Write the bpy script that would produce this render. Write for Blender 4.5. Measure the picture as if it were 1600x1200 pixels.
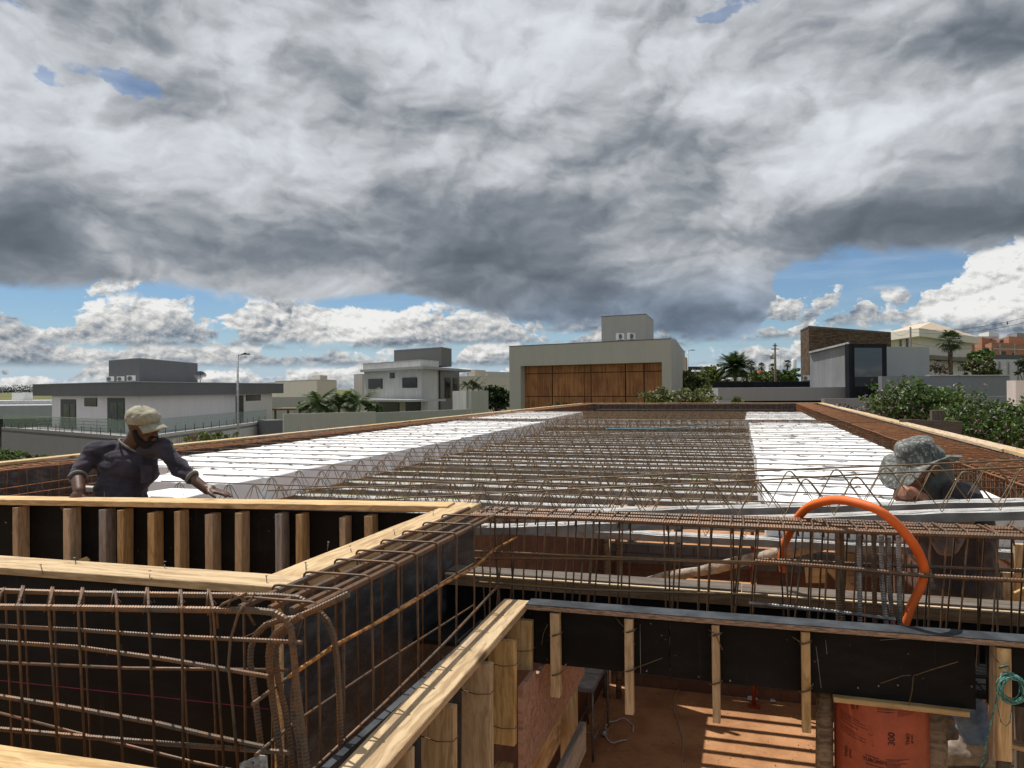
import bpy, bmesh, math, random
from mathutils import Vector, Matrix, noise as mnoise
R = math.radians
random.seed(7)
for _o in list(bpy.data.objects): bpy.data.objects.remove(_o)
scene = bpy.context.scene
COL = scene.collection

# ------------------------------------------------------------------ camera
# world axes: +Y runs along the slab, +X across it, z = 0 is the dirt floor
CAM_H = 5.4
FPX = 1202.0                       # focal length in pixels of a 1600 px wide picture
YAW, PITCH, ROLL = R(17.3), R(0.29), R(0.45)
_fw = Vector((-math.sin(YAW)*math.cos(PITCH), math.cos(YAW)*math.cos(PITCH), math.sin(PITCH)))
_r0 = Vector((math.cos(YAW), math.sin(YAW), 0)); _u0 = _r0.cross(_fw)
_rt = (_r0*math.cos(ROLL) - _u0*math.sin(ROLL)).normalized(); _up = _rt.cross(_fw).normalized()
CAM = Vector((0, 0, CAM_H))
cam_data = bpy.data.cameras.new('camera')
cam_data.sensor_width = 36.0; cam_data.sensor_fit = 'HORIZONTAL'
cam_data.lens = 36.0*FPX/1600.0
cam_data.clip_start = 0.05; cam_data.clip_end = 6000
cam = bpy.data.objects.new('camera', cam_data); COL.objects.link(cam)
cam.matrix_world = Matrix(((_rt.x, _up.x, -_fw.x, 0), (_rt.y, _up.y, -_fw.y, 0), (_rt.z, _up.z, -_fw.z, CAM_H), (0, 0, 0, 1)))
scene.camera = cam

# ------------------------------------------------------------------ exposure
scene.view_settings.view_transform = 'Standard'
scene.view_settings.look = 'None'
scene.view_settings.exposure = 0.0
scene.view_settings.gamma = 1.0
scene.cycles.max_bounces = 8
scene.cycles.transparent_max_bounces = 12
scene.cycles.sample_clamp_indirect = 6.0

# ------------------------------------------------------------------ sun (front left, high)
SUN_AZ, SUN_EL = R(66), R(64.5)      # azimuth to the left of +Y
sun_dir = Vector((-math.sin(SUN_AZ)*math.cos(SUN_EL), math.cos(SUN_AZ)*math.cos(SUN_EL), math.sin(SUN_EL)))
sl = bpy.data.lights.new('sun', 'SUN'); sl.energy = 4.6; sl.angle = R(0.53); sl.color = (1.0, 0.955, 0.89)
so = bpy.data.objects.new('sun', sl); COL.objects.link(so)
so.rotation_euler = sun_dir.to_track_quat('Z', 'Y').to_euler(); so.location = (0, 0, 60)

# ------------------------------------------------------------------ cloudy sky
class NG:
    """small helper to write node maths as expressions"""
    def __init__(s, nt): s.nt = nt
    def n(s, t, **k):
        x = s.nt.nodes.new(t)
        for a, b in k.items(): setattr(x, a, b)
        return x
    def put(s, sock, v):
        if hasattr(v, 'is_output') or isinstance(v, bpy.types.NodeSocket): s.nt.links.new(v, sock)
        elif v is not None: sock.default_value = v
    def m(s, op, a, b=None, c=None, clamp=False):
        x = s.n('ShaderNodeMath', operation=op, use_clamp=clamp)
        s.put(x.inputs[0], a)
        if b is not None: s.put(x.inputs[1], b)
        if c is not None: s.put(x.inputs[2], c)
        return x.outputs[0]
    def add(s, a, b): return s.m('ADD', a, b)
    def sub(s, a, b): return s.m('SUBTRACT', a, b)
    def mul(s, a, b): return s.m('MULTIPLY', a, b)
    def smooth(s, v, a, b):
        x = s.n('ShaderNodeMapRange', interpolation_type='SMOOTHSTEP')
        s.put(x.inputs[0], v); s.put(x.inputs[1], a); s.put(x.inputs[2], b)
        return x.outputs[0]
    def comb(s, a, b, c=0.0):
        x = s.n('ShaderNodeCombineXYZ'); s.put(x.inputs[0], a); s.put(x.inputs[1], b); s.put(x.inputs[2], c); return x.outputs[0]
    def noise(s, v, scale, detail=6, rough=.55, lac=2.0, dist=0.0, typ='FBM'):
        x = s.n('ShaderNodeTexNoise'); x.noise_dimensions = '3D'
        try: x.noise_type = typ
        except Exception: pass
        s.put(x.inputs['Vector'], v)
        x.inputs['Scale'].default_value = scale; x.inputs['Detail'].default_value = detail
        x.inputs['Roughness'].default_value = rough; x.inputs['Lacunarity'].default_value = lac
        x.inputs['Distortion'].default_value = dist
        return x
    def vor(s, v, scale, detail, rough):
        x = s.n('ShaderNodeTexVoronoi'); x.feature = 'F1'; x.voronoi_dimensions = '2D'; x.normalize = True
        s.put(x.inputs['Vector'], v); x.inputs['Scale'].default_value = scale; x.inputs['Detail'].default_value = detail
        x.inputs['Roughness'].default_value = rough
        return x.outputs['Distance']
    def vadd(s, a, b):
        x = s.n('ShaderNodeVectorMath', operation='ADD'); s.put(x.inputs[0], a); s.put(x.inputs[1], b); return x.outputs[0]
    def vmul(s, a, b):
        x = s.n('ShaderNodeVectorMath', operation='MULTIPLY'); s.put(x.inputs[0], a); s.put(x.inputs[1], b); return x.outputs[0]
    def mixc(s, f, a, b):
        x = s.n('ShaderNodeMix', data_type='RGBA'); s.put(x.inputs[0], f); s.put(x.inputs[6], a); s.put(x.inputs[7], b); return x.outputs[2]
    def curve(s, v, pts):
        x = s.n('ShaderNodeFloatCurve'); c = x.mapping.curves[0]
        while len(c.points) > 2: c.points.remove(c.points[1])
        c.points[0].location = pts[0]; c.points[-1].location = pts[-1]
        for p in pts[1:-1]: c.points.new(*p)
        x.mapping.update(); s.put(x.inputs[1], v); return x.outputs[0]

def build_sky():
    w = bpy.data.worlds.new('World'); scene.world = w; w.use_nodes = True
    nt = w.node_tree; nt.nodes.clear(); g = NG(nt)
    tc = g.n('ShaderNodeTexCoord').outputs['Generated']
    sp = g.n('ShaderNodeSeparateXYZ'); g.put(sp.inputs[0], tc); dx, dy, dz = sp.outputs
    # compass direction (0 = slab-left heading of YAW) and elevation, both mapped to handy units
    cy, sy = math.cos(YAW), math.sin(YAW)
    a = g.add(g.mul(dx, cy), g.mul(dy, sy)); b = g.add(g.mul(dx, -sy), g.mul(dy, cy))
    az = g.m('ARCTAN2', a, b)                       # radians, + to the right
    el = g.m('ARCSINE', dz)
    # azimuth/elevation in units near the eye: 0..1 over 67 degrees of azimuth, elevation 0..1 over 26.6 deg
    def U(px): return math.atan((px-800)/FPX)
    def V(px, py):
        x = (px-800)/FPX; return math.atan((603-py)/FPX/math.sqrt(1+x*x))
    # cloud-layer projection: natural compression towards the horizon
    inv = g.m('DIVIDE', 1.0, g.add(g.m('MAXIMUM', dz, 0.0), 0.34))
    lay = g.comb(g.mul(a, inv), g.mul(b, inv), 0.0)
    # domain warps
    ang = g.comb(az, g.mul(el, 1.6), 0.0)
    w1 = g.noise(ang, 5.0, 5, .55); w2 = g.noise(lay, 1.6, 3, .5)
    wv = g.vmul(g.vadd(w1.outputs['Color'], (-.5, -.5, -.5)), (.16, .11, 0))
    sw = g.n('ShaderNodeSeparateXYZ'); g.put(sw.inputs[0], wv)
    azw = g.add(az, sw.outputs[0]); elw = g.add(el, sw.outputs[1])
    layw = g.vadd(lay, g.vmul(g.vadd(w2.outputs['Color'], (-.5, -.5, -.5)), (.9, .9, .5)))
    # broad light and dark areas of the deck
    def blob(px, py, rx, ry, amp, rot=0.0):
        u0, v0 = U(px), V(px, py); du, dv = rx/FPX, ry/FPX
        x = g.sub(azw, u0); y = g.sub(elw, v0)
        if rot:
            c, s_ = math.cos(rot), math.sin(rot)
            x, y = g.add(g.mul(x, c), g.mul(y, s_)), g.add(g.mul(x, -s_), g.mul(y, c))
        q = g.add(g.m('POWER', g.m('ABSOLUTE', g.mul(x, 1/du)), 2.0), g.m('POWER', g.m('ABSOLUTE', g.mul(y, 1/dv)), 2.0))
        return g.mul(g.m('EXPONENT', g.mul(q, -1.0)), amp)
    B = [(40, 375, 130, 52, -.36), (110, 290, 80, 45, -.16, -.4), (10, 150, 70, 90, .10), (150, 150, 130, 34, .16, -.6), (280, 110, 70, 45, -.14), (330, 210, 60, 130, .14, .9),
         (500, 240, 110, 55, .22, -.6), (390, 300, 60, 40, .06), (520, 105, 75, 24, -.20, -.3), (160, 375, 45, 40, .20), (300, 400, 80, 36, -.12), (230, 425, 70, 14, .10), (440, 400, 90, 40, -.20), (620, 330, 90, 45, -.16, .2),
         (760, 400, 190, 60, -.28), (900, 455, 160, 55, -.26), (850, 330, 130, 36, -.24, .2), (1090, 500, 80, 45, -.22), (680, 25, 130, 50, .22), (840, 110, 130, 60, .20), (620, 160, 60, 40, .08), (1010, 60, 120, 50, .12), (1035, 205, 90, 34, -.22),
         (740, 200, 50, 40, -.08), (950, 260, 110, 22, .14, .25), (1150, 290, 40, 70, .10), (990, 425, 60, 30, .20), (1110, 395, 70, 40, .10), (1270, 235, 120, 45, .24, .35), (1400, 190, 90, 34, .14, .3), (1180, 130, 120, 60, .12),
         (1420, 350, 170, 40, -.40), (1560, 350, 80, 40, -.16), (1290, 330, 60, 30, -.10), (1540, 55, 130, 50, -.22), (1380, 60, 60, 40, .10), (1520, 260, 70, 30, -.12), (1580, 175, 60, 26, .12), (640, 260, 50, 40, .10), (420, 45, 90, 40, .10), (70, 215, 60, 26, -.12)]
    tot = None
    for q in B:
        o = blob(*q); tot = o if tot is None else g.add(tot, o)
    # detail: fbm in the layer projection and in angle, embossed towards the sun
    n1 = g.noise(layw, 1.5, 8, .54).outputs[0]
    ln = g.n('ShaderNodeVectorMath', operation='ADD'); g.put(ln.inputs[0], layw); ln.inputs[1].default_value = (-.09, -.05, 0)
    n1b = g.noise(ln.outputs[0], 1.5, 8, .54).outputs[0]
    n2 = g.noise(g.vadd(ang, g.vmul(wv, (1.2, 1.2, 0))), 9.0, 8, .55).outputs[0]
    n2b = g.noise(g.vadd(g.vadd(ang, g.vmul(wv, (1.2, 1.2, 0))), (-.006, .012, 0)), 9.0, 8, .55).outputs[0]
    v1 = g.vor(g.vadd(ang, g.vmul(wv, (1.4, 1.4, 0))), 8.0, 2, .5)
    v1b = g.vor(g.vadd(g.vadd(ang, g.vmul(wv, (1.4, 1.4, 0))), (-.008, .016, 0)), 8.0, 2, .5)
    av = g.vadd(ang, g.vmul(wv, (.9, .9, 0)))
    A1 = g.noise(av, 4.2, 9, .52).outputs[0]; A1b = g.noise(g.vadd(av, (-.016, .030, 0)), 4.2, 9, .52).outputs[0]
    det = g.add(g.mul(g.sub(A1, .5), .46), g.mul(g.sub(A1, A1b), .80))
    det = g.add(det, g.add(g.mul(g.sub(n1, .5), .12), g.mul(g.sub(n1, n1b), .12)))
    det = g.add(det, g.add(g.mul(g.sub(n2, n2b), .42), g.mul(g.sub(v1b, v1), .55)))
    det = g.mul(det, g.add(.62, g.mul(g.smooth(tot, -.35, .10), .50)))
    tot = g.m('MULTIPLY', g.m('TANH', g.mul(tot, 2.8)), .345)
    val = g.add(g.add(tot, det), .695)               # display brightness of the deck
    val = g.add(g.mul(g.m('TANH', g.mul(g.sub(val, .625), 1/.32)), .31), .635)
    lin = g.m('POWER', val, 2.25)
    # deck tint: bluish when dark low down, neutral when bright
    tint = g.mixc(g.smooth(val, .38, .74), (.80, .94, 1.12, 1), (.95, .995, 1.055, 1))
    lowb = g.mul(g.smooth(el, .17, .06), g.smooth(az, -.12, .10))
    tint = g.mixc(g.mul(lowb, .85), tint, (.66, .88, 1.22, 1))
    deck = g.n('ShaderNodeVectorMath', operation='SCALE'); g.put(deck.inputs[0], tint); g.put(deck.inputs['Scale'], lin)
    # deck edge
    pts = [(-60, 420), (0, 430), (150, 440), (330, 455), (560, 462), (640, 468), (720, 488), (860, 508), (1000, 520), (1150, 532), (1190, 500), (1205, 440), (1290, 402), (1400, 404), (1500, 406), (1600, 388), (1700, 380)]
    umin, umax = U(-60), U(1700)
    cp = [((U(x)-umin)/(umax-umin), V(x, y)/.3) for x, y in pts]
    un = g.m('DIVIDE', g.sub(azw, umin), umax-umin, clamp=True)
    vb = g.mul(g.curve(un, cp), .3)
    elf = g.add(g.add(el, g.mul(g.sub(n2, .5), .06)), g.mul(sw.outputs[1], .16))
    mdeck = g.smooth(g.sub(elf, vb), -.004, .012)
    # thin places where blue shows through
    hole = g.add(g.add(blob(193, 100, 36, 20, 1.0, -.3), blob(150, 92, 40, 12, .32, -.2)), g.add(blob(75, 95, 22, 12, .7), g.add(blob(1130, 10, 50, 12, .55), blob(1180, -24, 60, 24, .6))))
    hole = g.add(hole, g.add(blob(18, 8, 40, 10, .6), blob(270, 18, 25, 12, .45)))
    # cumulus towards the horizon: rows of heaped clouds, the lowest the farthest
    det_v = g.comb(az, g.mul(el, 1.5), 5.0)
    dw = g.noise(det_v, 14.0, 5, .6).outputs['Color']; dwv = g.vmul(g.vadd(dw, (-.5, -.5, -.5)), (.030, .024, 0))
    fn = g.noise(g.vadd(det_v, dwv), 46.0, 6, .62).outputs[0]; fnb = g.noise(g.vadd(g.vadd(det_v, dwv), (-.003, .007, 0)), 46.0, 6, .62).outputs[0]
    mhole = g.smooth(g.add(hole, g.add(g.mul(g.sub(n2, .5), 1.6), g.mul(g.sub(fn, .5), 1.8))), .34, .72)
    mhole = g.mul(mhole, g.smooth(hole, .14, .45))
    def row(pyb, hpx, fx, seed, lo, hi, bright=.0, gate=None, soft=.004):
        base = V(800, pyb); Hh = hpx/FPX
        pv = g.vadd(g.comb(g.mul(az, fx), g.mul(el, fx*1.25), seed), g.vmul(g.vadd(dw, (-.5, -.5, -.5)), (.35, .30, 0)))
        n_ = g.noise(pv, 1.0, 7, .56).outputs[0]; nb = g.noise(g.vadd(pv, (-.10, .26, 0)), 1.0, 7, .56).outputs[0]
        if gate is not None: n_ = g.add(n_, gate)
        sh = g.smooth(n_, lo, hi); wav = g.mul(g.sub(fn, .5), .010)
        tt = g.m('DIVIDE', g.sub(el, base), Hh)
        mask = g.mul(g.smooth(g.sub(sh, tt), -.02, .20), g.smooth(g.add(el, wav), base-.007, base+.006))
        v_ = g.add(g.add(.56+bright, g.mul(g.smooth(g.m('DIVIDE', tt, g.add(sh, .12)), -.05, .85), .27)), g.add(g.mul(g.sub(n_, nb), .95), g.mul(g.sub(fn, fnb), .85)))
        return mask, v_
    rows = [row(607, 40, 15, 3.1, .30, .66, .06), row(588, 34, 13, 9.7, .36, .62, .05), row(566, 44, 10, 17.2, .36, .64, .02),
            row(538, 60, 8.5, 23.9, .40, .64, .0, g.add(blob(1230, 520, 130, 60, -.14), blob(150, 500, 130, 40, .05))),
            row(532, 70, 9.5, 41.3, .47, .66, .0, g.add(g.add(blob(470, 500, 110, 40, .15), blob(610, 505, 60, 30, .17)), g.add(blob(760, 500, 80, 40, .10), blob(150, 490, 120, 40, .13)))),
            row(515, 120, 8.0, 57.7, .52, .66, .03, g.add(blob(1560, 450, 90, 60, .26), g.add(blob(1480, 500, 90, 30, .14), blob(1180, 495, 40, 40, .16))))]
    # a thin milky veil over the blue
    veil = g.mul(g.smooth(g.noise(g.comb(az, g.mul(el, 7.0), 1.1), 6.0, 7, .6).outputs[0], .45, .78), .5)
    sky = g.n('ShaderNodeTexSky'); sky.sky_type = 'NISHITA'; sky.sun_disc = False
    sky.sun_elevation = SUN_EL; sky.sun_rotation = -SUN_AZ; sky.altitude = 600; sky.dust_density = .25; sky.air_density = 1.0; sky.ozone_density = 1.6
    bg1 = g.n('ShaderNodeBackground'); g.put(bg1.inputs[0], g.vmul(sky.outputs[0], (.78, .93, 1.08))); bg1.inputs[1].default_value = .080
    bgv = g.n('ShaderNodeBackground'); bgv.inputs[0].default_value = (.42, .54, .70, 1)
    def cumcol(v_):
        v_ = g.m('MINIMUM', g.m('MAXIMUM', v_, .44), .94); tn = g.mixc(g.smooth(v_, .5, .80), (.80, .95, 1.15, 1), (1.0, .995, .975, 1))
        x = g.n('ShaderNodeVectorMath', operation='SCALE'); g.put(x.inputs[0], tn); g.put(x.inputs['Scale'], g.m('POWER', v_, 2.2)); return x.outputs[0]
    bg3 = g.n('ShaderNodeBackground'); g.put(bg3.inputs[0], deck.outputs[0])
    def mix(f, s1, s2):
        x = g.n('ShaderNodeMixShader'); g.put(x.inputs[0], f); nt.links.new(s1, x.inputs[1]); nt.links.new(s2, x.inputs[2]); return x.outputs[0]
    s = mix(g.m('MAXIMUM', veil, g.mul(g.smooth(el, .085, .0), .75)), bg1.outputs[0], bgv.outputs[0])
    for mk, v_ in rows:
        bg2 = g.n('ShaderNodeBackground'); g.put(bg2.inputs[0], cumcol(v_)); s = mix(g.mul(mk, .97), s, bg2.outputs[0])
    s2 = mix(g.mul(g.mul(mdeck, g.sub(1.0, g.mul(mhole, .60))), .985), s, bg3.outputs[0])
    out = g.n('ShaderNodeOutputWorld'); nt.links.new(s2, out.inputs[0])
    w.cycles.sampling_method = 'MANUAL'; w.cycles.sample_map_resolution = 512
build_sky()

# ------------------------------------------------------------------ picking points of the place from the camera's bearing
def ray(px, py): return _fw + _rt*((px-800)/FPX) - _up*((py-600)/FPX)
def Pz(px, py, z): d = ray(px, py); return CAM + d*((z-CAM_H)/d.z)
def PY(px, py, t): d = ray(px, py); return CAM + d*(t/d.y)
def PX(px, py, a): d = ray(px, py); return CAM + d*(a/d.x)
def B(px, py, Z): return CAM + ray(px, py)*Z
def BG(px, Z):                       # plan position at a bearing and distance
    p = B(px, 603, Z); return Vector((p.x, p.y, 0))

# ------------------------------------------------------------------ materials
MATS = {}
def mat(name, col, rough=.7, metal=0.0, var=.12, scale=6.0, bump=.0, bscale=30.0, spec=.5, col2=None, obj=True, trans=0.0, alpha=1.0, detail=5, rand=0.0, stretch=None, coat=0.0):
    if name in MATS: return MATS[name]
    m = bpy.data.materials.new(name); m.use_nodes = True; nt = m.node_tree; g = NG(nt)
    bs = nt.nodes['Principled BSDF']
    tc = g.n('ShaderNodeTexCoord'); v = tc.outputs['Object' if obj else 'Generated']
    if not obj:
        geo = g.n('ShaderNodeNewGeometry'); v = geo.outputs['Position']
    if rand or obj:
        oi = g.n('ShaderNodeObjectInfo'); v = g.vadd(v, g.comb(g.mul(oi.outputs['Random'], 37.0), g.mul(oi.outputs['Random'], 11.0), 0.0))
    if stretch: v = g.vmul(v, stretch)
    n = g.noise(v, scale, detail, .6).outputs[0]
    c2 = col2 if col2 else tuple(c*(1-var*2.2) for c in col[:3])
    c1 = tuple(min(1, c*(1+var*(0 if col2 else 1))) for c in col[:3])
    c = g.mixc(g.smooth(n, .34, .66), (*c2, 1), (*c1, 1))
    if rand:
        hs = g.n('ShaderNodeHueSaturation'); g.put(hs.inputs['Color'], c)
        g.put(hs.inputs['Value'], g.add(1-rand, g.mul(oi.outputs['Random'], 2*rand))); c = hs.outputs[0]
    g.put(bs.inputs['Base Color'], c); bs.inputs['Roughness'].default_value = rough; bs.inputs['Metallic'].default_value = metal
    bs.inputs['Specular IOR Level'].default_value = spec
    if coat: bs.inputs['Coat Weight'].default_value = coat
    if trans: bs.inputs['Transmission Weight'].default_value = trans
    bs.inputs['Alpha'].default_value = alpha
    if bump:
        b = g.n('ShaderNodeBump'); b.inputs['Strength'].default_value = bump; b.inputs['Distance'].default_value = .01
        g.put(b.inputs['Height'], g.noise(v, bscale, 6, .65).outputs[0]); g.put(bs.inputs['Normal'], b.outputs[0])
    MATS[name] = m; return m

def wood_mat(name, light, dark, rand=.16, rough=.75, knots=True, dirt=.5, dirtcol=(.10, .075, .05)):
    """sawn timber; the grain runs along the object's own X axis"""
    m = bpy.data.materials.new(name); m.use_nodes = True; nt = m.node_tree; g = NG(nt); bs = nt.nodes['Principled BSDF']
    tc = g.n('ShaderNodeTexCoord').outputs['Object']; oi = g.n('ShaderNodeObjectInfo').outputs['Random']
    v = g.vadd(tc, g.comb(g.mul(oi, 53.0), g.mul(oi, 7.0), g.mul(oi, 19.0)))
    warp = g.noise(g.vmul(v, (1.5, 6, 6)), 1.5, 3, .5).outputs['Color']
    vv = g.vadd(g.vmul(v, (1.1, 22, 22)), g.vmul(warp, (1.5, 3.2, 3.2)))
    n = g.noise(vv, 2.2, 8, .62).outputs[0]
    fine = g.noise(g.vmul(v, (6, 160, 160)), 3.0, 4, .6).outputs[0]
    c = g.mixc(g.smooth(n, .36, .62), (*dark, 1), (*light, 1))
    c = g.mixc(g.mul(g.smooth(fine, .52, .75), .35), c, (*[d*.65 for d in dark], 1))
    if knots:
        vo = g.n('ShaderNodeTexVoronoi'); g.put(vo.inputs['Vector'], g.vmul(v, (1.0, 2.2, 2.2))); vo.inputs['Scale'].default_value = 2.4
        c = g.mixc(g.mul(g.smooth(vo.outputs['Distance'], .16, .05), .8), c, (.09, .045, .02, 1))
    dn = g.noise(v, 4.5, 7, .7).outputs[0]
    c = g.mixc(g.mul(g.smooth(dn, .56, .72), dirt), c, (*dirtcol, 1))
    hs = g.n('ShaderNodeHueSaturation'); g.put(hs.inputs['Color'], c); g.put(hs.inputs['Value'], g.add(1-rand, g.mul(oi, 2*rand)))
    g.put(hs.inputs['Saturation'], g.add(.78, g.mul(g.m('FRACT', g.mul(oi, 7.3)), .4)))
    g.put(bs.inputs['Base Color'], hs.outputs[0]); bs.inputs['Roughness'].default_value = rough; bs.inputs['Specular IOR Level'].default_value = .25
    b = g.n('ShaderNodeBump'); b.inputs['Strength'].default_value = .5; b.inputs['Distance'].default_value = .004
    g.put(b.inputs['Height'], g.add(n, g.mul(fine, .6))); g.put(bs.inputs['Normal'], b.outputs[0])
    return m

def plaster(name, col, streak=.03, rough=.9):
    """painted render with faint rain streaks and blotches"""
    m = bpy.data.materials.new(name); m.use_nodes = True; nt = m.node_tree; g = NG(nt); bs = nt.nodes['Principled BSDF']
    p = g.n('ShaderNodeNewGeometry').outputs['Position']
    n1 = g.noise(g.vmul(p, (1.6, 1.6, .18)), 1.6, 5, .6).outputs[0]; n2 = g.noise(p, .8, 5, .6).outputs[0]
    c = g.mixc(g.smooth(g.add(g.mul(n1, .6), g.mul(n2, .4)), .38, .64), (*[x*(1-streak*1.6) for x in col], 1), (*[min(1, x*(1+streak*.5)) for x in col], 1))
    g.put(bs.inputs['Base Color'], c); bs.inputs['Roughness'].default_value = rough; bs.inputs['Specular IOR Level'].default_value = .2
    b = g.n('ShaderNodeBump'); b.inputs['Strength'].default_value = .25; b.inputs['Distance'].default_value = .01
    g.put(b.inputs['Height'], g.noise(p, 25, 4, .6).outputs[0]); g.put(bs.inputs['Normal'], b.outputs[0]); return m

def block_mat(name, cols, mortar, bw, bh, rough=.9, bump=.6, off=.5, msize=.012):
    """masonry in world space: bricks laid along the wall's run"""
    m = bpy.data.materials.new(name); m.use_nodes = True; nt = m.node_tree; g = NG(nt); bs = nt.nodes['Principled BSDF']
    tc = g.n('ShaderNodeUVMap').outputs[0]
    br = g.n('ShaderNodeTexBrick'); g.put(br.inputs['Vector'], tc); br.offset = off
    br.inputs['Color1'].default_value = (*cols[0], 1); br.inputs['Color2'].default_value = (*cols[1], 1); br.inputs['Mortar'].default_value = (*mortar, 1)
    br.inputs['Scale'].default_value = 1; br.inputs['Brick Width'].default_value = bw; br.inputs['Row Height'].default_value = bh; br.inputs['Mortar Size'].default_value = msize
    n = g.noise(g.n('ShaderNodeNewGeometry').outputs['Position'], 5, 6, .65).outputs[0]
    c = g.mixc(g.mul(g.smooth(n, .4, .7), .45), br.outputs[0], (*[x*.45 for x in cols[0]], 1))
    g.put(bs.inputs['Base Color'], c); bs.inputs['Roughness'].default_value = rough; bs.inputs['Specular IOR Level'].default_value = .2
    b = g.n('ShaderNodeBump'); b.inputs['Strength'].default_value = bump; b.inputs['Distance'].default_value = .02
    g.put(b.inputs['Height'], g.sub(n, br.outputs['Fac'])); g.put(bs.inputs['Normal'], b.outputs[0]); return m

def rust_mat(name, base, orange, dark, rough=.62):
    m = bpy.data.materials.new(name); m.use_nodes = True; nt = m.node_tree; g = NG(nt); bs = nt.nodes['Principled BSDF']
    p = g.n('ShaderNodeNewGeometry').outputs['Position']
    n = g.noise(p, 9, 6, .65).outputs[0]; n2 = g.noise(p, 60, 3, .6).outputs[0]
    c = g.mixc(g.smooth(n, .38, .62), (*base, 1), (*orange, 1)); c = g.mixc(g.mul(g.smooth(n2, .5, .7), .6), c, (*dark, 1))
    g.put(bs.inputs['Base Color'], c); bs.inputs['Roughness'].default_value = rough; bs.inputs['Metallic'].default_value = .25; return m

WOOD = wood_mat('sunbleached_pine', (.66, .485, .275), (.42, .275, .14), dirt=.55, dirtcol=(.33, .30, .27))
WOOD_STUD = wood_mat('sawn_stud_timber', (.56, .41, .23), (.36, .24, .12), dirt=.45, dirtcol=(.20, .16, .12))
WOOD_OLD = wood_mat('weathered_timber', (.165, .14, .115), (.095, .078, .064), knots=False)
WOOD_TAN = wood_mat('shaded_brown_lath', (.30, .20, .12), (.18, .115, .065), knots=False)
WOOD_GREY = wood_mat('greyed_board', (.42, .38, .33), (.25, .22, .19), knots=False)
WOOD_RED = wood_mat('red_stained_plywood', (.40, .20, .115), (.24, .105, .06), knots=False, dirt=.25)
WOOD_LOG = wood_mat('round_log_bark', (.30, .215, .14), (.13, .09, .06))
def black_ply():
    m = bpy.data.materials.new('black_film_plywood'); m.use_nodes = True; nt = m.node_tree; g = NG(nt); bs = nt.nodes['Principled BSDF']
    p = g.n('ShaderNodeNewGeometry').outputs['Position']; oi = g.n('ShaderNodeObjectInfo').outputs['Random']
    p = g.vadd(p, g.comb(g.mul(oi, 9.0), 0.0, 0.0))
    n = g.noise(g.vmul(p, (2, 2, 5)), 2.0, 8, .7).outputs[0]; sp = g.noise(p, 38, 5, .7).outputs[0]; st = g.noise(g.vmul(p, (30, 30, 1.2)), 1.5, 5, .65).outputs[0]; big = g.noise(p, 3.1, 3, .5).outputs[0]
    c = g.mixc(g.smooth(n, .4, .7), (.0055, .0053, .0055, 1), (.014, .0135, .0135, 1))
    c = g.mixc(g.mul(g.smooth(st, .60, .74), .30), c, (.05, .05, .052, 1))
    c = g.mixc(g.mul(g.smooth(sp, .66, .73), g.smooth(big, .46, .60)), c, (.24, .24, .24, 1))
    g.put(bs.inputs['Base Color'], c); g.put(bs.inputs['Roughness'], g.add(.5, g.mul(n, .3))); bs.inputs['Specular IOR Level'].default_value = .18
    return m
PLY_BLACK = black_ply()
def scuffed():
    m = bpy.data.materials.new('scuffed_skylit_black_plywood'); m.use_nodes = True; nt = m.node_tree; g = NG(nt); bs = nt.nodes['Principled BSDF']
    p = g.n('ShaderNodeNewGeometry').outputs['Position']
    n = g.noise(g.vmul(p, (3, 3, 8)), 2.4, 9, .72).outputs[0]; n2 = g.noise(g.vmul(p, (20, 20, 30)), 3, 6, .75).outputs[0]
    c = g.mixc(g.smooth(n, .42, .68), (.022, .024, .028, 1), (.085, .095, .11, 1)); c = g.mixc(g.mul(g.smooth(n2, .60, .70), .8), c, (.30, .31, .33, 1))  # grey-blue lift is sky light put into the colour; flecks are scuffs
    g.put(bs.inputs['Base Color'], c); bs.inputs['Roughness'].default_value = .5; return m
PLY_SCUFF_SKYLIT = scuffed()
PLY_EDGE = mat('plywood_edge', (.34, .23, .16), .8, var=.25, scale=30, stretch=(1, 1, 8))
PLY_TOPGREY = mat('grey_blue_board_top', (.070, .078, .088), .7, var=.3, scale=9, spec=.2, col2=(.028, .032, .037), bump=.2)
RUST = rust_mat('rusty_rebar', (.115, .083, .058), (.19, .092, .04), (.048, .036, .027), .52)
RUST_OR = rust_mat('orange_rusty_rebar', (.17, .075, .03), (.30, .12, .04), (.07, .036, .02))
RUST_YEL = rust_mat('yellow_brown_wire', (.125, .092, .05), (.18, .11, .052), (.055, .042, .027))
STEEL = mat('grey_steel_bar', (.30, .29, .28), .5, .6, var=.3, scale=14, col2=(.10, .09, .085))
def eps_mat():
    m = bpy.data.materials.new('white_foam'); m.use_nodes = True; nt = m.node_tree; g = NG(nt); bs = nt.nodes['Principled BSDF']
    p = g.n('ShaderNodeNewGeometry').outputs['Position']
    n = g.noise(p, 4, 6, .6).outputs[0]; v = g.n('ShaderNodeTexVoronoi'); g.put(v.inputs['Vector'], p); v.inputs['Scale'].default_value = 160
    g.put(bs.inputs['Base Color'], g.mixc(n, (.80, .81, .83, 1), (.90, .90, .905, 1))); bs.inputs['Roughness'].default_value = .85
    bs.inputs['Subsurface Weight'].default_value = .0
    b = g.n('ShaderNodeBump'); b.inputs['Strength'].default_value = .35; b.inputs['Distance'].default_value = .004
    g.put(b.inputs['Height'], v.outputs['Distance']); g.put(bs.inputs['Normal'], b.outputs[0]); return m
EPS = eps_mat()
CONC_SIDE = mat('shade_toned_concrete', (.27, .265, .255), .8, var=.2, scale=10, col2=(.17, .165, .16), spec=.2, obj=False)  # darker than the tops: shade of the side faces put into the colour
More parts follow.
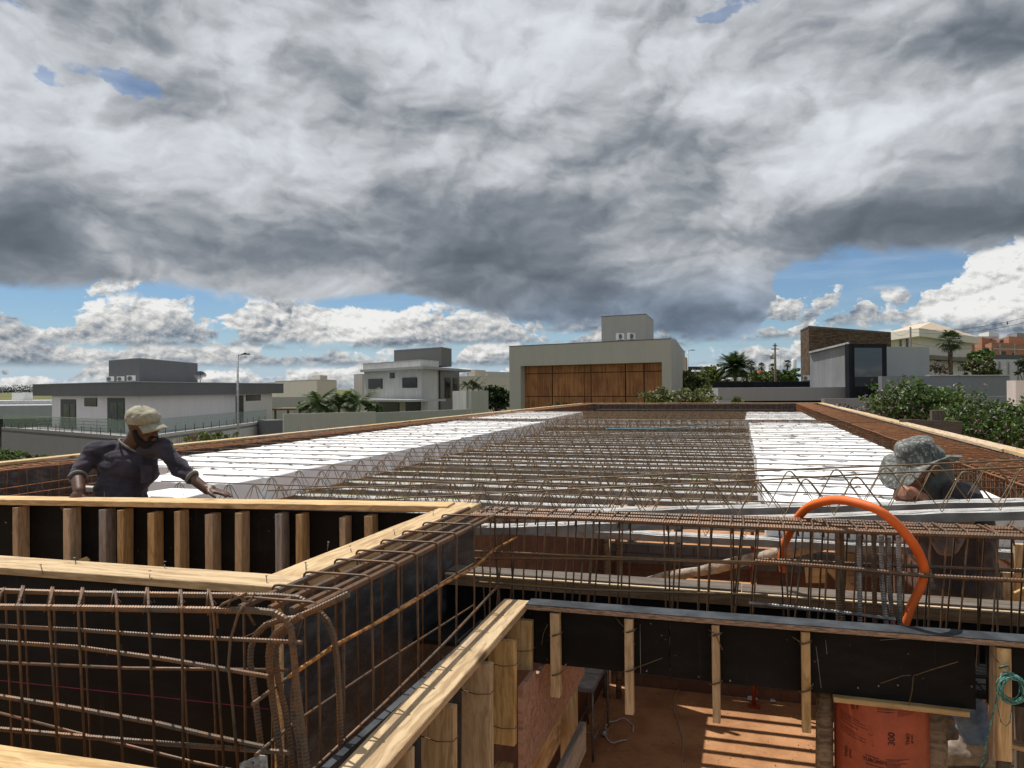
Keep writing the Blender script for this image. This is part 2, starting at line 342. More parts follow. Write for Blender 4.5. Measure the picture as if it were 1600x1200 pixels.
CONC = mat('precast_concrete', (.60, .59, .57), .9, var=.2, scale=12, col2=(.38, .37, .355), bump=.9, bscale=70, spec=.2, obj=False)

# ------------------------------------------------------------------ mesh collector
class MB:
    def __init__(s): s.v, s.f, s.uv, s.sm = [], [], {}, []
    def add(s, vs, fs, smooth=False):
        o = len(s.v); s.v += [Vector(x) for x in vs]
        for f in fs: s.f.append(tuple(o+i for i in f)); s.sm.append(smooth)
        return s
    def box(s, c, size, M=None):
        x, y, z = size[0]/2, size[1]/2, size[2]/2; c = Vector(c)
        vs = [Vector((i*x, j*y, k*z)) for i in (-1, 1) for j in (-1, 1) for k in (-1, 1)]
        if M is not None: vs = [M @ q for q in vs]
        return s.add([c+q for q in vs], [(0, 1, 3, 2), (4, 6, 7, 5), (0, 4, 5, 1), (2, 3, 7, 6), (0, 2, 6, 4), (1, 5, 7, 3)])
    def bb(s, a, b):
        return s.box([(a[i]+b[i])/2 for i in range(3)], [abs(b[i]-a[i]) for i in range(3)])
    def prism(s, pts, z0, z1, cap=True):
        n = len(pts); area = sum(pts[i][0]*pts[(i+1) % n][1]-pts[(i+1) % n][0]*pts[i][1] for i in range(n))
        if area < 0: pts = pts[::-1]
        o = len(s.v); s.v += [Vector((p[0], p[1], z0)) for p in pts]+[Vector((p[0], p[1], z1)) for p in pts]
        for i in range(n):
            j = (i+1) % n; s.f.append((o+i, o+j, o+n+j, o+n+i)); s.sm.append(False)
        if cap: s.f.append(tuple(o+n+i for i in range(n))); s.f.append(tuple(o+i for i in reversed(range(n)))); s.sm += [False]*2
        return s
    def tube(s, pts, r, seg=6, caps=True, rib=None, smooth=True, ref=None):
        pts = [Vector(p) for p in pts]
        rs = r if isinstance(r, (list, tuple)) else [r]*len(pts)
        if rib:                      # (pitch, height): resample with raised rings
            pitch, hgt = rib; out, ro = [], []
            acc = 0.0; L = [0]
            for i in range(1, len(pts)): L.append(L[-1]+(pts[i]-pts[i-1]).length)
            n = max(2, int(L[-1]/pitch*2)); k = 0
            for q in range(n+1):
                d = L[-1]*q/n
                while k < len(pts)-2 and L[k+1] < d: k += 1
                t = (d-L[k])/max(1e-9, L[k+1]-L[k]); out.append(pts[k].lerp(pts[k+1], t)); ro.append(rs[k]*(1-t)+rs[k+1]*t+(hgt if q % 2 else -hgt*.2))
            pts, rs = out, ro
        t0 = (pts[1]-pts[0]).normalized(); up = Vector((0, 0, 1)) if abs(t0.z) < .9 else Vector((1, 0, 0))
        nrm = (up-t0*up.dot(t0)).normalized(); o = len(s.v); n = len(pts)
        for i, p in enumerate(pts):
            t = (pts[min(i+1, n-1)]-pts[max(i-1, 0)]).normalized(); nrm = ((nrm if ref is None else ref)-t*(nrm if ref is None else ref).dot(t)).normalized(); bn = t.cross(nrm)
            for k in range(seg):
                a = 2*math.pi*k/seg; s.v.append(p+(nrm*math.cos(a)+bn*math.sin(a))*rs[i])
        for i in range(n-1):
            for k in range(seg):
                a = o+i*seg+k; b = o+i*seg+(k+1) % seg; s.f.append((a, b, b+seg, a+seg)); s.sm.append(smooth)
        if caps: s.f.append(tuple(o+k for k in reversed(range(seg)))); s.f.append(tuple(o+(n-1)*seg+k for k in range(seg))); s.sm += [False]*2
        return s
    def mesh(s, name, shift=None):
        me = bpy.data.meshes.new(name)
        sh = shift or Vector((0, 0, 0))
        me.from_pydata([tuple(v-sh) for v in s.v], [], s.f); me.polygons.foreach_set('use_smooth', s.sm); me.update(); return me
    def uvwall(s, me, shift):
        """planar uv: run along the wall and height, in metres"""
        uv = me.uv_layers.new(name='UVMap')
        for p in me.polygons:
            nx, ny, nz = p.normal; d = Vector((-ny, nx, 0)); d = d.normalized() if d.length > .1 else Vector((1, 0, 0))
            for li in p.loop_indices:
                c = me.vertices[me.loops[li].vertex_index].co + shift
                uv.data[li].uv = (c.dot(d), c.z if abs(nz) < .7 else c.dot(Vector((0, 1, 0))))

ORG = {}
def setp(o, label=None, cat=None, group=None, kind=None):
    if label: o['label'] = label
    if cat: o['category'] = cat
    if group: o['group'] = group
    if kind: o['kind'] = kind
    return o
def thing(name, loc, label, cat, group=None, kind=None):
    o = bpy.data.objects.new(name, None); COL.objects.link(o); o.location = loc; o.empty_display_size = .1
    ORG[o] = Vector(loc); return setp(o, label, cat, group, kind)
def put(name, mb, m, parent=None, label=None, cat=None, group=None, kind=None, uv=False, base=None):
    """mesh in world coordinates -> one object, rooted at its base or at its parent's origin"""
    if parent is not None: org = ORG[parent]
    elif base is not None: org = Vector(base)
    else:
        xs = [v.x for v in mb.v]; ys = [v.y for v in mb.v]; org = Vector(((min(xs)+max(xs))/2, (min(ys)+max(ys))/2, min(v.z for v in mb.v)))
    me = mb.mesh(name, org)
    if uv: mb.uvwall(me, org)
    ms = m if isinstance(m, (list, tuple)) else [m]
    for q in ms: me.materials.append(q)
    o = bpy.data.objects.new(name, me); COL.objects.link(o); ORG[o] = org
    if parent is not None: o.parent = parent
    else: o.location = org
    return setp(o, label, cat, group, kind)
def plank(name, A, Bp, w, h, m, parent=None, up=(0, 0, 1), bevel=.0025, ragged=.004, label=None, cat=None, group=None, seg=10):
    """a sawn board from A to Bp; w is its width across, h its thickness along up; slight bow and worn edges"""
    A, Bp, up = Vector(A), Vector(Bp), Vector(up); X = (Bp-A).normalized(); L = (Bp-A).length
    Y = up.cross(X).normalized(); Z = X.cross(Y).normalized(); C = (A+Bp)/2
    prof = [(-w/2+bevel, -h/2), (w/2-bevel, -h/2), (w/2, -h/2+bevel), (w/2, h/2-bevel), (w/2-bevel, h/2), (-w/2+bevel, h/2), (-w/2, h/2-bevel), (-w/2, -h/2+bevel)]
    n = max(2, min(60, int(L/.12))); rnd = random.Random(hash((round(A.x, 3), round(A.y, 3), round(w, 3))))
    bow = rnd.uniform(-1, 1)*min(.004, L*.0012); o1, o2 = rnd.uniform(0, 9), rnd.uniform(0, 9)
    mb = MB(); vs = []
    for i in range(n+1):
        t = i/n; x = (t-.5)*L; dy = bow*math.sin(t*math.pi)
        for k, (y, z) in enumerate(prof):
            j = (mnoise.noise(Vector((x*3+o1, k*.7, o2)))*ragged*.5) if 0 < i < n else 0
            vs.append((x, y+dy+(j if y > 0 else -j), z+j*.4))
    fs = []
    for i in range(n):
        for k in range(8):
            a = i*8+k; b = i*8+(k+1) % 8; fs.append((a, a+8, b+8, b))
    fs += [tuple(range(8)), tuple(n*8+k for k in reversed(range(8)))]
    mb.add(vs, fs); me = mb.mesh(name); me.materials.append(m); bmf = bmesh.new(); bmf.from_mesh(me); bmesh.ops.recalc_face_normals(bmf, faces=bmf.faces); bmf.to_mesh(me); bmf.free()
    o = bpy.data.objects.new(name, me); COL.objects.link(o)
    Mx = Matrix(((X.x, Y.x, Z.x), (X.y, Y.y, Z.y), (X.z, Y.z, Z.z))).to_4x4()
    org = ORG[parent] if parent is not None else Vector((0, 0, 0))
    Mx.translation = C-org; o.matrix_local = Mx
    if parent is not None: o.parent = parent
    return setp(o, label, cat, group)
def copy_tree(o, loc=None, rz=None, label=None, group=None):
    r = o.copy(); COL.objects.link(r)
    if loc is not None: r.location = loc
    if rz is not None: r.rotation_euler = (0, 0, rz)
    if label: r['label'] = label
    if group: r['group'] = group
    for ch in list(o.children):
        c = ch.copy(); COL.objects.link(c); c.parent = r
        for gc in list(ch.children):
            d = gc.copy(); COL.objects.link(d); d.parent = c
    return r
ORD = ['first', 'second', 'third', 'fourth', 'fifth', 'sixth', 'seventh', 'eighth', 'ninth', 'tenth', 'eleventh', 'twelfth', 'thirteenth', 'fourteenth', 'fifteenth', 'sixteenth', 'seventeenth', 'eighteenth', 'nineteenth', 'twentieth', 'twenty-first']

# ------------------------------------------------------------------ ground
def sstep(a, b, x):
    t = max(0, min(1, (x-a)/(b-a))); return t*t*(3-2*t)
def terrain_h(x, y):
    h = 6.3*sstep(75, 200, y)*sstep(-15, 55, x) + 1.5*sstep(40, 90, y)*sstep(25, 60, x)
    h += -1.2*sstep(20, 60, math.hypot(x, y-14))*sstep(10, -25, x)
    h += 6.0*sstep(500, 1400, math.hypot(x, y))
    return h
def build_ground():
    radii = [0, 4, 8, 13, 18, 24, 31, 40, 52, 66, 84, 105, 130, 160, 200, 250, 320, 420, 560, 800, 1200, 1900, 3000, 4500]
    n = 96; vs = [(0, 14, terrain_h(0, 14))]; fs = []
    for r in radii[1:]:
        for k in range(n):
            a = 2*math.pi*k/n; x, y = r*math.cos(a), 14+r*math.sin(a)
            z = terrain_h(x, y) + (mnoise.noise(Vector((x*.7, y*.7, 0)))*.05 if r > 18 else 0)
            vs.append((x, y, z - (12*sstep(1500, 4500, r))))
    for k in range(n): fs.append((0, 1+k, 1+(k+1) % n))
    for i in range(len(radii)-2):
        for k in range(n):
            a = 1+i*n+k; b = 1+i*n+(k+1) % n; fs.append((a, a+n, b+n, b))
    m = bpy.data.materials.new('earth_and_grass'); m.use_nodes = True; nt = m.node_tree; g = NG(nt); bs = nt.nodes['Principled BSDF']
    p = g.n('ShaderNodeNewGeometry').outputs['Position']; sp = g.n('ShaderNodeSeparateXYZ'); g.put(sp.inputs[0], p)
    r = g.m('SQRT', g.add(g.m('POWER', sp.outputs[0], 2.0), g.m('POWER', g.m('ABSOLUTE', g.sub(sp.outputs[1], 14.0)), 2.0)))
    n1 = g.noise(p, 1.1, 8, .65).outputs[0]; n2 = g.noise(p, 9, 8, .7).outputs[0]; n3 = g.noise(p, .03, 4, .6).outputs[0]
    dirt = g.mixc(g.smooth(n1, .35, .65), (.34, .165, .078, 1), (.52, .275, .135, 1)); dirt = g.mixc(g.mul(g.smooth(n2, .55, .72), .6), dirt, (.16, .08, .045, 1))
    grass = g.mixc(g.smooth(n3, .4, .6), (.10, .12, .045, 1), (.17, .155, .07, 1)); grass = g.mixc(g.mul(g.smooth(n2, .5, .7), .5), grass, (.06, .09, .03, 1))
    g.put(bs.inputs['Base Color'], g.mixc(g.smooth(r, 21, 26), dirt, grass)); bs.inputs['Roughness'].default_value = .95; bs.inputs['Specular IOR Level'].default_value = .1
    b = g.n('ShaderNodeBump'); b.inputs['Strength'].default_value = .9; b.inputs['Distance'].default_value = .05
    g.put(b.inputs['Height'], g.add(g.mul(n1, 1.0), g.mul(n2, .5))); g.put(bs.inputs['Normal'], b.outputs[0])
    mb = MB(); mb.add(vs, fs, True); put('ground', mb, m, kind='structure', base=(0, 0, 0))
build_ground()

# ================================================================== the slab under construction
rnd = random.Random(11)
Z_TOP = 4.80
def nail(mb, p):
    p = Vector(p); d = Vector((rnd.uniform(-.25, .25), rnd.uniform(-.25, .25), 1)).normalized()
    mb.tube([p-d*.01, p+d*rnd.uniform(.012, .022)], .0016, 5); mb.tube([p+d*.021, p+d*.0235], .0042, 6)

def edge_run(t, along, fixed, a0, a1, z, w, h, m=WOOD, seglen=3.0, name='top_board'):
    """butt-jointed boards; along 'y' or 'x'; fixed = centre of the other axis"""
    n = max(1, round((a1-a0)/seglen)); L = (a1-a0)/n
    for i in range(n):
        p, q = a0+i*L+.002, a0+(i+1)*L-.002; e = rnd.uniform(-.006, .006); f = rnd.uniform(-.003, .003)
        A = (fixed+e, p, z+f-h/2) if along == 'y' else (p, fixed+e, z+f-h/2)
        Bq = (fixed+e+rnd.uniform(-.006, .006), q, z+f-h/2) if along == 'y' else (q, fixed+e, z+f-h/2)
        plank(name, A, Bq, w, h, m, t)
    mb = MB(); k = a0+.2
    while k < min(a1, a0+9):
        c = fixed+rnd.uniform(-.3, .3)*w; nail(mb, (c, k, z) if along == 'y' else (k, c, z)); k += rnd.uniform(.25, .5)
    put('nails', mb, STEEL, t)

# --- left edge formwork
t = thing('edge_formwork', (-6.02, 3, 4.25), 'long left edge formwork with a thin pine top board', 'formwork', 'formwork boards around the slab')
edge_run(t, 'y', -6.045, 2.4, 28.3, Z_TOP+.01, .13, .025)
put('plywood_panel', MB().bb((-5.985, 2.4, 4.22), (-5.967, 28.2, 4.775)), PLY_SCUFF_SKYLIT, t)
for i in range(40): plank('stud', (-6.03, 2.7+i*.64, 4.2), (-6.03, 2.7+i*.64, 4.77), .035, .07, WOOD_STUD, t, up=(1, 0, 0))
# --- right edge formwork
t = thing('edge_formwork', (2.3, 3, 4.25), 'long right edge formwork with a nail-studded pine top board beside the flowering tree', 'formwork', 'formwork boards around the slab')
edge_run(t, 'y', 2.255, 2.2, 28.3, Z_TOP+.01, .17, .03)
put('plywood_panel', MB().bb((2.17, 2.2, 4.22), (2.188, 28.2, 4.772)), PLY_SCUFF_SKYLIT, t)
for i in range(40): plank('stud', (2.235, 2.5+i*.64, 4.2), (2.235, 2.5+i*.64, 4.77), .035, .07, WOOD_STUD, t, up=(1, 0, 0))
# --- far edge formwork
t = thing('edge_formwork', (-2, 28.4, 4.25), 'far edge formwork with dark grey plywood, before the wood-fronted house', 'formwork', 'formwork boards around the slab')
edge_run(t, 'x', 28.42, -6.0, 2.2, Z_TOP+.01, .13, .025)
put('plywood_panel', MB().bb((-5.96, 28.34, 4.22), (2.16, 28.358, 4.775)), PLY_SCUFF_SKYLIT, t)
# --- box well at the left: three walls of formwork
t = thing('well_formwork', (-2.6, 2.1, 4.2), 'near formwork wall of the open well, sunlit pine board with bent nails on top', 'formwork', 'formwork walls around the open well')
plank('top_board', (-4.4, 2.03, Z_TOP-.012), (-1.36, 2.09, Z_TOP-.012), .145, .026, WOOD, t)
put('plywood_panel', MB().prism([(-4.4, 1.966), (-1.372, 2.028), (-1.372, 2.046), (-4.4, 1.984)], 4.16, 4.774), PLY_BLACK, t)
put('chalk_line', MB().tube([PY(-40, 1059, 1.972), PY(240, 1088, 1.998), PY(420, 1108, 2.012)], .0013, 4), mat('magenta_chalk', (.30, .03, .10), .9), t, label='thin magenta line snapped across black plywood')
mb = MB()
for px, py in [(66, 892), (119, 881), (257, 888), (234, 903), (417, 911), (478, 893)]: nail(mb, Pz(px, py, Z_TOP))
put('nails', mb, STEEL, t)
for i in range(8): plank('stud', (-4.2+i*.36, 2.036+i*.0074, 4.16), (-4.2+i*.36, 2.036+i*.0074, 4.77), .035, .07, WOOD_STUD, t, up=(0, 1, 0))
t = thing('well_formwork', (-1.4, 2.9, 4.2), 'right formwork wall of the open well, thick board over scuffed plywood', 'formwork', 'formwork walls around the open well')
plank('top_board', (-1.425, 2.105, Z_TOP-.016), (-1.432, 3.80, Z_TOP-.016), .148, .032, WOOD, t)
put('plywood_panel', MB().bb((-1.372, 2.0, 4.16), (-1.354, 3.70, 4.768)), PLY_SCUFF_SKYLIT, t)
put('corner_batten', MB().bb((-1.37, 1.985, 4.16), (-1.345, 1.998, 4.77)), WOOD, t)
mb = MB()
for px, py in [(512, 856), (549, 862), (617, 836), (677, 805), (478, 889)]: nail(mb, Pz(px, py, Z_TOP))
put('nails', mb, STEEL, t)
for i in range(4): plank('stud', (-1.43, 2.35+i*.36, 4.16), (-1.43, 2.35+i*.36, 4.765), .035, .07, WOOD_STUD, t, up=(1, 0, 0))
t = thing('well_formwork', (-2.9, 3.4, 4.0), 'back wall of the open well, pine studs before black plywood under the capped man', 'formwork', 'formwork walls around the open well')
WA, WB = Vector((-4.55, 3.30, 0)), Vector((-1.47, 3.66, 0)); wd = (WB-WA).normalized(); wn = Vector((wd.y, -wd.x, 0))
plank('top_board', WA+Vector((0, 0, 4.775)), WB+Vector((0, 0, 4.795)), .15, .03, WOOD, t)
pl_o = wn*.0
c0 = WA+pl_o; c1 = WB+pl_o
put('plywood_panel', MB().prism([(c0.x, c0.y), (c1.x, c1.y), (c1.x-wn.x*.018, c1.y-wn.y*.018), (c0.x-wn.x*.018, c0.y-wn.y*.018)], 3.9, 4.757), PLY_BLACK, t)
def hit_wall(px, A, d):
    r = ray(px, 830); r2 = Vector((r.x, r.y)); k = (A.x*d.y-A.y*d.x)/(r2.x*d.y-r2.y*d.x); return Vector((r2.x*k, r2.y*k, 0))
AW = WA+wn*.05
for px in (33, 113, 168, 196, 243, 284, 333, 379, 441, 473, 540, 580):
    c = hit_wall(px, AW, wd); hh = 4.752 - (.012 if px in (243, 333, 540) else 0)
    plank('stud', (c.x+rnd.uniform(-.006, .006), c.y, 3.95), (c.x, c.y, hh), .034+rnd.uniform(0, .012), .086, WOOD_GREY if px in (168, 441) else WOOD_STUD, t, up=tuple(wn))
plank('diagonal_brace', Pz(70, 905, 4.33)+Vector((0, .0, 0)), hit_wall(138, AW+wn*.05, wd)+Vector((0, -.03, 4.47)), .07, .03, WOOD, t, up=(0, -.5, .8))
mb = MB()
for px, py in [(134, 774), (163, 775), (285, 779), (75, 772), (480, 785)]: nail(mb, Pz(px, py, 4.79))
put('nails', mb, STEEL, t)

# --- formwork side in the foreground right of the column bars, with its row of studs
t = thing('beam_formwork', (-.85, 2.1, 4.1), 'foreground beam formwork whose sunlit pine board is striped with rebar shadows', 'formwork', 'formwork of the near beams')
plank('top_board', (-.845, 1.05, 4.512), (-.882, 2.872, 4.561), .104, .026, WOOD, t)
put('plywood_panel', MB().bb((-.958, 1.05, 4.06), (-.937, 2.86, 4.528)), PLY_TOPGREY, t)
for i, (ty, zb) in enumerate([(2.82, PY(828, 1046, 2.82).z), (2.60, PY(802, 1163, 2.60).z), (2.34, 3.95), (2.02, 3.9), (1.73, 3.9), (1.46, 3.9)]):
    plank('stud', (-.857, ty, zb), (-.857, ty+.01, 4.512-(.01 if i % 2 else 0)), .10, .032, WOOD_STUD, t, up=(0, 1, 0))
mb = MB()
for ty, z in [(2.82, 4.40), (2.60, 4.42), (2.34, 4.42), (2.02, 4.41), (2.34, 4.12), (2.60, 4.20), (1.73, 4.4)]:
    mb = MB().tube([(-.91, ty-.019, z+.010), (-.85, ty-.021, z), (-.803, ty-.02, z+.006), (-.795, ty+.0, z+.014)], .0018, 4); put('tie_wire', mb, RUST, t)
# --- stained sheet below it and the slats of the falsework
ty0 = PX(815, 1100, -.79).y; tz0 = PX(813, 1077, -.79).z; ty1 = PX(912, 1053, -.79).y; tzb = PX(912, 1053, -.79).z
sh = put('stained_sheet', MB().bb((-.804, ty0, tzb), (-.786, 2.80, tz0)).bb((-.804, 2.802, tzb), (-.786, ty1, 4.31)), WOOD_RED, label='red stained plywood sheet standing below the studs, beside the dirt floor', cat='plywood sheet')
plank('falsework_board', (-.90, 2.0, 3.77), (-.905, 3.66, 3.77), .03, .15, WOOD, up=(0, 0, 1), label='brown falsework slat with sunlit top edge, under the red stained plywood', cat='slat', group='falsework slats')
plank('falsework_board', (-.725, 2.3, 3.85), (-.73, 3.36, 3.85), .03, .13, WOOD_GREY, up=(0, 0, 1), label='pale falsework slat ending in mid air above the dirt floor', cat='slat', group='falsework slats')
p = PY(889, 1100, 3.55)
plank('falsework_post', (p.x, p.y, 0.0), (p.x, p.y, 4.28), .08, .03, WOOD_STUD, up=(0, 1, 0), label='flat upright falsework board beside the metal workbench', cat='post')
plank('falsework_post', (-.86, 2.62, 0.0), (-.86, 2.62, 4.05), .06, .06, WOOD_STUD, up=(0, 1, 0), label='square falsework post half hidden behind the studs, under the foreground board', cat='post')
# --- bottom-left formwork board
t = thing('beam_formwork', (-1.9, 1.3, 4.1), 'pale formwork board cutting the bottom left corner, in front of the rebar cage', 'formwork', 'formwork of the near beams')
plank('top_board', (-3.2, 1.25, 4.567), (-1.10, 1.315, 4.567), .12, .026, WOOD, t)
put('plywood_panel', MB().bb((-3.2, 1.33, 4.1), (-1.0, 1.348, 4.565)), PLY_BLACK, t)

# --- front beam formwork: outer side with hanging battens
t = thing('beam_formwork', (.4, 2.85, 4.3), 'black plywood beam formwork hung with tied pine battens, above the orange tube', 'formwork', 'formwork of the near beams')
mbp = MB(); n = 16
for i in range(n):
    a0 = -.83+i*(3.0/n); a1 = a0+3.0/n; y0 = 2.86+.012*math.sin(i*.9); y1 = 2.86+.012*math.sin((i+1)*.9); s0 = .035*i/n; s1 = .035*(i+1)/n
    mbp.add([(a0, 2.815+s0, 4.576), (a1, 2.815+s1, 4.576), (a1, 2.90+s1, 4.576), (a0, 2.90+s0, 4.576), (a0, 2.815+s0, 4.556), (a1, 2.815+s1, 4.556), (a1, 2.90+s1, 4.556), (a0, 2.90+s0, 4.556)], [(0, 1, 2, 3), (4, 7, 6, 5), (0, 4, 5, 1), (2, 6, 7, 3), (0, 3, 7, 4), (1, 5, 6, 2)])
put('top_board', mbp, PLY_TOPGREY, t, label='thin grey-blue laminated board with worn plywood edge')
put('board_edge', MB().add([(-.83, 2.8125, 4.5735), (2.17, 2.8475, 4.5735), (2.17, 2.8475, 4.557), (-.83, 2.8125, 4.557)], [(0, 3, 2, 1)]).add([(-.83, 2.8145, 4.5735), (2.17, 2.8495, 4.5735), (2.17, 2.8495, 4.557), (-.83, 2.8145, 4.557)], [(0, 1, 2, 3)]), PLY_EDGE, t)
pj = MB()
pj.add([(-.83, 2.875, 4.335), (-.30, 2.880, 4.333), (-.30, 2.880, 4.553), (-.83, 2.875, 4.553), (-.83, 2.893, 4.335), (-.30, 2.898, 4.333), (-.30, 2.898, 4.553), (-.83, 2.893, 4.553)], [(0, 1, 2, 3), (5, 4, 7, 6), (0, 4, 5, 1), (1, 5, 6, 2), (0, 3, 7, 4)])
put('plywood_panel', pj, PLY_BLACK, t)
pj = MB()
pj.add([(-.296, 2.879, 4.331), (.70, 2.893, 4.322), (.70, 2.893, 4.553), (-.296, 2.879, 4.553), (-.296, 2.897, 4.331), (.70, 2.911, 4.322), (.70, 2.911, 4.553), (-.296, 2.897, 4.553)], [(0, 1, 2, 3), (5, 4, 7, 6), (0, 4, 5, 1), (1, 5, 6, 2), (0, 3, 7, 4)])
put('plywood_panel', pj, PLY_BLACK, t)
pj = MB()
pj.add([(.735, 2.895, 4.345), (2.17, 2.91, 4.345), (2.17, 2.91, 4.553), (.735, 2.895, 4.553), (.735, 2.913, 4.345), (2.17, 2.928, 4.345), (2.17, 2.928, 4.553), (.735, 2.913, 4.553)], [(0, 1, 2, 3), (5, 4, 7, 6), (0, 4, 5, 1), (1, 5, 6, 2), (0, 3, 7, 4)])
put('plywood_panel', pj, PLY_BLACK, t)
for px, py0, py1, w, tt in [(868, 951, 1087, 15, 2.835), (983, 963, 1114, 13, 2.84), (1118, 969, 1127, 11, 2.85), (1258, 979, 1142, 12, 2.855), (1566, 1004, 1186, 17, 2.855)]:
    a = PY(px, py0, tt); b = PY(px+(2 if px > 1000 else 1), py1, tt)
    plank('hanging_batten', b, Vector((a.x, a.y-.002, min(a.z, 4.549))), w*a.y/1202*1.02, .034, WOOD_STUD if px < 1500 else WOOD, t, up=(0, 1, 0))
a = PY(1553, 1005, 2.875)
plank('side_batten', PY(1552, 1183, 2.875), Vector((a.x, a.y, 4.549)), .016, .05, WOOD_STUD, t, up=(0, 1, 0))
def wire(pts, r=.0016): return MB().tube(pts, r, 5)
mb = MB()
for px, py, tt in [(868, 990, 2.81), (868, 1052, 2.81), (983, 985, 2.815), (983, 1046, 2.815), (1118, 990, 2.825), (1118, 1066, 2.825), (1258, 1003, 2.83), (1258, 1078, 2.83), (1566, 1040, 2.83)]:
    mb = MB()
    for k in range(2): mb.tube([PY(px-11, py+1+k*2, tt+.03), PY(px-3, py+3+k, tt), PY(px+8, py-1+k*2, tt), PY(px+12, py-4, tt+.03)], .0016, 4)
    put('tie_wire', mb, RUST_YEL, t)
for q in [((960, 962), (970, 975), (981, 984), (992, 1007)), ((846, 1008), (849, 990), (856, 975)), ((1107, 984), (1118, 991), (1129, 1016)), ((983, 1047), (1003, 1040), (1035, 1028)), ((1238, 995), (1247, 1001), (1256, 1006)), ((1262, 1080), (1271, 1068)), ((1375, 1068), (1410, 1056), (1423, 1055)), ((1427, 1056), (1460, 1045), (1497, 1034)), ((1427, 1057), (1425, 1080), (1420, 1102)), ((1550, 1022), (1561, 1036))]:
    put('wire_end', MB().tube([PY(x, y, 2.83) for x, y in q], .0016, 4), RUST_YEL, t)
mb = MB()
for px, py in [(885, 1037), (1011, 1047), (1092, 1056), (1141, 1062), (1340, 1073), (1372, 1070), (1402, 1069), (1418, 1020), (1517, 1071), (1533, 1093)]:
    q = PY(px, py, 2.868 if px < 1300 else 2.884); mb.tube([q, q+Vector((0, -.012, 0))], .0028, 7)
put('nail_heads', mb, STEEL, t)
mb = MB()
for q in [((1275, 1010), (1280, 1050), (1283, 1075)), ((1290, 1000), (1292, 1022)), ((1000, 975), (1001, 1052)), ((1375, 1000), (1418, 997))]:
    a_, b_ = PY(*q[0], 2.88), PY(*q[-1], 2.88)
    for s0, s1 in zip(q[:-1], q[1:]):
        u, v = PY(*s0, 2.877 if s0[0] < 1040 else 2.886), PY(*s1, 2.877 if s0[0] < 1040 else 2.886); mb.tube([u, v], .0014, 4)
put('cement_drip', mb, mat('dry_cement', (.22, .22, .23), .9), t)
# inner side
t = thing('beam_formwork', (.4, 3.35, 4.3), 'grey-topped inner board of the near beam behind the dense rebar cage', 'formwork', 'formwork of the near beams')
for a0, a1 in ((-1.36, -.05), (-.046, 1.2), (1.204, 2.16)):
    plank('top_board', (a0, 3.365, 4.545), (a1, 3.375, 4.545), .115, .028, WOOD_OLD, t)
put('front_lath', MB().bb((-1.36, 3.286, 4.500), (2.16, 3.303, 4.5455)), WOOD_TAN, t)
put('lit_lath_edge', MB().bb((-1.36, 3.284, 4.546), (2.16, 3.303, 4.552)), WOOD, t)  # pale strip painting in the sunlit front edge of the board
put('plywood_panel', MB().bb((-1.36, 3.305, 4.34), (2.16, 3.323, 4.529)), PLY_BLACK, t)
put('beam_bottom', MB().bb((-1.35, 2.932, 4.345), (2.16, 3.298, 4.362)), PLY_BLACK, t)

# ------------------------------------------------------------------ rebar cages
def bent(A, Bq, C, r=.018, n=3):
    out = []; u = (A-Bq).normalized(); v = (C-Bq).normalized()
    for i in range(n+1):
        s = i/n; p = (Bq+u*r)*(1-s)**2+Bq*2*s*(1-s)+(Bq+v*r)*s*s; out.append(p)
    return out
def stirrup(mb, O, W, Zv, w, h, r, hook=True, seg=5, tilt=Vector((0, 0, 0))):
    """closed link: O is the top left corner, W across, Zv up"""
    tl, tr = O, O+W*w; bl, br_ = O-Zv*h+tilt, O+W*w-Zv*h+tilt; pts = []
    loop = [tl, tr, br_, bl]
    for i in range(4): pts += bent(loop[i-1], loop[i], loop[(i+1) % 4])
    if hook:
        st = pts[0]+(W*.035-Zv*.05)
        pts = [st]+pts+[pts[0]+Vector((.002, .002, .003)), pts[0]+(W*.012+Zv*.006)]
    else: pts.append(pts[0])
    mb.tube(pts, r, seg)
def cage(t, A, Bq, w, zt, zb, sp, rm, rs, m, ms=None, tops=(0, .5, 1), sides=(.5,), jit=.012, ribs=False, lean=0.0, seg=6, sseg=5, bott=(0, 1), wob=.004, skip=()):
    A, Bq = Vector((*A, 0)), Vector((*Bq, 0)); U = (Bq-A).normalized(); L = (Bq-A).length; W = Vector((U.y, -U.x, 0)); ms = ms or m
    def bar(c, z, m_=m, rr=rm):
        pts = []; n = max(2, int(L/.5)); ph = rnd.uniform(0, 6)
        for i in range(n+1): pts.append(A+U*(L*i/n)+W*(w*c+rnd.uniform(-wob, wob))+Vector((0, 0, z+math.sin(i*1.7+ph)*wob)))
        mb = MB().tube(pts, rr, seg, rib=(.010, .0010) if ribs else None, smooth=not ribs); put('longitudinal_bar', mb, m_, t)
    for c in tops: bar(c, zt-rs-rm)
    for c in bott: bar(c, zb+rs+rm)
    for f in sides:
        for c in (0, 1): bar(c, zb+(zt-zb)*f+rnd.uniform(-.02, .02), ms, rm*.8)
    n = int(L/sp)
    if n > 98: raise ValueError('too many stirrups in one cage')
    for i in range(n):
        if i in skip: continue
        x = (i+.5)*sp+rnd.uniform(-jit, jit); mb = MB(); d = U*rnd.uniform(-jit, jit)*1.5
        Wj = (W+U*rnd.uniform(-.06, .06)).normalized()
        stirrup(mb, A+U*x+Vector((0, 0, zt)), Wj, Vector((0, 0, 1)), w, zt-zb, rs, seg=sseg, tilt=d+U*(lean+rnd.uniform(-jit, jit)*1.2)); put('stirrup', mb, ms, t)

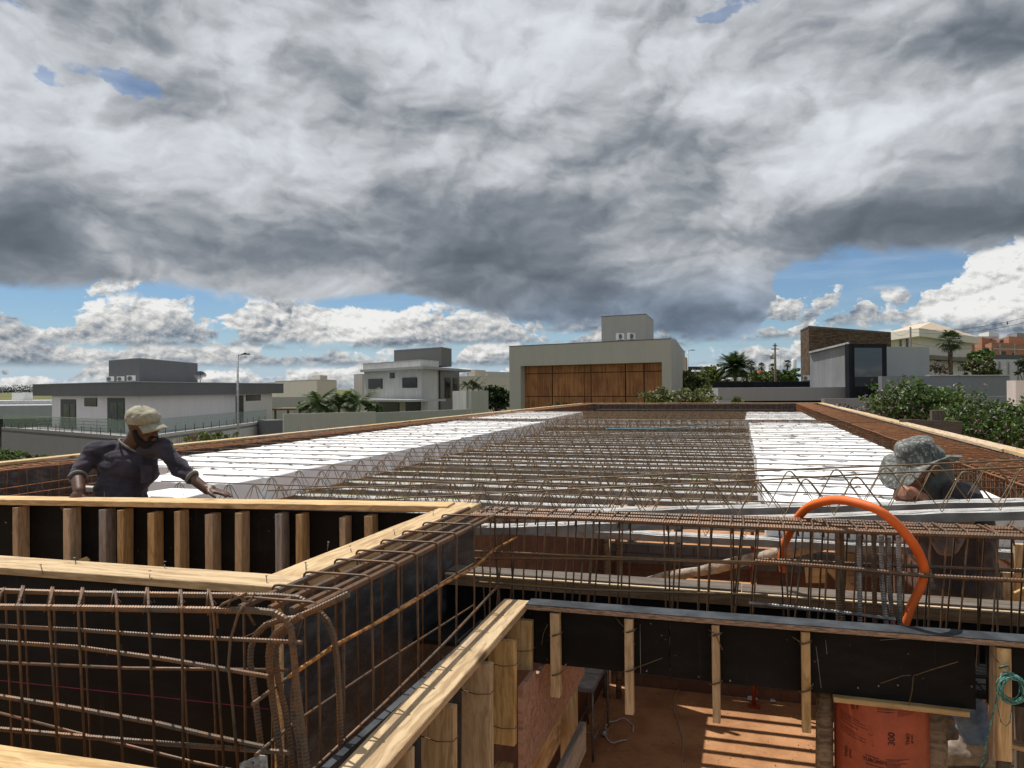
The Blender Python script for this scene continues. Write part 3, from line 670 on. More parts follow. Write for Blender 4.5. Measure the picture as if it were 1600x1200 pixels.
# left edge beam: two lengths of cage
t = thing('rebar_cage', (-5.75, 3, 4.3), 'orange rusty rebar cage on the left edge, near length behind the man in the cap', 'rebar cage', 'rebar cages of the slab edges')
cage(t, (-5.86, 2.6), (-5.86, 15.2), .26, 4.79, 4.36, .15, .006, .0035, RUST_OR, tops=(0, .2, .5, .8, 1), sides=(.25, .55), jit=.02, sseg=4, seg=5)
t = thing('rebar_cage', (-5.75, 15.3, 4.3), 'orange rusty rebar cage along the left edge formwork, far length beyond the foam rows', 'rebar cage', 'rebar cages of the slab edges')
cage(t, (-5.86, 15.3), (-5.86, 28.1), .26, 4.79, 4.36, .15, .006, .0035, RUST_OR, tops=(0, .5, 1), sides=(.4,), jit=.02, sseg=4, seg=4)
# right edge beam: wide dense cage
t = thing('rebar_cage', (1.85, 3, 4.3), 'wide dense rusty rebar cage on the right edge, near length behind the bucket hat', 'rebar cage', 'rebar cages of the slab edges')
cage(t, (1.56, 3.5), (1.50, 13.2), .52, 4.80, 4.34, .105, .007, .0038, RUST_OR, tops=(0, .12, .3, .5, .7, .88, 1), sides=(.2, .45, .7), jit=.018, sseg=4, seg=5)
t = thing('rebar_cage', (1.85, 13.3, 4.3), 'wide dense rusty rebar cage on the right edge, far length by the dark house', 'rebar cage', 'rebar cages of the slab edges')
cage(t, (1.50, 13.3), (1.44, 28.0), .52, 4.80, 4.34, .155, .007, .004, RUST_OR, tops=(0, .2, .5, .8, 1), sides=(.3, .6), jit=.02, sseg=4, seg=4)
mb = MB()
for q in range(5):
    x0 = 1.50+q*.012; mb.tube([(x0, 3.7+q*.5, 4.62-q*.03), (x0+.01, 6, 4.60-q*.02), (x0, 9+q, 4.52)], .006, 5)
put('loose_rebar', mb, RUST_OR, label='sagging bundle of orange bars lashed to the inner side of the right edge cage', cat='rebar bundle')
t = thing('rebar_cage', (-2, 28.1, 4.3), 'thin dark rebar cage lying along the far edge formwork', 'rebar cage', 'rebar cages of the slab edges')
cage(t, (-5.5, 28.24), (1.4, 28.24), .18, 4.78, 4.38, .2, .006, .005, RUST, tops=(0, 1), sides=(.5,), jit=.03, sseg=4, seg=4)
t = thing('rebar_cage', (-2, 14.3, 4.5), 'flat reddish rebar cage crossing the slab halfway between the foam rows', 'rebar cage')
cage(t, (-5.5, 14.42), (1.45, 14.42), .14, 4.80, 4.50, .2, .008, .005, RUST, tops=(0, .5, 1), sides=(), jit=.03, sseg=4, seg=5)
t = thing('cross_beam_formwork', (-2, 14.2, 4.0), 'low plywood trough crossing under the slab at its middle', 'formwork')
put('plywood_panel', MB().bb((-5.6, 14.20, 4.20), (1.6, 14.22, 4.62)), PLY_SCUFF_SKYLIT, t)
put('plywood_panel', MB().bb((-5.6, 14.56, 4.20), (1.6, 14.58, 4.62)), PLY_SCUFF_SKYLIT, t)
put('trough_bottom', MB().bb((-5.6, 14.225, 4.18), (1.6, 14.555, 4.20)), WOOD_RED, t)

# near beam cage (in front of the slab)
t = thing('rebar_cage', (.5, 3.1, 4.3), 'dense brown rebar cage of the near beam, crossing the picture in front of the slab', 'rebar cage', 'rebar cages of the near beams')
cage(t, (-1.12, 3.19), (2.45, 3.25), .19, 4.885, 4.31, .062, .0085, .0036, RUST, tops=(0, .14, .5, .86, 1), sides=(), jit=.020, ribs=True, seg=6, lean=-.02, skip=(4, 11), bott=(0, 1), wob=.003)
def bar_px(t, pts, r, m, name='longitudinal_bar', ribs=True, label=None, pitch=.010):
    return put(name, MB().tube(pts, r, 7 if ribs else 6, rib=(pitch, .0011) if ribs else None, smooth=not ribs), m, t, label=label)
Q = lambda y: (lambda *a: [PY(px, py, y) for px, py in a])
bar_px(t, Q(2.985)((742, 873), (800, 872), (1000, 874), (1290, 885)), .005, RUST, ribs=False)
bar_px(t, Q(2.985)((742, 861), (900, 868), (1100, 876), (1250, 880)), .0045, RUST_YEL, ribs=False)
bar_px(t, Q(2.985)((742, 909), (900, 921), (1200, 930)), .0045, RUST_YEL, ribs=False)
bar_px(t, Q(2.985)((1170, 942), (1300, 955), (1400, 968)), .006, STEEL)
bar_px(t, Q(2.985)((1180, 877), (1300, 886), (1450, 900), (1650, 910)), .0072, RUST)
bar_px(t, Q(3.17)((1190, 874), (1350, 882), (1480, 887), (1650, 894)), .0065, RUST)
# side cage between the well and the foreground board
t = thing('rebar_cage', (-1.1, 2.2, 4.3), 'receding rebar cage beside scuffed black plywood, with one bright orange bar', 'rebar cage', 'rebar cages of the near beams')
for a_, z_, r_ in [(-1.015, 4.875, .0085), (-1.055, 4.872, .0085), (-1.115, 4.872, .008), (-1.20, 4.868, .008)]:
    bar_px(t, [Vector((a_, 1.60, z_)), Vector((a_-.004, 2.3, z_-.003)), Vector((a_+.0, 3.2, z_))], r_, RUST)
orange_pts = [PX(452, 1057, -1.0), PX(520, 1010, -1.0), PX(600, 967, -1.0), PX(690, 914, -1.0), PX(745, 884, -1.0)]
orange_pts += [orange_pts[-1]+Vector((.0, .2, .02)), orange_pts[-1]+Vector((.03, .42, .03))]
bar_px(t, orange_pts, .0055, mat('bright_orange_rust', (.50, .22, .05), .6, .1, var=.3, scale=40), label='smooth bar of fresh bright orange rust', ribs=False)
bar_px(t, [PX(477, 1215, -1.0), PX(600, 1100, -1.0), PX(700, 1000, -1.0), PX(782, 912, -1.0)], .0055, RUST, ribs=False)
bar_px(t, [PX(500, 1215, -1.0), PX(600, 1128, -1.0), PX(690, 1045, -1.0), PX(770, 970, -1.0)], .006, RUST, ribs=False)
bar_px(t, [PX(395, 1100, -1.03), PX(459, 1052, -1.19), PX(600, 965, -1.19), PX(741, 880, -1.19)], .005, RUST, ribs=False)
bar_px(t, [PX(400, 1180, -1.03), PX(459, 1130, -1.19), PX(600, 1035, -1.19), PX(741, 945, -1.19)], .005, RUST, ribs=False)
for i, (px, py) in enumerate([(525, 945), (585, 926), (612, 903), (642, 881), (669, 866), (698, 849), (722, 834), (744, 820), (764, 807)]):
    p = Pz(px, py, 4.885); mb = MB()
    stirrup(mb, Vector((-1.215, p.y, 4.885)), Vector((1, .02, 0)).normalized(), Vector((0, 0, 1)), .21, .57, .0037, tilt=Vector((0, rnd.uniform(-.03, .02), 0))); put('stirrup', mb, RUST, t)
# cage in the left foreground
t = thing('rebar_cage', (-1.9, 1.6, 4.25), 'large rebar cage filling the bottom left corner, ribbed bars against black plywood', 'rebar cage', 'rebar cages of the near beams')
YN, YF = 1.52, 1.69
for pts, yy, r in [(((-60, 978), (0, 978), (120, 984), (260, 994), (420, 1001), (472, 1004)), YN, .0045), (((-60, 1001), (0, 1003), (120, 1011), (260, 1030), (420, 1057)), YN, .005),
                   (((-60, 1086), (0, 1088), (120, 1107), (250, 1131), (330, 1150), (412, 1167)), YN, .0055), (((-60, 1138), (0, 1139), (120, 1150), (300, 1165), (455, 1176)), YN, .0055),
                   (((0, 1035), (200, 1044), (450, 1047)), YF, .0045), (((0, 1114), (120, 1145), (300, 1190), (420, 1215)), YF, .0045)]:
    bar_px(t, [PY(x, y, yy) for x, y in pts], r, RUST, ribs=yy == YN, pitch=.008)
bar_px(t, [PY(x, y, YF) for x, y in ((-60, 922), (0, 923), (130, 927), (260, 929), (430, 931), (466, 934), (492, 948), (512, 970), (522, 995), (527, 1035), (531, 1100), (534, 1215))], .0072, RUST, name='bent_bar', pitch=.0085)
bar_px(t, [PY(x, y, YN) for x, y in ((-60, 947), (0, 948), (200, 951), (400, 954), (428, 957), (446, 967), (455, 985), (459, 1020), (463, 1065), (470, 1120), (482, 1215))], .0075, RUST, name='bent_bar', pitch=.0085)
for pts, yy, r in [(((545, 928), (496, 951), (462, 966), (437, 969), (415, 977), (400, 992), (392, 1012), (391, 1035), (397, 1075), (409, 1178)), 1.585, .0072),
                   (((470, 962), (447, 978), (432, 989), (422, 1005), (420, 1025), (422, 1060), (427, 1100), (434, 1150), (440, 1215)), 1.56, .0078),
                   (((455, 975), (440, 993), (431, 1010), (431, 1035), (436, 1070), (445, 1107), (452, 1150), (457, 1215)), 1.60, .0072),
                   (((456, 990), (460, 1025), (461, 1060), (458, 1095), (460, 1125), (467, 1155), (474, 1215)), 1.545, .0068)]:
    bar_px(t, [PY(x, y, yy) for x, y in pts], r, RUST, name='bent_bar', pitch=.0085)
for (x0, y0), (x1, y1), (fx, fy) in [((-22, 947), (-14, 1230), (8, 922)), ((28, 945), (40, 1230), (37, 919)), ((76, 948), (94, 1230), (83, 921)), ((122, 949), (135, 1230), (130, 922)), ((183, 948), (193, 1230), (180, 925)),
                                     ((232, 949), (244, 1230), (231, 922)), ((284, 948), (287, 1230), (283, 925)), ((333, 950), (352, 1230), (327, 924))]:
    a, b = PY(x0, y0, YN-.006), PY(x1, y1, YN-.006); c = PY(fx, fy-2, YF+.006); d = PY(fx+14, 1230, YF+.006)
    mb = MB(); pts = [c+Vector((.02, -.035, -.03)), c+Vector((0, -.004, .004)), c]+bent(c, a, b, .014)+[b]; mb.tube(pts, .0034, 6); put('stirrup', mb, RUST, t)
    mb = MB(); mb.tube([c+Vector((0, 0, .004)), c+Vector((.001, 0, -.02)), d], .003, 5); put('stirrup', mb, RUST, t)
mb = MB(); mb.tube([PY(x, y, YN-.01) for x, y in ((381, 946), (372, 960), (360, 1000), (357, 1040), (364, 1110), (375, 1230))], .0038, 6); put('stirrup', mb, RUST, t)
mb = MB(); mb.tube([PY(x, y, YN) for x, y in ((352, 959), (364, 928), (372, 931), (385, 940), (392, 938), (398, 927))], .0032, 6)
mb.tube([PY(x, y, YN) for x, y in ((340, 982), (338, 955), (348, 944), (385, 927))], .0036, 6); put('tie_wire', mb, RUST, t)
mb = MB(); mb.tube([PY(x, y, 1.56) for x, y in ((375, 998), (395, 990), (420, 970), (436, 965), (445, 975))], .0012, 4); mb.tube([PY(x, y, 1.56) for x, y in ((455, 985), (464, 1002), (461, 1008), (470, 975), (474, 965))], .0012, 4)
for x, y in ((30, 945), (78, 948), (124, 950), (184, 949), (232, 950), (284, 949), (333, 952)):
    c = PY(x, y, YN); mb.tube([c+Vector((-.006, -.012, -.012)), c+Vector((.004, -.012, .009)), c+Vector((.007, .004, .013)), c+Vector((0, -.004, .024))], .0012, 4)
put('tie_wire', mb, RUST, t)
mb = MB(); c = [PY(x, y, 1.50) for x, y in ((374, 1193), (405, 1180), (417, 1181), (420, 1232), (376, 1236))]
mb.add(c+[q+Vector((0, .0015, 0)) for q in c], [(0, 1, 2, 3, 4), (9, 8, 7, 6, 5)]+[(i, i+5, (i+1) % 5+5, (i+1) % 5) for i in range(5)])
tag_o = put('paper_tag', mb, mat('grubby_paper', (.72, .69, .62), .85, scale=60, var=.3, col2=(.30, .25, .20)), label='creased paper tag with a small blue dot, wired to a bent foreground bar', cat='tag')
mb = MB(); c = PY(396, 1191.5, 1.4985); mb.tube([c+Vector((0, 0, 0)), c+Vector((0, -.0004, 0))], .0028, 10); put('blue_dot', mb, mat('blue_ink', (.03, .05, .22), .6), tag_o)
# starter bars of the round column
t = thing('column_bars', (.38, 3.05, 4.2), 'cluster of thick grey ribbed starter bars rising inside the near cage above the orange tube', 'starter bars')
for px, y0, y1, tt, m in [(1308, 829, 975, 3.02, RUST), (1315, 832, 975, 3.08, RUST), (1342, 836, 975, 3.0, STEEL), (1365, 835, 975, 3.03, RUST), (1377, 836, 978, 3.0, STEEL), (1388, 840, 982, 3.06, STEEL), (1404, 837, 985, 3.0, STEEL)]:
    bar_px(t, [PY(px, y0, tt), PY(px+1, (y0+y1)/2, tt), PY(px+8 if px > 1370 and px < 1400 else px+2, y1, tt), PY(px+3, y1+40, tt)], .0082, m, name='bar', pitch=.009)

# ------------------------------------------------------------------ lattice joists
def lattice_pts(L, h, hw, per, side, ph):
    pts = []; x = -L/2+ph
    while x < L/2-per:
        for u, k in ((0, 0), (.40, .90), (.455, .985), (.5, 1.0), (.545, .985), (.60, .90)):
            pts.append((x+u*per, side*hw*(1-k*.88), .012+(h-.012)*k))
        x += per
    return pts
def joist_parts(parent, L, h, per, bw=.12, bh=.036, M=None, r=.003, rt=.0042, a_off=0.0, ph=0.0, base=True):
    M = M or Matrix.Identity(4)
    rr = random.Random(int(L*1000+ph*977))
    if base:
        mb = MB(); n = int(L/.11); vs = []; fs = []
        for i in range(n+1):
            x = -L/2+L*i/n; j = rr.uniform(-.005, .005); k = rr.uniform(-.005, .005); u = rr.uniform(-.003, .003)
            for y, z in ((-bw/2+j, bh+u), (-bw/2-.002, 0), (bw/2+.002, 0), (bw/2+k, bh+u*.5), (0, bh+.004+u)): vs.append(M @ Vector((x, y, z)))
        for i in range(n):
            for k in range(5): a = i*5+k; b = i*5+(k+1) % 5; fs.append((a, a+5, b+5, b))
        fs += [(0, 1, 2, 3, 4), tuple(n*5+k for k in (4, 3, 2, 1, 0))]; fs = [tuple(reversed(f)) for f in fs]
        mb.add(vs, fs); me = mb.mesh('concrete_base', ORG[parent]); bmf = bmesh.new(); bmf.from_mesh(me); bmesh.ops.recalc_face_normals(bmf, faces=bmf.faces); bmf.to_mesh(me); bmf.free()
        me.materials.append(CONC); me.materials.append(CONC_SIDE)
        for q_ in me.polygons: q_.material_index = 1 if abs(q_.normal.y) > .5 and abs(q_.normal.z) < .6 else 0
        o = bpy.data.objects.new('concrete_base', me); COL.objects.link(o); o.parent = parent; ORG[o] = ORG[parent]
    put('top_bar', MB().tube([M @ Vector((-L/2-.05+q*(L+.1)/8, 0, bh+h+rr.uniform(-.002, .002))) for q in range(9)], rt, 6), RUST_YEL, parent)
    for sd in (-1, 1):
        pts = [M @ (Vector(p)+Vector((0, 0, bh-.008))) for p in lattice_pts(L, h, .048, per, sd, ph)]
        put('lattice_wire', MB().tube(pts, r, 4, smooth=True, ref=(M.to_3x3() @ Vector((0, 1, 0))).normalized()), RUST_YEL, parent)
JL, JC, JZ = 7.05, -2.02, 4.545
protos = []
rowY = [4.35+.435*k for k in range(23)]+[14.85+.435*k for k in range(12)]
for k in range(6):
    Lk = 5.35 if k < 2 else JL; xk = 1.505-Lk/2
    t = thing('lattice_joist', (xk, rowY[k], JZ), '', 'joist'); joist_parts(t, Lk, .196, .2, ph=k*.037, M=Matrix.Translation((xk, rowY[k], JZ))); protos.append(t)
for k, y in enumerate(rowY):
    near = k < 10
    if near: lab = 'lattice joist crossing the whole slab, %s one counted from the near beam' % ORD[k]
    elif k < 23: lab = 'brown lattice joist in the middle of the slab, before the cross cage'
    else: lab = 'brown lattice joist in the far bay of the slab, beyond the cross cage'
    o = protos[k] if k < 6 else copy_tree(protos[2+(k*7+k//3) % 4])
    o.location = (o.location.x+(0 if k < 6 else rnd.uniform(-.09, .09)), y+rnd.uniform(-.01, .01), JZ+rnd.uniform(-.003, .003)); o.rotation_euler = (0, 0, rnd.uniform(-.0022, .0022))
    setp(o, lab, 'joist', 'lattice joists of the near rows' if near else ('lattice joists of the middle rows' if k < 23 else 'lattice joists of the far bay'))
# two loose joists laid over the others at the front
for (l, r_, yl, yr, nm) in [((589, 780), (1600, 729), 3.86, 3.55, 'nearer of two, zigzag before the bucket hat'), ((540, 762), (1600, 719), 4.12, 3.76, 'farther of two')]:
    A, Bq = PY(*l, yl), PY(*r_, yr); ext = (Bq-A).normalized(); A2, B2 = A-ext*.55, Bq+ext*.35
    L = (B2-A2).length; X = ext; Y = Vector((0, 0, 1)).cross(X).normalized(); Zv = X.cross(Y); C = (A2+B2)/2-Zv*.203
    Mx = Matrix(((X.x, Y.x, Zv.x, C.x), (X.y, Y.y, Zv.y, C.y), (X.z, Y.z, Zv.z, C.z), (0, 0, 0, 1)))
    t = thing('lattice_joist', C, 'loose lattice joist lying askew at the front, '+nm, 'joist', 'loose joists over the near rows'); joist_parts(t, L, .167, .205, M=Mx, r=.0028, rt=.0040, ph=.02 if 'nearer' in nm else .1)

# ------------------------------------------------------------------ foam blocks
def foam_mesh(L, W, H, seed):
    rr = random.Random(seed); nx, ny = 14, 5; bm = bmesh.new(); bmesh.ops.create_cube(bm, size=1)
    bmesh.ops.scale(bm, vec=(L, W, H), verts=bm.verts); bmesh.ops.bevel(bm, geom=bm.edges[:], offset=.006, segments=1, affect='EDGES')
    long_e = [e for e in bm.edges if abs((e.verts[0].co-e.verts[1].co).x) > L*.5]
    bmesh.ops.subdivide_edges(bm, edges=long_e, cuts=18, use_grid_fill=True)
    for v in bm.verts:
        c = v.co; n = mnoise.noise(Vector((c.x*9+seed*3.1, c.y*9, c.z*9)))
        if abs(c.y) > W/2-.012 and c.z > H/2-.02: c.z -= max(0, n-.15)*.03; c.y -= math.copysign(max(0, n-.15)*.02, c.y)
        c.x += n*.004; c.z += H/2
    bmesh.ops.recalc_face_normals(bm, faces=bm.faces); me = bpy.data.meshes.new('foam_block'); bm.to_mesh(me); bm.free(); me.materials.append(EPS); return me
fm = {('a', i): foam_mesh(.905, .362, .186, i) for i in range(4)}
fm.update({('b', i): foam_mesh(1.26, .362, .186, 10+i) for i in range(4)}); fm.update({('c', i): foam_mesh(.68, .362, .186, 20+i) for i in range(1)})
fm[('d', 0)] = foam_mesh(.42, .34, .186, 31)
def foam(kind, i, x, y, lab, grp, z=4.583):
    o = bpy.data.objects.new('foam_block', fm[(kind, i % (1 if kind in 'cd' else 4))]); COL.objects.link(o); o.location = (x, y, z-(.02 if kind == 'd' else 0)+rnd.uniform(-.002, .002)); o.rotation_euler = (rnd.uniform(-.003, .003), rnd.uniform(-.001, .001), rnd.uniform(-.003, .003)+(math.pi if rnd.random() < .5 else 0))
    setp(o, lab, 'foam block', grp)
for k in range(len(rowY)-1):
    if k == 22: continue
    y = (rowY[k]+rowY[k+1])/2; i = rnd.randrange(4)
    far = k > 22
    rx = (-3.36-.034*(y-4.5) if not far else -3.98-.045*(y-15))
    for c in range(2):
        x = rx-.455-c*.908+rnd.uniform(-.006, .006)
        if c and k < 2: continue
        side = 'outer' if c else 'inner'
        if k < 8: lab = 'white foam block of the left strip, %s of its row, %s row from the well' % (side, ORD[k])
        elif not far: lab = 'white foam block in the left strip, %s column, middle rows before the cross cage' % side
        else: lab = 'white foam block in the left strip, %s column, beyond the cross cage' % side
        foam('a', rnd.randrange(4), x, y, lab, 'foam blocks of the left strip, %s column, %s' % (side, 'near rows' if k < 8 else ('middle rows' if not far else 'far rows')))
    # right strip
    if k == 0:
        pass
    x = (.06-.012*(y-4.5) if not far else -.12)+.63+rnd.uniform(-.008, .008)
    if k < 8: lab = 'white foam block of the right strip, %s row from the near beam' % ORD[k]
    elif not far: lab = 'white foam block in the right strip, middle rows before the cross cage'
    else: lab = 'white foam block in the right strip, beyond the cross cage'
    foam('b', rnd.randrange(4), x, y, lab, 'foam blocks of the right strip, %s' % ('near rows' if k < 8 else ('middle rows' if not far else 'far rows')))

foam('d', 0, -3.56, 4.07, 'small foam piece under the hand of the man in the cap', 'foam blocks of the left strip, near rows')
# hose lying over the joists, orange conduit
mb = MB(); mb.tube([Pz(x, y, 4.80) for x, y in ((946, 670), (1020, 670), (1070, 668), (1100, 665), (1122, 664))], .007, 6)
put('blue_hose', mb, mat('pale_blue_plastic', (.10, .28, .36), .5), label='thin pale blue hose lying over the joists in the middle distance', cat='hose')
cpts = [PY(x, y, yy) for x, y, yy in ((1224, 893, 3.36), (1222, 872, 3.35), (1226, 850, 3.33), (1235, 830, 3.30), (1246, 810, 3.25), (1262, 793, 3.18), (1285, 784, 3.10), (1312, 781, 3.02), (1345, 787, 2.95), (1375, 799, 2.92), (1402, 820, 2.93), (1424, 846, 2.95), (1438, 870, 2.99), (1444, 893, 3.01), (1438, 918, 3.02), (1425, 945, 3.03), (1415, 972, 3.03), (1410, 990, 3.03))]
def smooth_path(pts, n=6):
    out = []
    for i in range(len(pts)-1):
        p0, p1, p2, p3 = pts[max(0, i-1)], pts[i], pts[i+1], pts[min(len(pts)-1, i+2)]
        for k in range(n):
            s = k/n; out.append(.5*((2*p1)+(p2-p0)*s+(2*p0-5*p1+4*p2-p3)*s*s+(3*p1-p0-3*p2+p3)*s**3))
    out.append(pts[-1]); return out
put('corrugated_conduit', MB().tube(smooth_path(cpts), .0146, 16, rib=(.0085, .0023), smooth=True), mat('orange_plastic', (.82, .16, .025), .6, var=.05, spec=.5), label='bright orange corrugated conduit arching out of the near rebar cage', cat='conduit')
# the round cardboard column form, its cap board and log props
TX, TY, TR = .43, 3.02, .156
t = thing('column_form_tube', (TX, TY, 0), 'round orange-red printed cardboard column form standing under the near beam', 'column form')
mb = MB(); n = 64; vs = []; fs = []
for j in range(25):
    z = 4.305*j/24
    for k in range(n): a = 2*math.pi*k/n; rr_ = TR+mnoise.noise(Vector((math.cos(a)*1.5, math.sin(a)*1.5, z*2)))*.0018; vs.append((TX+rr_*math.cos(a), TY+rr_*math.sin(a), z))
for j in range(24):
    for k in range(n): a = j*n+k; b = j*n+(k+1) % n; fs.append((a, b, b+n, a+n))
mb.add(vs, fs, True); put('tube', mb, mat('orange_red_card', (.36, .075, .036), .62, var=.16, scale=5, bump=.2, bscale=9, coat=.15), t)
INK = mat('dark_print_ink', (.10, .022, .016), .8, var=.3, scale=60)
view_ang = math.atan2(-TY, -TX)       # bearing from the tube to the camera
def wrap(mb, pts2, faces, x0, z0, rot=0.0, off=.0012):
    c, s_ = math.cos(rot), math.sin(rot); vs = []
    for x, y in pts2:
        u = x*c-y*s_+x0; z = x*s_+y*c+z0; a = view_ang+u/TR; vs.append((TX+(TR+off+.0006)*math.cos(a), TY+(TR+off+.0006)*math.sin(a), z))
    mb.add(vs, faces)
def print_text(mb, s, size, x0, z0, rot=0.0, bold=0.0):
    cu = bpy.data.curves.new('print', 'FONT'); cu.body = s; cu.size = size; cu.align_x = 'CENTER'; cu.align_y = 'CENTER'; cu.offset = bold; cu.resolution_u = 3
    o = bpy.data.objects.new('print', cu); COL.objects.link(o); bpy.context.view_layer.update()
    me = bpy.data.meshes.new_from_object(o.evaluated_get(bpy.context.evaluated_depsgraph_get())); bm = bmesh.new(); bm.from_mesh(me)
    bmesh.ops.triangulate(bm, faces=bm.faces); bmesh.ops.subdivide_edges(bm, edges=[e for e in bm.edges if e.calc_length() > .01], cuts=1)
    bm.verts.ensure_lookup_table(); wrap(mb, [(v.co.x, v.co.y) for v in bm.verts], [tuple(v.index for v in f.verts) for f in bm.faces], x0, z0, rot); bm.free()
    bpy.data.objects.remove(o); bpy.data.curves.remove(cu); bpy.data.meshes.remove(me)
def strip(mb, x0, z0, x1, z1, th=.0022, n=5):
    vs = []; fs = []
    for i in range(n+1):
        x = x0+(x1-x0)*i/n; z = z0+(z1-z0)*i/n; vs += [(x, z-th/2), (x, z+th/2)]
        if i: fs.append((2*i-2, 2*i, 2*i+1, 2*i-1))
    wrap(mb, vs, fs, 0, 0)
def tz(py): return PY(1370, py, TY-TR).z
def tu(px):                           # arc position on the tube seen at a bearing
    X = PY(px, 1150, TY-TR); v = Vector((TX, TY, 0)); d = v.normalized(); perp = Vector((-d.y, d.x, 0)); lat = -(Vector((X.x, X.y, 0))-v).dot(perp)
    dist = v.length; return math.asin(max(-1, min(1, (lat/ (dist-TR*.6) * dist*.985)/TR)))*TR
mb = MB()
for px, py in ((1393, 1152),): print_text(mb, '300', .030, tu(px), tz(py), math.pi/2, .0008)
print_text(mb, '300', .030, tu(1317), tz(1098), -math.pi/2, .0008)
for px, py, rot in ((1421, 1152, math.pi/2), (1336, 1110, -math.pi/2), (1325, 1192, math.pi/2)):
    print_text(mb, 'TNO', .018, tu(px-3), tz(py), rot, .0006); print_text(mb, 'green', .013, tu(px+(3 if rot > 0 else 5)), tz(py), rot, .0003)
print_text(mb, 'TUBOMIN', .0165, tu(1366), tz(1191), 0, .0007)
put('lettering', mb, INK, t); mb = MB()
strip(mb, tu(1352), tz(1184), tu(1373), tz(1186), .003); strip(mb, tu(1352), tz(1197), tu(1380), tz(1199), .0026)
for k in range(5): strip(mb, tu(1384), tz(1185+k*3.2), tu(1404+rnd.uniform(0, 16)), tz(1185+k*3.2)+.004, .0018)
for k in range(7):
    q = 1129+k*4.6+(3 if k > 3 else 0); strip(mb, tu(1312), tz(q), tu(1330+(22 if k in (1, 2, 5, 6) else 8)+rnd.uniform(0, 6)), tz(q+6), .0019)
for k in range(4): strip(mb, tu(1371), tz(1100+k*4), tu(1398), tz(1099+k*4), .0024)
for k in range(6): strip(mb, tu(1402), tz(1101+k*3), tu(1428), tz(1097+k*3), .0017)
put('fine_print', mb, INK, t); mb = MB()
for a_, b_ in (((1359, 1136), (1357.5, 1151)), ((1359, 1136), (1364.5, 1151)), ((1357.5, 1151), (1364.5, 1151)), ((1360, 1151), (1362, 1167)), ((1362, 1151), (1365.5, 1167)), ((1362, 1167), (1365.5, 1167))):
    strip(mb, tu(a_[0]), tz(a_[1]), tu(b_[0]), tz(b_[1]), .0016)
put('printed_arrow', mb, INK, t)
plank('cap_board', (TX-.17, 2.874, 4.318), (TX+.245, 2.878, 4.313), .03, .018, WOOD_STUD, t)
for px, r_, lab in ((1286, .030, 'slim dark log prop left of the orange column form'), (1460, .044, 'stout knotty log prop right of the orange column form')):
    p = PY(px, 1130, 3.0); pts = [(p.x+math.sin(i*.8+px)*.006, p.y+math.cos(i*.7)*.005, 4.30*i/12) for i in range(13)]
    put('log_prop', MB().tube(pts, [r_*(1+.07*math.sin(i*2.1+px)) for i in range(13)], 12), WOOD_LOG, label=lab, cat='log prop', group='log props under the near beam')

# ------------------------------------------------------------------ below the slab
BRICK = block_mat('orange_hollow_brick', ((.22, .115, .075), (.16, .08, .05)), (.12, .105, .09), .29, .19)
BLOCK = block_mat('grey_concrete_block', ((.20, .20, .20), (.15, .15, .155)), (.10, .10, .10), .40, .20)
t = thing('lower_wall', (-.5, 14.1, 0), 'brick wall under the slab with a grey block course on top and an opening', 'wall')
put('brickwork', MB().bb((-2.5, 13.95, 0), (-1.15, 14.12, 2.22)).bb((.05, 13.95, 0), (2.1, 14.12, 2.22)).bb((-1.149, 13.95, 2.0), (.049, 14.12, 2.22)).bb((-1.149, 13.95, 0), (.049, 14.12, .9)), BRICK, t, uv=True)
put('block_course', MB().bb((-2.5, 13.93, 2.22), (2.1, 14.13, 2.56)), BLOCK, t, uv=True)
t = put('lower_wall', MB().bb((-2.78, 7.0, 0), (-2.6, 13.9, 4.3)), BRICK, uv=True, label='long brick wall under the left foam strip, seen between the cage bars', cat='wall')
t = put('lower_wall', MB().bb((2.25, 6.0, 0), (2.42, 20, 4.15)), BRICK, uv=True, label='brick wall under the right edge of the slab', cat='wall')
k = 0
for px, ty, r_, lab in ((946, 13.3, .06, 'thick log prop under the slab, left of the pale one'), (966, 13.3, .05, 'slim dark log prop under the slab'), (987, 14.4, .07, 'pale log prop under the middle of the slab'), (1060, 14.4, .08, 'log prop standing by the sunlit opening in the brick wall'), (1232, 14.4, .09, 'grey log prop behind the hanging end of the orange conduit'), (1330, 6.2, .055, 'log prop behind the starter bars'), (1545, 5.7, .05, 'log prop behind the man in the bucket hat')):
    p = PY(px, 880, ty); pts = [(p.x+math.sin(i*.9+px)*.012, p.y+math.cos(i*.7)*.01, 4.53*i/9) for i in range(10)]
    put('log_prop', MB().tube(pts, [r_*(1+.08*math.sin(i*2.3+px)) for i in range(10)], 10), WOOD_OLD if px in (987, 1232) else WOOD_LOG, label=lab, cat='log prop', group='log props under the slab')
t = thing('steel_prop', tuple(PY(1176, 900, 13.6).xy)+(0,), 'thin orange steel prop under the slab before the brick wall', 'steel prop'); o_ = ORG[t]
put('tube', MB().tube([(o_.x, o_.y, 0), (o_.x, o_.y, 4.5)], .03, 10), mat('orange_red_paint', (.34, .07, .02), .5), t)
put('foot_plate', MB().bb((o_.x-.1, o_.y-.1, 0), (o_.x+.1, o_.y+.1, .012)), MATS['orange_red_paint'], t)
put('collar_nut', MB().tube([(o_.x, o_.y, 2.3), (o_.x, o_.y, 2.42)], .05, 10), MATS['orange_red_paint'], t)
A, Bq = PY(1030, 905, 5.6), PY(1250, 858, 5.0); d = (Bq-A).normalized()
pts = [A-d*.9+(Bq+d*.15-(A-d*.9))*(i/14)+Vector((0, 0, math.sin(i*1.3)*.006)) for i in range(15)]
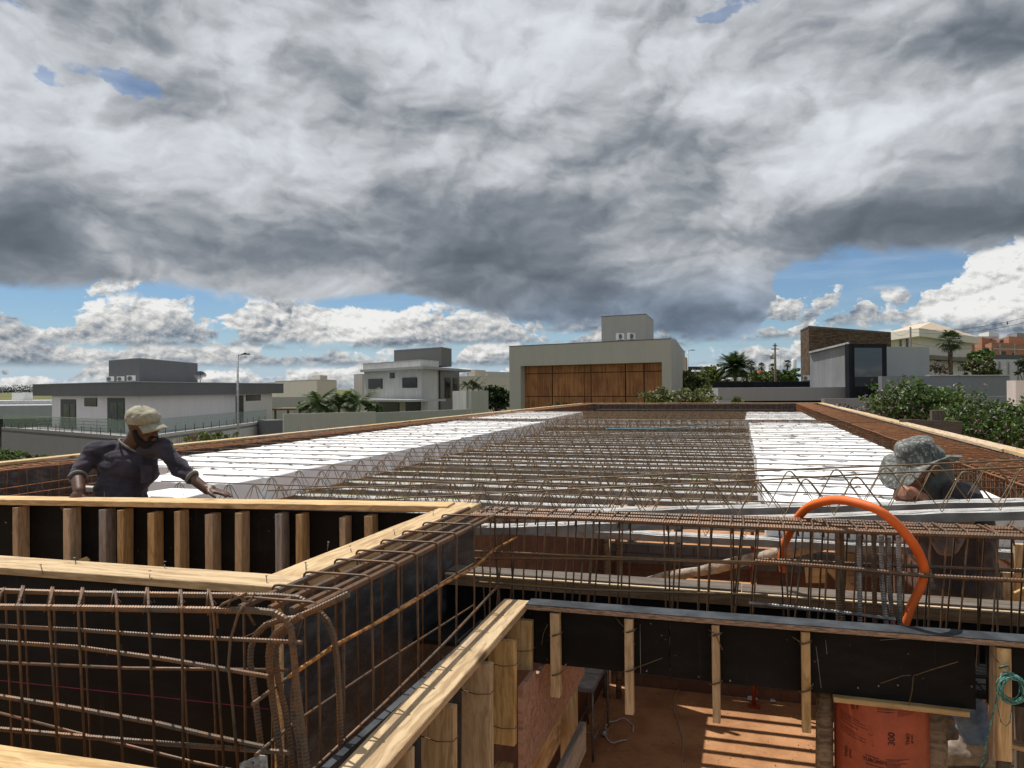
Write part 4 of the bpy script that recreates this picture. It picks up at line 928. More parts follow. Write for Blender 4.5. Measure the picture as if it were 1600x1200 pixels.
put('leaning_log', MB().tube(pts, [.036+.004*math.sin(i*2.2) for i in range(15)], 10), mat('pale_peeled_log', (.45, .38, .32), .9, var=.4, scale=14, col2=(.20, .15, .11), bump=.8, bscale=30), label='pale peeled log leaning across the space behind the near cage', cat='log')
def joined(name, boards, label, cat, loc, m=WOOD_STUD):
    t = thing(name, loc, label, cat)
    for nm, a, b, w, h, up, mm in boards: plank(nm, a, b, w, h, mm or m, t, up=up)
    return t
c = PY(1345, 900, 4.4)
joined('plywood_offcut', [('board', PY(1258, 893, 5.2), PY(1290, 893, 5.2), .14, .02, (0, 1, 0), None), ('brace', PY(1290, 880, 4.9), PY(1340, 935, 4.9), .05, .02, (0, 1, 0), None)], 'nailed offcuts of tan board under the slab behind the starter bars', 'offcut', tuple(c))
joined('timber_falsework', [('post', PY(1573, 980, 4.2), PY(1573, 893, 4.2), .05, .05, (0, 1, 0), WOOD), ('post', PY(1600, 980, 4.3), PY(1598, 850, 4.3), .08, .04, (0, 1, 0), WOOD), ('cross_piece', PY(1565, 893, 4.22), PY(1630, 893, 4.22), .02, .04, (0, 1, 0), WOOD), ('brace', PY(1577, 935, 4.15), PY(1603, 922, 4.15), .03, .02, (0, 1, 0), WOOD)], 'pale nailed timber frame at the right border behind the near cage', 'frame', tuple(PY(1580, 980, 4.2)))
# things on the dirt floor
t = thing('workbench', tuple(Pz(918, 1165, 0)), 'narrow metal workbench with tiles on top, standing on the dirt floor', 'workbench'); o_ = ORG[t]
BENCH = mat('dull_grey_metal', (.26, .25, .24), .55, .5)
put('bench_top', MB().bb((o_.x-.16, o_.y-.5, 1.0), (o_.x+.2, o_.y+.75, 1.03)), BENCH, t)
mb = MB()
for y in (-.46, .13): mb.bb((o_.x-.14, o_.y+y, 1.032), (o_.x+.18, o_.y+y+.55, 1.05))
put('tile', mb, mat('grey_tile', (.36, .36, .36), .5), t)
for x, y in ((-.14, -.48), (.18, -.48), (-.14, .72), (.18, .72)): put('leg', MB().tube([(o_.x+x, o_.y+y, .998), (o_.x+x, o_.y+y, 0)], .018, 4), BENCH, t)
for x in (-.14, .18): put('rail', MB().tube([(o_.x+x, o_.y-.46, .3), (o_.x+x, o_.y+.70, .3)], .013, 4), BENCH, t)
put('rail', MB().tube([(o_.x-.12, o_.y-.48, .42), (o_.x+.16, o_.y-.48, .42)], .013, 4), BENCH, t)
p = Pz(967, 1141, .03); mb = MB(); ring = [(p.x+.22*math.cos(a*.25), p.y+.42*math.sin(a*.25), .03+.02*math.sin(a*1.3)) for a in range(24)]
mb.tube(ring, .010, 5); mb.tube([(p.x-.2+.05*math.sin(i*2.1), p.y-.25+.05*i*.4, .03+.015*math.cos(i*1.9)) for i in range(12)], .014, 5)
put('plastic_strap', mb, mat('white_strap', (.62, .62, .64), .5), label='looped white plastic strap lying on the dirt floor', cat='strap')
mb = MB(); mb.tube([Pz(x, y, .02) for x, y in ((1072, 1060), (1062, 1075), (1055, 1090), (1054, 1110), (1062, 1135), (1068, 1160), (1066, 1200), (1068, 1230))], .008, 5)
put('electric_cable', mb, mat('pale_cable', (.42, .34, .26), .6), label='thin pale cable snaking over the sunlit dirt floor', cat='cable')
mb = MB(); rr = random.Random(5)
for i in range(260):
    q = Pz(rr.uniform(880, 1330), rr.uniform(1045, 1230), 0); s_ = rr.uniform(.006, .020)
    mb.box((q.x, q.y, s_*.3), (s_, s_*rr.uniform(.6, 1), s_*.7), Matrix.Rotation(rr.uniform(0, 3), 3, 'Z'))
put('pebbles', mb, mat('dirt_clod', (.40, .26, .17), .95, rand=0, var=.3, obj=False, scale=8), kind='stuff', label='small stones and clods scattered over the dirt floor', cat='pebbles')
for px, py, s_ in ((1176, 1092, .18), (1208, 1096, .10)):
    q = Pz(px, py, .01); mb = MB(); vs = [(q.x+s_*x, q.y+s_*1.4*y, .012+.02*abs(math.sin(x*5+y*3))) for x, y in ((-.5, -.4), (.1, -.55), (.55, -.2), (.4, .3), (0, .5), (-.45, .35))]
    mb.add(vs+[(q.x, q.y, .05)], [(i, (i+1) % 6, 6) for i in range(6)]); put('paper_scrap', mb, mat('white_paper', (.7, .7, .7), .8), label='larger crumpled white paper scrap on the shaded dirt' if s_ > .15 else 'smaller white paper scrap right of the crumpled one', cat='litter')
# posts and boards at the lower right, coil of green rope
joined('timber_falsework', [('post', (1.02, 3.35, 0), (1.02, 3.35, 4.2), .16, .03, (0, 1, 0), WOOD_OLD), ('ledger', PY(1572, 1160, 3.2), PY(1660, 1182, 3.2), .02, .05, (0, 1, 0), WOOD), ('post', PY(1568, 1260, 3.15), PY(1568, 1187, 3.15), .04, .04, (0, 1, 0), WOOD_OLD)], 'grey timber boards below the coil of green rope', 'frame', (1.02, 3.3, 0))
pts = []; c = PY(1580, 1070, 2.80); rr = random.Random(3)
for i in range(170):
    a = i*.42; R_ = .033+.006*math.sin(i*.23); pts.append(c+Vector((R_*math.cos(a)+.004*math.sin(i*.7), -.012+.016*math.sin(a*.5+i*.05), .040*math.sin(a)+.006*math.cos(i*.31)-.01)))
mb = MB().tube(pts, .0022, 5)
mb.tube([PY(x, y, 2.80) for x, y in ((1562, 1042), (1575, 1039), (1578, 1046), (1566, 1050), (1584, 1052), (1590, 1062))], .0022, 5)
mb.tube([PY(x, y, 2.80) for x, y in ((1565, 1052), (1560, 1080), (1548, 1130), (1532, 1205), (1527, 1240))], .0026, 6)
mb.tube([PY(x, y, 2.80) for x, y in ((1560, 1075), (1559, 1105), (1564, 1128), (1572, 1135), (1578, 1128), (1582, 1095))], .0018, 5)
put('rope_coil', mb, mat('teal_green_rope', (.10, .28, .24), .8, var=.35, scale=90), label='coil of teal green rope tied to the pine batten at the right border', cat='rope')
# stump post and board beyond the right formwork
p = PY(1464, 660, 13.6)
joined('site_post', [('post', (p.x, p.y, 3.0), (p.x, p.y, PY(1464, 641, 13.6).z), .17, .15, (0, 1, 0), WOOD_OLD), ('cross_board', PY(1405, 664, 13.5), PY(1503, 668, 13.5), .19, .04, (0, 1, 0), WOOD_OLD)], 'weathered post with a nailed cross board standing among the blossoms', 'post', (p.x, p.y, 3.0))
# rebar starters standing beyond the left edge
for j, (px, n_) in enumerate(((246, 3), (262, 3), (277, 3), (297, 4), (303, 2), (466, 2), (486, 3), (515, 2), (560, 2))):
    mb = MB()
    for q in range(n_):
        yy = 13.0 if px < 320 else 20.0; y0 = 697 if px < 320 else 684; y1 = (676 if px > 290 else 682)-q*1.5 if px < 320 else 664+q*3
        a, b = PY(px+q*3.2, y0+14, yy+q*.1), PY(px+q*3.2, y1, yy+q*.1); mb.tube([a, b], .007, 5)
    put('starter_bars', mb, RUST, label='bunch of %d rusty starter bars beyond the left edge formwork, %s from the left' % (n_, ORD[j]), cat='starter bars', group='starter bars beyond the left edge')
# scaffold platforms
def platform(x0, x1, y0, y1, z, lab):
    t = thing('scaffold_platform', ((x0+x1)/2, (y0+y1)/2, 0), lab, 'scaffold')
    n = max(1, int((y1-y0)/.24)); w = (y1-y0)/n
    for i in range(n): plank('deck_board', (x0, y0+(i+.5)*w, z-.02), (x1, y0+(i+.5)*w, z-.02), w-.006, .035, WOOD, t)
    for x in (x0+.12, x1-.12):
        for y in (y0+.05, y1-.05): put('leg', MB().tube([(x, y, 0), (x, y, z-.04)], .022, 8), STEEL, t)
platform(.72, 1.9, 3.62, 4.25, 3.645, 'low scaffold of pale boards under the boots of the man in the bucket hat')
platform(-4.8, -2.95, 3.85, 4.3, 3.46, 'scaffold boards behind the well under the man in the cap')

# ================================================================== the neighbourhood
def zz(px, py, Z): return B(px, py, Z).z
def onwall(px, A, Bq):
    r = ray(px, 603); r = Vector((r.x, r.y)); d = Vector((Bq.x-A.x, Bq.y-A.y)); k = (A.x*d.y-A.y*d.x)/(r.x*d.y-r.y*d.x); return Vector((r.x*k, r.y*k, 0))
def slab4(p, q, out, inn):
    d = (q-p).normalized(); n = Vector((d.y, -d.x, 0))
    if n.dot(-(p+q)) < 0: n = -n
    return [(p.x+n.x*out, p.y+n.y*out), (q.x+n.x*out, q.y+n.y*out), (q.x-n.x*inn, q.y-n.y*inn), (p.x-n.x*inn, p.y-n.y*inn)]
def wrect(mb, A, Bq, px0, px1, py0, py1, out=.04, inn=.02):
    """a slab on the wall A-B spanning bearings px0..px1; heights read at the nearer end"""
    p, q = onwall(px0, A, Bq), onwall(px1, A, Bq); r = ray((px0+px1)/2, 603); m = onwall((px0+px1)/2, A, Bq)
    k = m.length/Vector((r.x, r.y)).length; z1, z0 = B((px0+px1)/2, py0, k).z, B((px0+px1)/2, py1, k).z
    mb.prism(slab4(p, q, out, inn), z0, z1); return p, q, z0, z1
GLASS_DK = mat('dark_window_glass', (.010, .012, .015), .2, var=.1, spec=.35)
GLASS_GR = mat('greenish_rail_glass', (.30, .42, .40), .08, alpha=.26, spec=.6, var=.05)
FRAME_DK = mat('dark_metal_frame', (.03, .03, .034), .5)
W_GREY = plaster('dark_grey_render', (.155, .155, .165)); W_GREYB = plaster('mid_grey_render', (.30, .30, .305)); W_WHITE = plaster('off_white_render', (.70, .68, .67)); W_LILAC = plaster('grey_lilac_render', (.30, .275, .285))
W_TAUPE = plaster('grey_taupe_render', (.46, .445, .405)); W_BEIGE = plaster('beige_render', (.60, .54, .47)); W_CONC = plaster('light_concrete_render', (.56, .555, .54), .08); W_CREAM = plaster('cream_render', (.70, .66, .58))
W_PALE = plaster('pale_garden_wall', (.47, .45, .42)); W_GREEN = plaster('greenish_grey_wall', (.36, .375, .35)); W_SLATE = plaster('slate_grey_wall', (.235, .245, .265)); W_BLACK = plaster('near_black_render', (.014, .016, .022), .3, .6)
W_PURE = plaster('clean_white_render', (.80, .80, .79), .05)
CAP = mat('metal_coping', (.50, .50, .50), .5, .3)
def corners(*a): return [BG(px, Z) for px, Z in a]
def par(c0, c1, c2): return [c0, c1, c1+(c2-c0) if False else c1, c2]
def block(parent, name, near, left, right, z0, z1, m, cop=None, back=None):
    """box with a near corner and two visible facades; the back corner completes the plan"""
    bk = back or (left+right-near); mb = MB().prism([(p.x, p.y) for p in (near, right, bk, left)], z0, z1); o = put(name, mb, m, parent)
    if cop:
        c = (near+right+bk+left)/4; e = [(c.x+(p.x-c.x)*1.006, c.y+(p.y-c.y)*1.006) for p in (near, right, bk, left)]
        put('coping', MB().prism(e, z1+.002, z1+.05), cop, parent)
    return o
def ac_unit(px, py0, py1, Z, lab, w=.85, turn=0.0):
    z0, z1 = zz(px, py1, Z), zz(px, py0, Z); c = BG(px, Z); h = z1-z0; w = h*1.3
    t = thing('ac_unit', (c.x, c.y, z0), lab, 'air conditioner', 'roof air conditioners')
    d = Vector((-c.y, c.x, 0)).normalized(); a = math.atan2(d.y, d.x)+math.pi+turn; M = Matrix.Rotation(a, 3, 'Z')
    put('casing', MB().box((c.x, c.y, z0+h/2), (w, h*.45, h*.96), M), W_PURE, t)
    f = -1 if (M @ Vector((0, -1, 0))).dot(-c) > 0 else 1
    ctr = Vector((c.x, c.y, z0+h/2))+M @ Vector((-w*.16, f*h*.232, 0)); n = M @ Vector((0, f, 0)); u = M @ Vector((1, 0, 0)); mb = MB(); vs = [ctr+n*.004+(u*math.cos(k*.3927)+Vector((0, 0, 1))*math.sin(k*.3927))*h*.36 for k in range(16)]
    mb.add(vs+[v+n*.02 for v in vs], [tuple(range(15, -1, -1)), tuple(range(16, 32))]+[(k, (k+1) % 16, (k+1) % 16+16, k+16) for k in range(16)]); put('fan_grille', mb, mat('grey_grille', (.16, .16, .17), .6), t)
    mb = MB(); mb.box((c.x, c.y, z0+.015), (w*.9, h*.5, .03), M); put('bracket', mb, FRAME_DK, t); return t

px_i = 0
# --- house with the dark fascia, at the left
n_, l_, r_ = BG(207, 50), BG(58, 63), BG(436, 76)
t = thing('house', (n_.x, n_.y, 0), 'off-white house with a long dark grey flat roof and a glass-railed terrace', 'house')
zf0, zf1 = zz(207, 619, 50), zz(207, 597, 50)
up_n, up_l, up_r = BG(212, 51.2), BG(81, 61), BG(425, 74.5)
wall = block(t, 'wall', up_n, up_l, up_r, -1.5, zf0-.01, W_WHITE)
fs_n, fs_l, fs_r = BG(207, 50), BG(51, 63.5), BG(443, 76.5)
block(t, 'roof_fascia', fs_n, fs_l, fs_r, zf0, zf1, W_GREY, CAP)
tn, tl, tr = BG(218, 58), BG(170, 62), BG(309, 70)
block(t, 'roof_tower', tn, tl, tr, zf1, zz(218, 560, 58), W_GREY, CAP)
for a, b, c, d, e, f, dv in ((up_l, up_n, 95, 119, 624, 679, 1), (up_l, up_n, 168, 195, 622, 679, 1), (up_l, up_n, 132, 152, 622, 635, 0), (up_n, up_r, 368, 380, 618, 668, 0), (up_n, up_r, 384, 407, 617, 626, 0)):
    mb = MB(); p, q, z0, z1 = wrect(mb, a, b, c, d, e, f, .03, .05); w = put('window', mb, FRAME_DK, t)
    if dv:
        m3 = MB(); wrect(m3, a, b, (c+d)/2+1.6, (c+d)/2+2.6, e+7, f-.8, .06, -.034); put('mullion', m3, CAP if px_i == 9 else FRAME_DK, w)
        m3 = MB(); wrect(m3, a, b, c-.6, d+.6, f-.2, f+.8, .08, 0); put('sill', m3, CAP, w)
    m2 = MB(); wrect(m2, a, b, c+(5 if dv else 1), d-.8, e+(7 if dv else .8), f-.8, .045, -.032); pn = put('pane', m2, mat('grey_reflecting_glass', (.028, .036, .042), .25, spec=.35, var=.4, scale=1.5, obj=False) if dv else GLASS_DK, w)
# terrace: parapet walls and glass rail
te_l, te_n, te_r = BG(2, 58), BG(214, 44), BG(418, 66)
zt0 = zz(214, 683, 44)
put('terrace_wall', MB().prism(slab4(te_l, te_n, 0, .25), -1.5, zt0), W_LILAC, t)
put('terrace_wall', MB().prism(slab4(te_n, te_r, 0, .25), -1.5, zt0), plaster('pale_lilac_render', (.56, .53, .54)), t)
put('terrace_floor', MB().prism([(p.x, p.y) for p in (te_l, te_n, te_r, te_r+te_l-te_n)], zt0-.35, zt0-.2), W_LILAC, t)
e1, e2 = BG(417, 62), BG(446, 63); put('terrace_end', MB().prism(slab4(e1, e2, 0, 2.0), -1.5, zz(430, 657, 62)), W_GREY, t)
rail = put('glass_rail', MB().prism(slab4(te_l, te_n, -.1, .12), zt0+.06, zt0+.95).prism(slab4(te_n, te_r, -.1, .12), zt0+.06, zt0+.95), GLASS_GR, t)
mb = MB()
for A_, B_ in ((te_l, te_n), (te_n, te_r)):
    for i in range(16):
        p = A_.lerp(B_, (i+.5)/16); put('rail_post', MB().tube([(p.x, p.y, zt0), (p.x, p.y, zt0+.45)], .02, 5), FRAME_DK, t)
mb = MB(); A_, B_ = BG(58, 52.5), BG(172, 46.5)
for k in range(5): mb.tube([(A_.x, A_.y, zt0+.15+k*.2), (B_.x, B_.y, zt0+.15+k*.2)], .014, 5)
for i in range(7):
    p = A_.lerp(B_, i/6); mb.tube([(p.x, p.y, zt0), (p.x, p.y, zt0+.98)], .018, 5)
put('wire_rail', mb, mat('grey_green_metal', (.16, .20, .19), .5), t)
ac_unit(172, 588, 596.5, 56.5, 'leftmost of three white air conditioners on the dark-roofed house'); ac_unit(188.5, 588, 596, 56, 'middle of three white air conditioners on the dark-roofed house'); ac_unit(205, 586.5, 596, 55.5, 'largest air conditioner on the dark-roofed house, rightmost of three')
# satellite dish
d0 = BG(313, 68); zd = zz(313, 588, 68); mb = MB(); vs = [(d0.x, d0.y-.08, zd)]; ax = Vector((.5, -.5, .62)).normalized(); u = ax.cross(Vector((0, 0, 1))).normalized(); v = ax.cross(u)
for j in (1, 2, 3):
    for k in range(14): a = k*math.pi*2/14; r = .17*j; q = Vector((d0.x, d0.y, zd))+(u*math.cos(a)+v*math.sin(a))*r+ax*(r*r*.5); vs.append(q)
fs = [(0, 1+k, 1+(k+1) % 14) for k in range(14)]+[(1+j*14+k, 1+j*14+14+k, 1+j*14+14+(k+1) % 14, 1+j*14+(k+1) % 14) for j in (0, 1) for k in range(14)]
t = thing('satellite_dish', (d0.x, d0.y, zf1), 'dark satellite dish at the right end of the grey roof tower', 'satellite dish')
put('dish', mb.add(vs, fs, True), mat('dish_grey', (.12, .12, .13), .5), t)
put('arm', MB().tube([(d0.x, d0.y, zf1), (d0.x, d0.y, zd)], .03, 6).tube([(d0.x, d0.y, zd), Vector((d0.x, d0.y, zd))+ax*.55], .02, 5), FRAME_DK, t)
# --- low building behind it on the far left
t = thing('house', tuple(BG(20, 85)), 'low pale grey building with a wide dark opening at the left border', 'house')
a, b = BG(-60, 84), BG(84, 86)
put('fascia', MB().prism(slab4(a, b, .6, 9), zz(40, 654, 85), zz(40, 633.5, 85)), plaster('blue_grey_panel', (.36, .38, .40)), t)
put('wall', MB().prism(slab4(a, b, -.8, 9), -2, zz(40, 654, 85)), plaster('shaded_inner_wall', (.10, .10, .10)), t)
put('roof', MB().prism(slab4(BG(-60, 92), BG(84, 94), 0, 6), zz(40, 634, 92), zz(40, 626, 92)), mat('pale_metal_roof', (.62, .61, .60), .6, .2), t)
mb = MB(); wrect(mb, a, b, -50, 82, 661, 682, -.7, .75); put('window', mb, mat('grey_reflecting_glass', (.05, .065, .075)), t)
put('water_box', MB().prism(slab4(BG(36.5, 96), BG(51, 97), 0, 2.5), zz(43, 633, 96), zz(43, 613.5, 96)), W_PURE, t)

# --- middle-left house with grey tower
t = thing('house', tuple(BG(658, 74)), 'two-storey pale concrete house with a thin canopy and dark grey roof box', 'house')
n_, l_, r_ = BG(658, 74), BG(569, 84), BG(689, 79)
block(t, 'wall', n_, l_, r_, -1, zz(658, 577, 74), W_CONC)
pn_, pl_, pr_ = BG(657, 73.6), BG(567.5, 84), BG(686, 78)
block(t, 'parapet', pn_, pl_, pr_, zz(658, 577, 74)+.26, zz(657, 562.5, 73.6), W_CONC, CAP)
cn_, cl_, cr_ = BG(661, 71.5), BG(563, 84), BG(736, 88); block(t, 'canopy', cn_, cl_, cr_, zz(658, 577, 74), zz(658, 577, 74)+.25, plaster('canopy_grey', (.33, .34, .34)))
block(t, 'roof_tower', BG(690, 80), BG(616, 86), BG(706, 84), zz(658, 577, 74)+.5, zz(690, 542.5, 80), plaster('tower_grey', (.17, .17, .165)), CAP)
d1, d2, d3 = BG(688, 78.3), BG(718, 84), BG(688, 90); put('stair_block', MB().prism([(p.x, p.y) for p in (BG(688, 78.2), BG(718, 83), BG(718, 92), BG(688, 92))], -1, zz(690, 578, 78.5)), plaster('brown_grey_render', (.19, .18, .17)), t)
put('lower_canopy', MB().prism(slab4(BG(563, 80), BG(655, 71.5), .9, 3), zz(660, 627, 73), zz(660, 624, 73)), plaster('canopy_grey2', (.42, .43, .43)), t)
for a, b, q in ((l_, n_, (576, 598, 592, 607.5)), (l_, n_, (609.5, 617, 583, 591)), (l_, n_, (629, 652, 590, 606)), (l_, n_, (589, 624, 629, 645)), (l_, n_, (634, 661, 625.5, 645)), (BG(688, 78.2), BG(718, 83), (694.5, 703.5, 590, 622)), (BG(688, 78.2), BG(718, 83), (707.5, 714, 590.5, 611))):
    mb = MB(); wrect(mb, a, b, q[0], min(q[1], 657.5) if a is l_ else q[1], q[2], q[3], .05, .05); w = put('window', mb, FRAME_DK, t)
    m2 = MB(); wrect(m2, a, b, q[0]+.9, min(q[1], 657.5)-.9 if a is l_ else q[1]-.9, q[2]+.9, q[3]-.9, .065, -.052); put('pane', m2, GLASS_DK, w)
t2 = thing('garden_wall', tuple(BG(720, 74)), 'short pale and greenish corner walls beside the pale concrete house', 'wall')
a_, b_, c_ = BG(707, 73), BG(732.5, 70), BG(763, 78)
put('wall', MB().prism(slab4(a_, b_, 0, .25), -1, zz(732, 611, 70)), W_CONC, t2); put('wall', MB().prism(slab4(b_, c_, 0, .25), -1, zz(732, 611, 70)), W_GREEN, t2)
# beige houses further back
def simple_house(lab, boxes, loc):
    t = thing('house', tuple(loc), lab, 'house')
    for nm, nn, ll, rr_, z0, z1, m in boxes: block(t, nm, nn, ll, rr_, z0, z1, m, CAP if nm == 'wall' else None)
    return t
t = simple_house('long beige flat-roofed house with a small box on its roof, behind the palms', [('wall', BG(495, 108), BG(430, 125), BG(526, 116), -1, zz(495, 593.5, 108), W_BEIGE), ('wall', BG(448, 130), BG(400, 150), BG(500, 140), -1, zz(448, 597, 130), W_BEIGE), ('roof_box', BG(500, 122), BG(488, 125), BG(511.5, 128), 4, zz(500, 586, 122), W_BEIGE)], BG(480, 118))
mb = MB(); wrect(mb, BG(430, 125), BG(495, 108), 506, 512, 609, 618, .05, .05)
put('garden_wall', MB().prism(slab4(BG(425, 96), BG(560, 92), 0, .3), -1, zz(500, 620, 94)), W_PALE, label='low beige wall behind the pergola and the palms', cat='wall')
t = simple_house('pale narrow house peeking out left of the concrete house', [('wall', BG(566, 128), BG(553, 132), BG(590, 134), -1, zz(560, 585, 130), W_PALE)], BG(566, 128))
t = simple_house('grey-beige rooftops seen between the concrete house and the wood-fronted house', [('wall', BG(752, 120), BG(716, 124), BG(800, 128), -1, zz(752, 588, 120), W_BEIGE), ('wall', BG(762, 140), BG(730, 146), BG(810, 150), -1, zz(762, 581, 140), W_CONC), ('roof_box', BG(742, 132), BG(733, 134), BG(759, 138), 5, zz(742, 577.5, 132), W_BEIGE)], BG(760, 130))
# pergola
t = thing('pergola', tuple(BG(455, 70)), 'brown pergola roof above the beige boundary wall, left of the palms', 'pergola')
put('roof', MB().prism(slab4(BG(425, 70), BG(487, 70), 0, 3.5), zz(455, 641, 70), zz(455, 638, 70)), WOOD_LOG, t)
for px in (430, 450, 468, 484): q = BG(px, 70.5); put('post', MB().bb((q.x-.07, q.y-.07, -1), (q.x+.07, q.y+.07, zz(455, 641, 70))), WOOD_LOG, t)
# boundary walls
put('garden_wall', MB().prism(slab4(BG(443, 56), BG(587, 60), 0, .25), -1.5, zz(515, 645, 58)), W_PALE, label='long beige-grey boundary wall behind the left edge formwork, below the palms', cat='wall', group='boundary walls')
put('garden_wall', MB().prism(slab4(BG(587.2, 60), BG(735, 69), 0, .25), -1.5, zz(590, 645, 60)), W_GREEN, label='greenish grey boundary wall running up to the corner walls', cat='wall', group='boundary walls')

# --- the wood-fronted house
ZL, ZR = 60.0, 52.0; A_, B_ = BG(796, ZL), BG(1049.5, ZR); C_ = BG(1070.5, 72); zt = zz(1049, 529.5, ZR)
t = thing('house', tuple(B_), 'grey-taupe box house with a recessed reddish louvre front and a roof tower', 'house')
d = (B_-A_).normalized(); nrm = Vector((d.y, -d.x, 0)); nrm = nrm if nrm.dot(-A_) > 0 else -nrm; D_ = A_+(C_-B_)
def P2(v): return (v.x, v.y)
pl, pr = onwall(813.5, A_, B_), onwall(1034.5, A_, B_); dep = .7
z_or = zz(1034, 565.5, ZR)
wallmb = MB().prism([P2(A_), P2(pl), P2(pl-nrm*dep), P2(A_-nrm*dep)], -1, zt-.003).prism([P2(pr), P2(B_), P2(B_-nrm*dep), P2(pr-nrm*dep)], -1, zt-.003).prism([P2(pl), P2(pr), P2(pr-nrm*dep), P2(pl-nrm*dep)], z_or, zt-.003)
wallmb.prism([P2(A_-nrm*(dep+.002)), P2(B_-nrm*(dep+.002)), P2(C_), P2(D_)], -1, zt-.003)
put('wall', wallmb, W_TAUPE, t)
put('coping', MB().prism([P2(A_+nrm*.03), P2(B_+nrm*.03), P2(C_+d*.03), P2(D_)], zt, zt+.045), mat('dark_coping', (.10, .10, .10), .6), t)
LOUV = bpy.data.materials.new('reddish_wood_louvre'); LOUV.use_nodes = True; _g = NG(LOUV.node_tree); _bs = LOUV.node_tree.nodes['Principled BSDF']
_p = _g.n('ShaderNodeNewGeometry').outputs['Position']; _n = _g.noise(_g.vmul(_p, (9, 9, .5)), 1.3, 5, .6).outputs[0]; _n2 = _g.noise(_p, .8, 4, .6).outputs[0]
_g.put(_bs.inputs['Base Color'], _g.mixc(_g.smooth(_g.add(_g.mul(_n, .6), _g.mul(_n2, .4)), .38, .62), (.22, .08, .028, 1), (.46, .20, .07, 1))); _bs.inputs['Roughness'].default_value = .6
q0, q1 = pl-nrm*(dep-.12), pr-nrm*(dep-.12); L = (q1-q0).length; mb = MB(); nb = 150; zb = 2.4
splits = [863.5, 913, 924, 978, 1007]; sx = [(onwall(px, q0, q1)-q0).length for px in splits]
hz = [zz(920, 619.5, 56), zz(920, 582, 56)]
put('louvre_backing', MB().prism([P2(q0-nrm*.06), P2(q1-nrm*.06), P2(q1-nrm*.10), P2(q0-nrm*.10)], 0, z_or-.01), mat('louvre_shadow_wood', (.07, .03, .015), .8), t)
for seg0, seg1 in zip([0]+sx, sx+[L]):
    mb = MB(); x = seg0+.04
    while x < seg1-.08:
        w = .064; c = q0+d*(x+w/2); hh = [(0, hz[0]-.03), (hz[0]+.03, hz[1]-.03), (hz[1]+.03, z_or-.03)]
        for h0, h1 in hh: mb.prism(slab4(c-d*w/2, c+d*w/2, .02+rnd.uniform(-.004, .004), .02), h0, h1)
        x += .085
    put('louvre_panel', mb, LOUV, t)
tn, tl, tr = BG(1010, 60), BG(940.5, 62), BG(1022, 66); block(t, 'roof_tower', tn, tl, tr, zt-.5, zz(1010, 491, 60), W_TAUPE, mat('dark_coping', (.1, .1, .1)))
for q in ((1058, 1059.5, 574, 589), (1068.6, 1069.8, 580, 590)):
    mb = MB(); wrect(mb, B_, C_, q[0], q[1], q[2], q[3], .03, .02); put('window', mb, FRAME_DK, t)
ac_unit(969.5, 520.5, 531.5, 58.5, 'left one of two air conditioners on the wood-fronted house', turn=.9); ac_unit(987, 520, 531, 58, 'right one of two air conditioners on the wood-fronted house', turn=.9)

# --- modern dark house at the right
t = thing('house', tuple(BG(1330, 46)), 'modern black and grey house with a dark glazed box and a brown stone tower', 'house')
put('black_fascia', MB().prism(slab4(BG(1114, 50), BG(1327, 47), 0, 9), zz(1220, 609, 48), zz(1220, 596.2, 48)), W_BLACK, t)
put('roof_slab', MB().prism(slab4(BG(1122, 44), BG(1331, 43), 0, 3.0), zz(1226, 626, 43.5), zz(1226, 605.4, 43.5)), W_GREYB, t)
put('recess_wall', MB().prism(slab4(BG(1116, 48.5), BG(1331, 46.5), 0, .5), -1, zz(1226, 609, 47.5)), W_BLACK, t)
put('front_wall', MB().prism(slab4(BG(1122, 43.5), BG(1142, 43.4), 0, .8), -1, zz(1130, 626.5, 43.4)), W_GREYB, t)
# glazed box
g0, g1 = BG(1327, 42), BG(1386, 42.5); zb_, zt_ = zz(1350, 619, 42), zz(1350, 537, 42)
put('glazed_box', MB().prism(slab4(g0, g1, 0, .35), zb_-1.5, zt_), W_BLACK, t)
mb = MB(); wrect(mb, g0, g1, 1335, 1378, 543.5, 604, .03, -.002); put('window', mb, mat('black_mirror_glass', (.015, .02, .028), .03, spec=1.0), t)
# sloped grey volume
s0, s1 = BG(1265.5, 47), BG(1327, 42.8); za, zb2 = zz(1265.5, 553, 47), zz(1327, 538.5, 42.8)
mb = MB(); bk = Vector((1.0, 7.0, 0)); z0 = zz(1300, 597, 45)-.3
vs = [(s0.x, s0.y, z0), (s1.x, s1.y, z0), (s1.x, s1.y, zb2), (s0.x, s0.y, za), (s0.x+bk.x, s0.y+bk.y, z0), (s1.x+bk.x, s1.y+bk.y, z0), (s1.x+bk.x, s1.y+bk.y, zb2), (s0.x+bk.x, s0.y+bk.y, za)]
put('sloped_volume', mb.add(vs, [(0, 1, 2, 3), (5, 4, 7, 6), (3, 2, 6, 7), (1, 5, 6, 2), (4, 0, 3, 7), (4, 5, 1, 0)]), plaster('striped_grey_render', (.25, .255, .265), .12), t)
mb = MB(); e = Vector((-.05, -.3, 0)); mb.add([(v[0]+(e.x if i in (2, 3) else 0), v[1]+(e.y if i in (2, 3) else 0), v[2]+h) for h in (.03, .14) for i, v in ((3, vs[3]), (2, vs[2]), (6, vs[6]), (7, vs[7]))], [(0, 3, 2, 1), (4, 5, 6, 7), (0, 1, 5, 4), (1, 2, 6, 5), (2, 3, 7, 6), (3, 0, 4, 7)]); put('metal_roof', mb, CAP, t)
put('side_volume', MB().prism(slab4(BG(1386, 45), BG(1452.5, 46), 0, 4), 1.0, zz(1420, 542, 45.5)), plaster('blue_grey_render', (.37, .385, .40)), t)
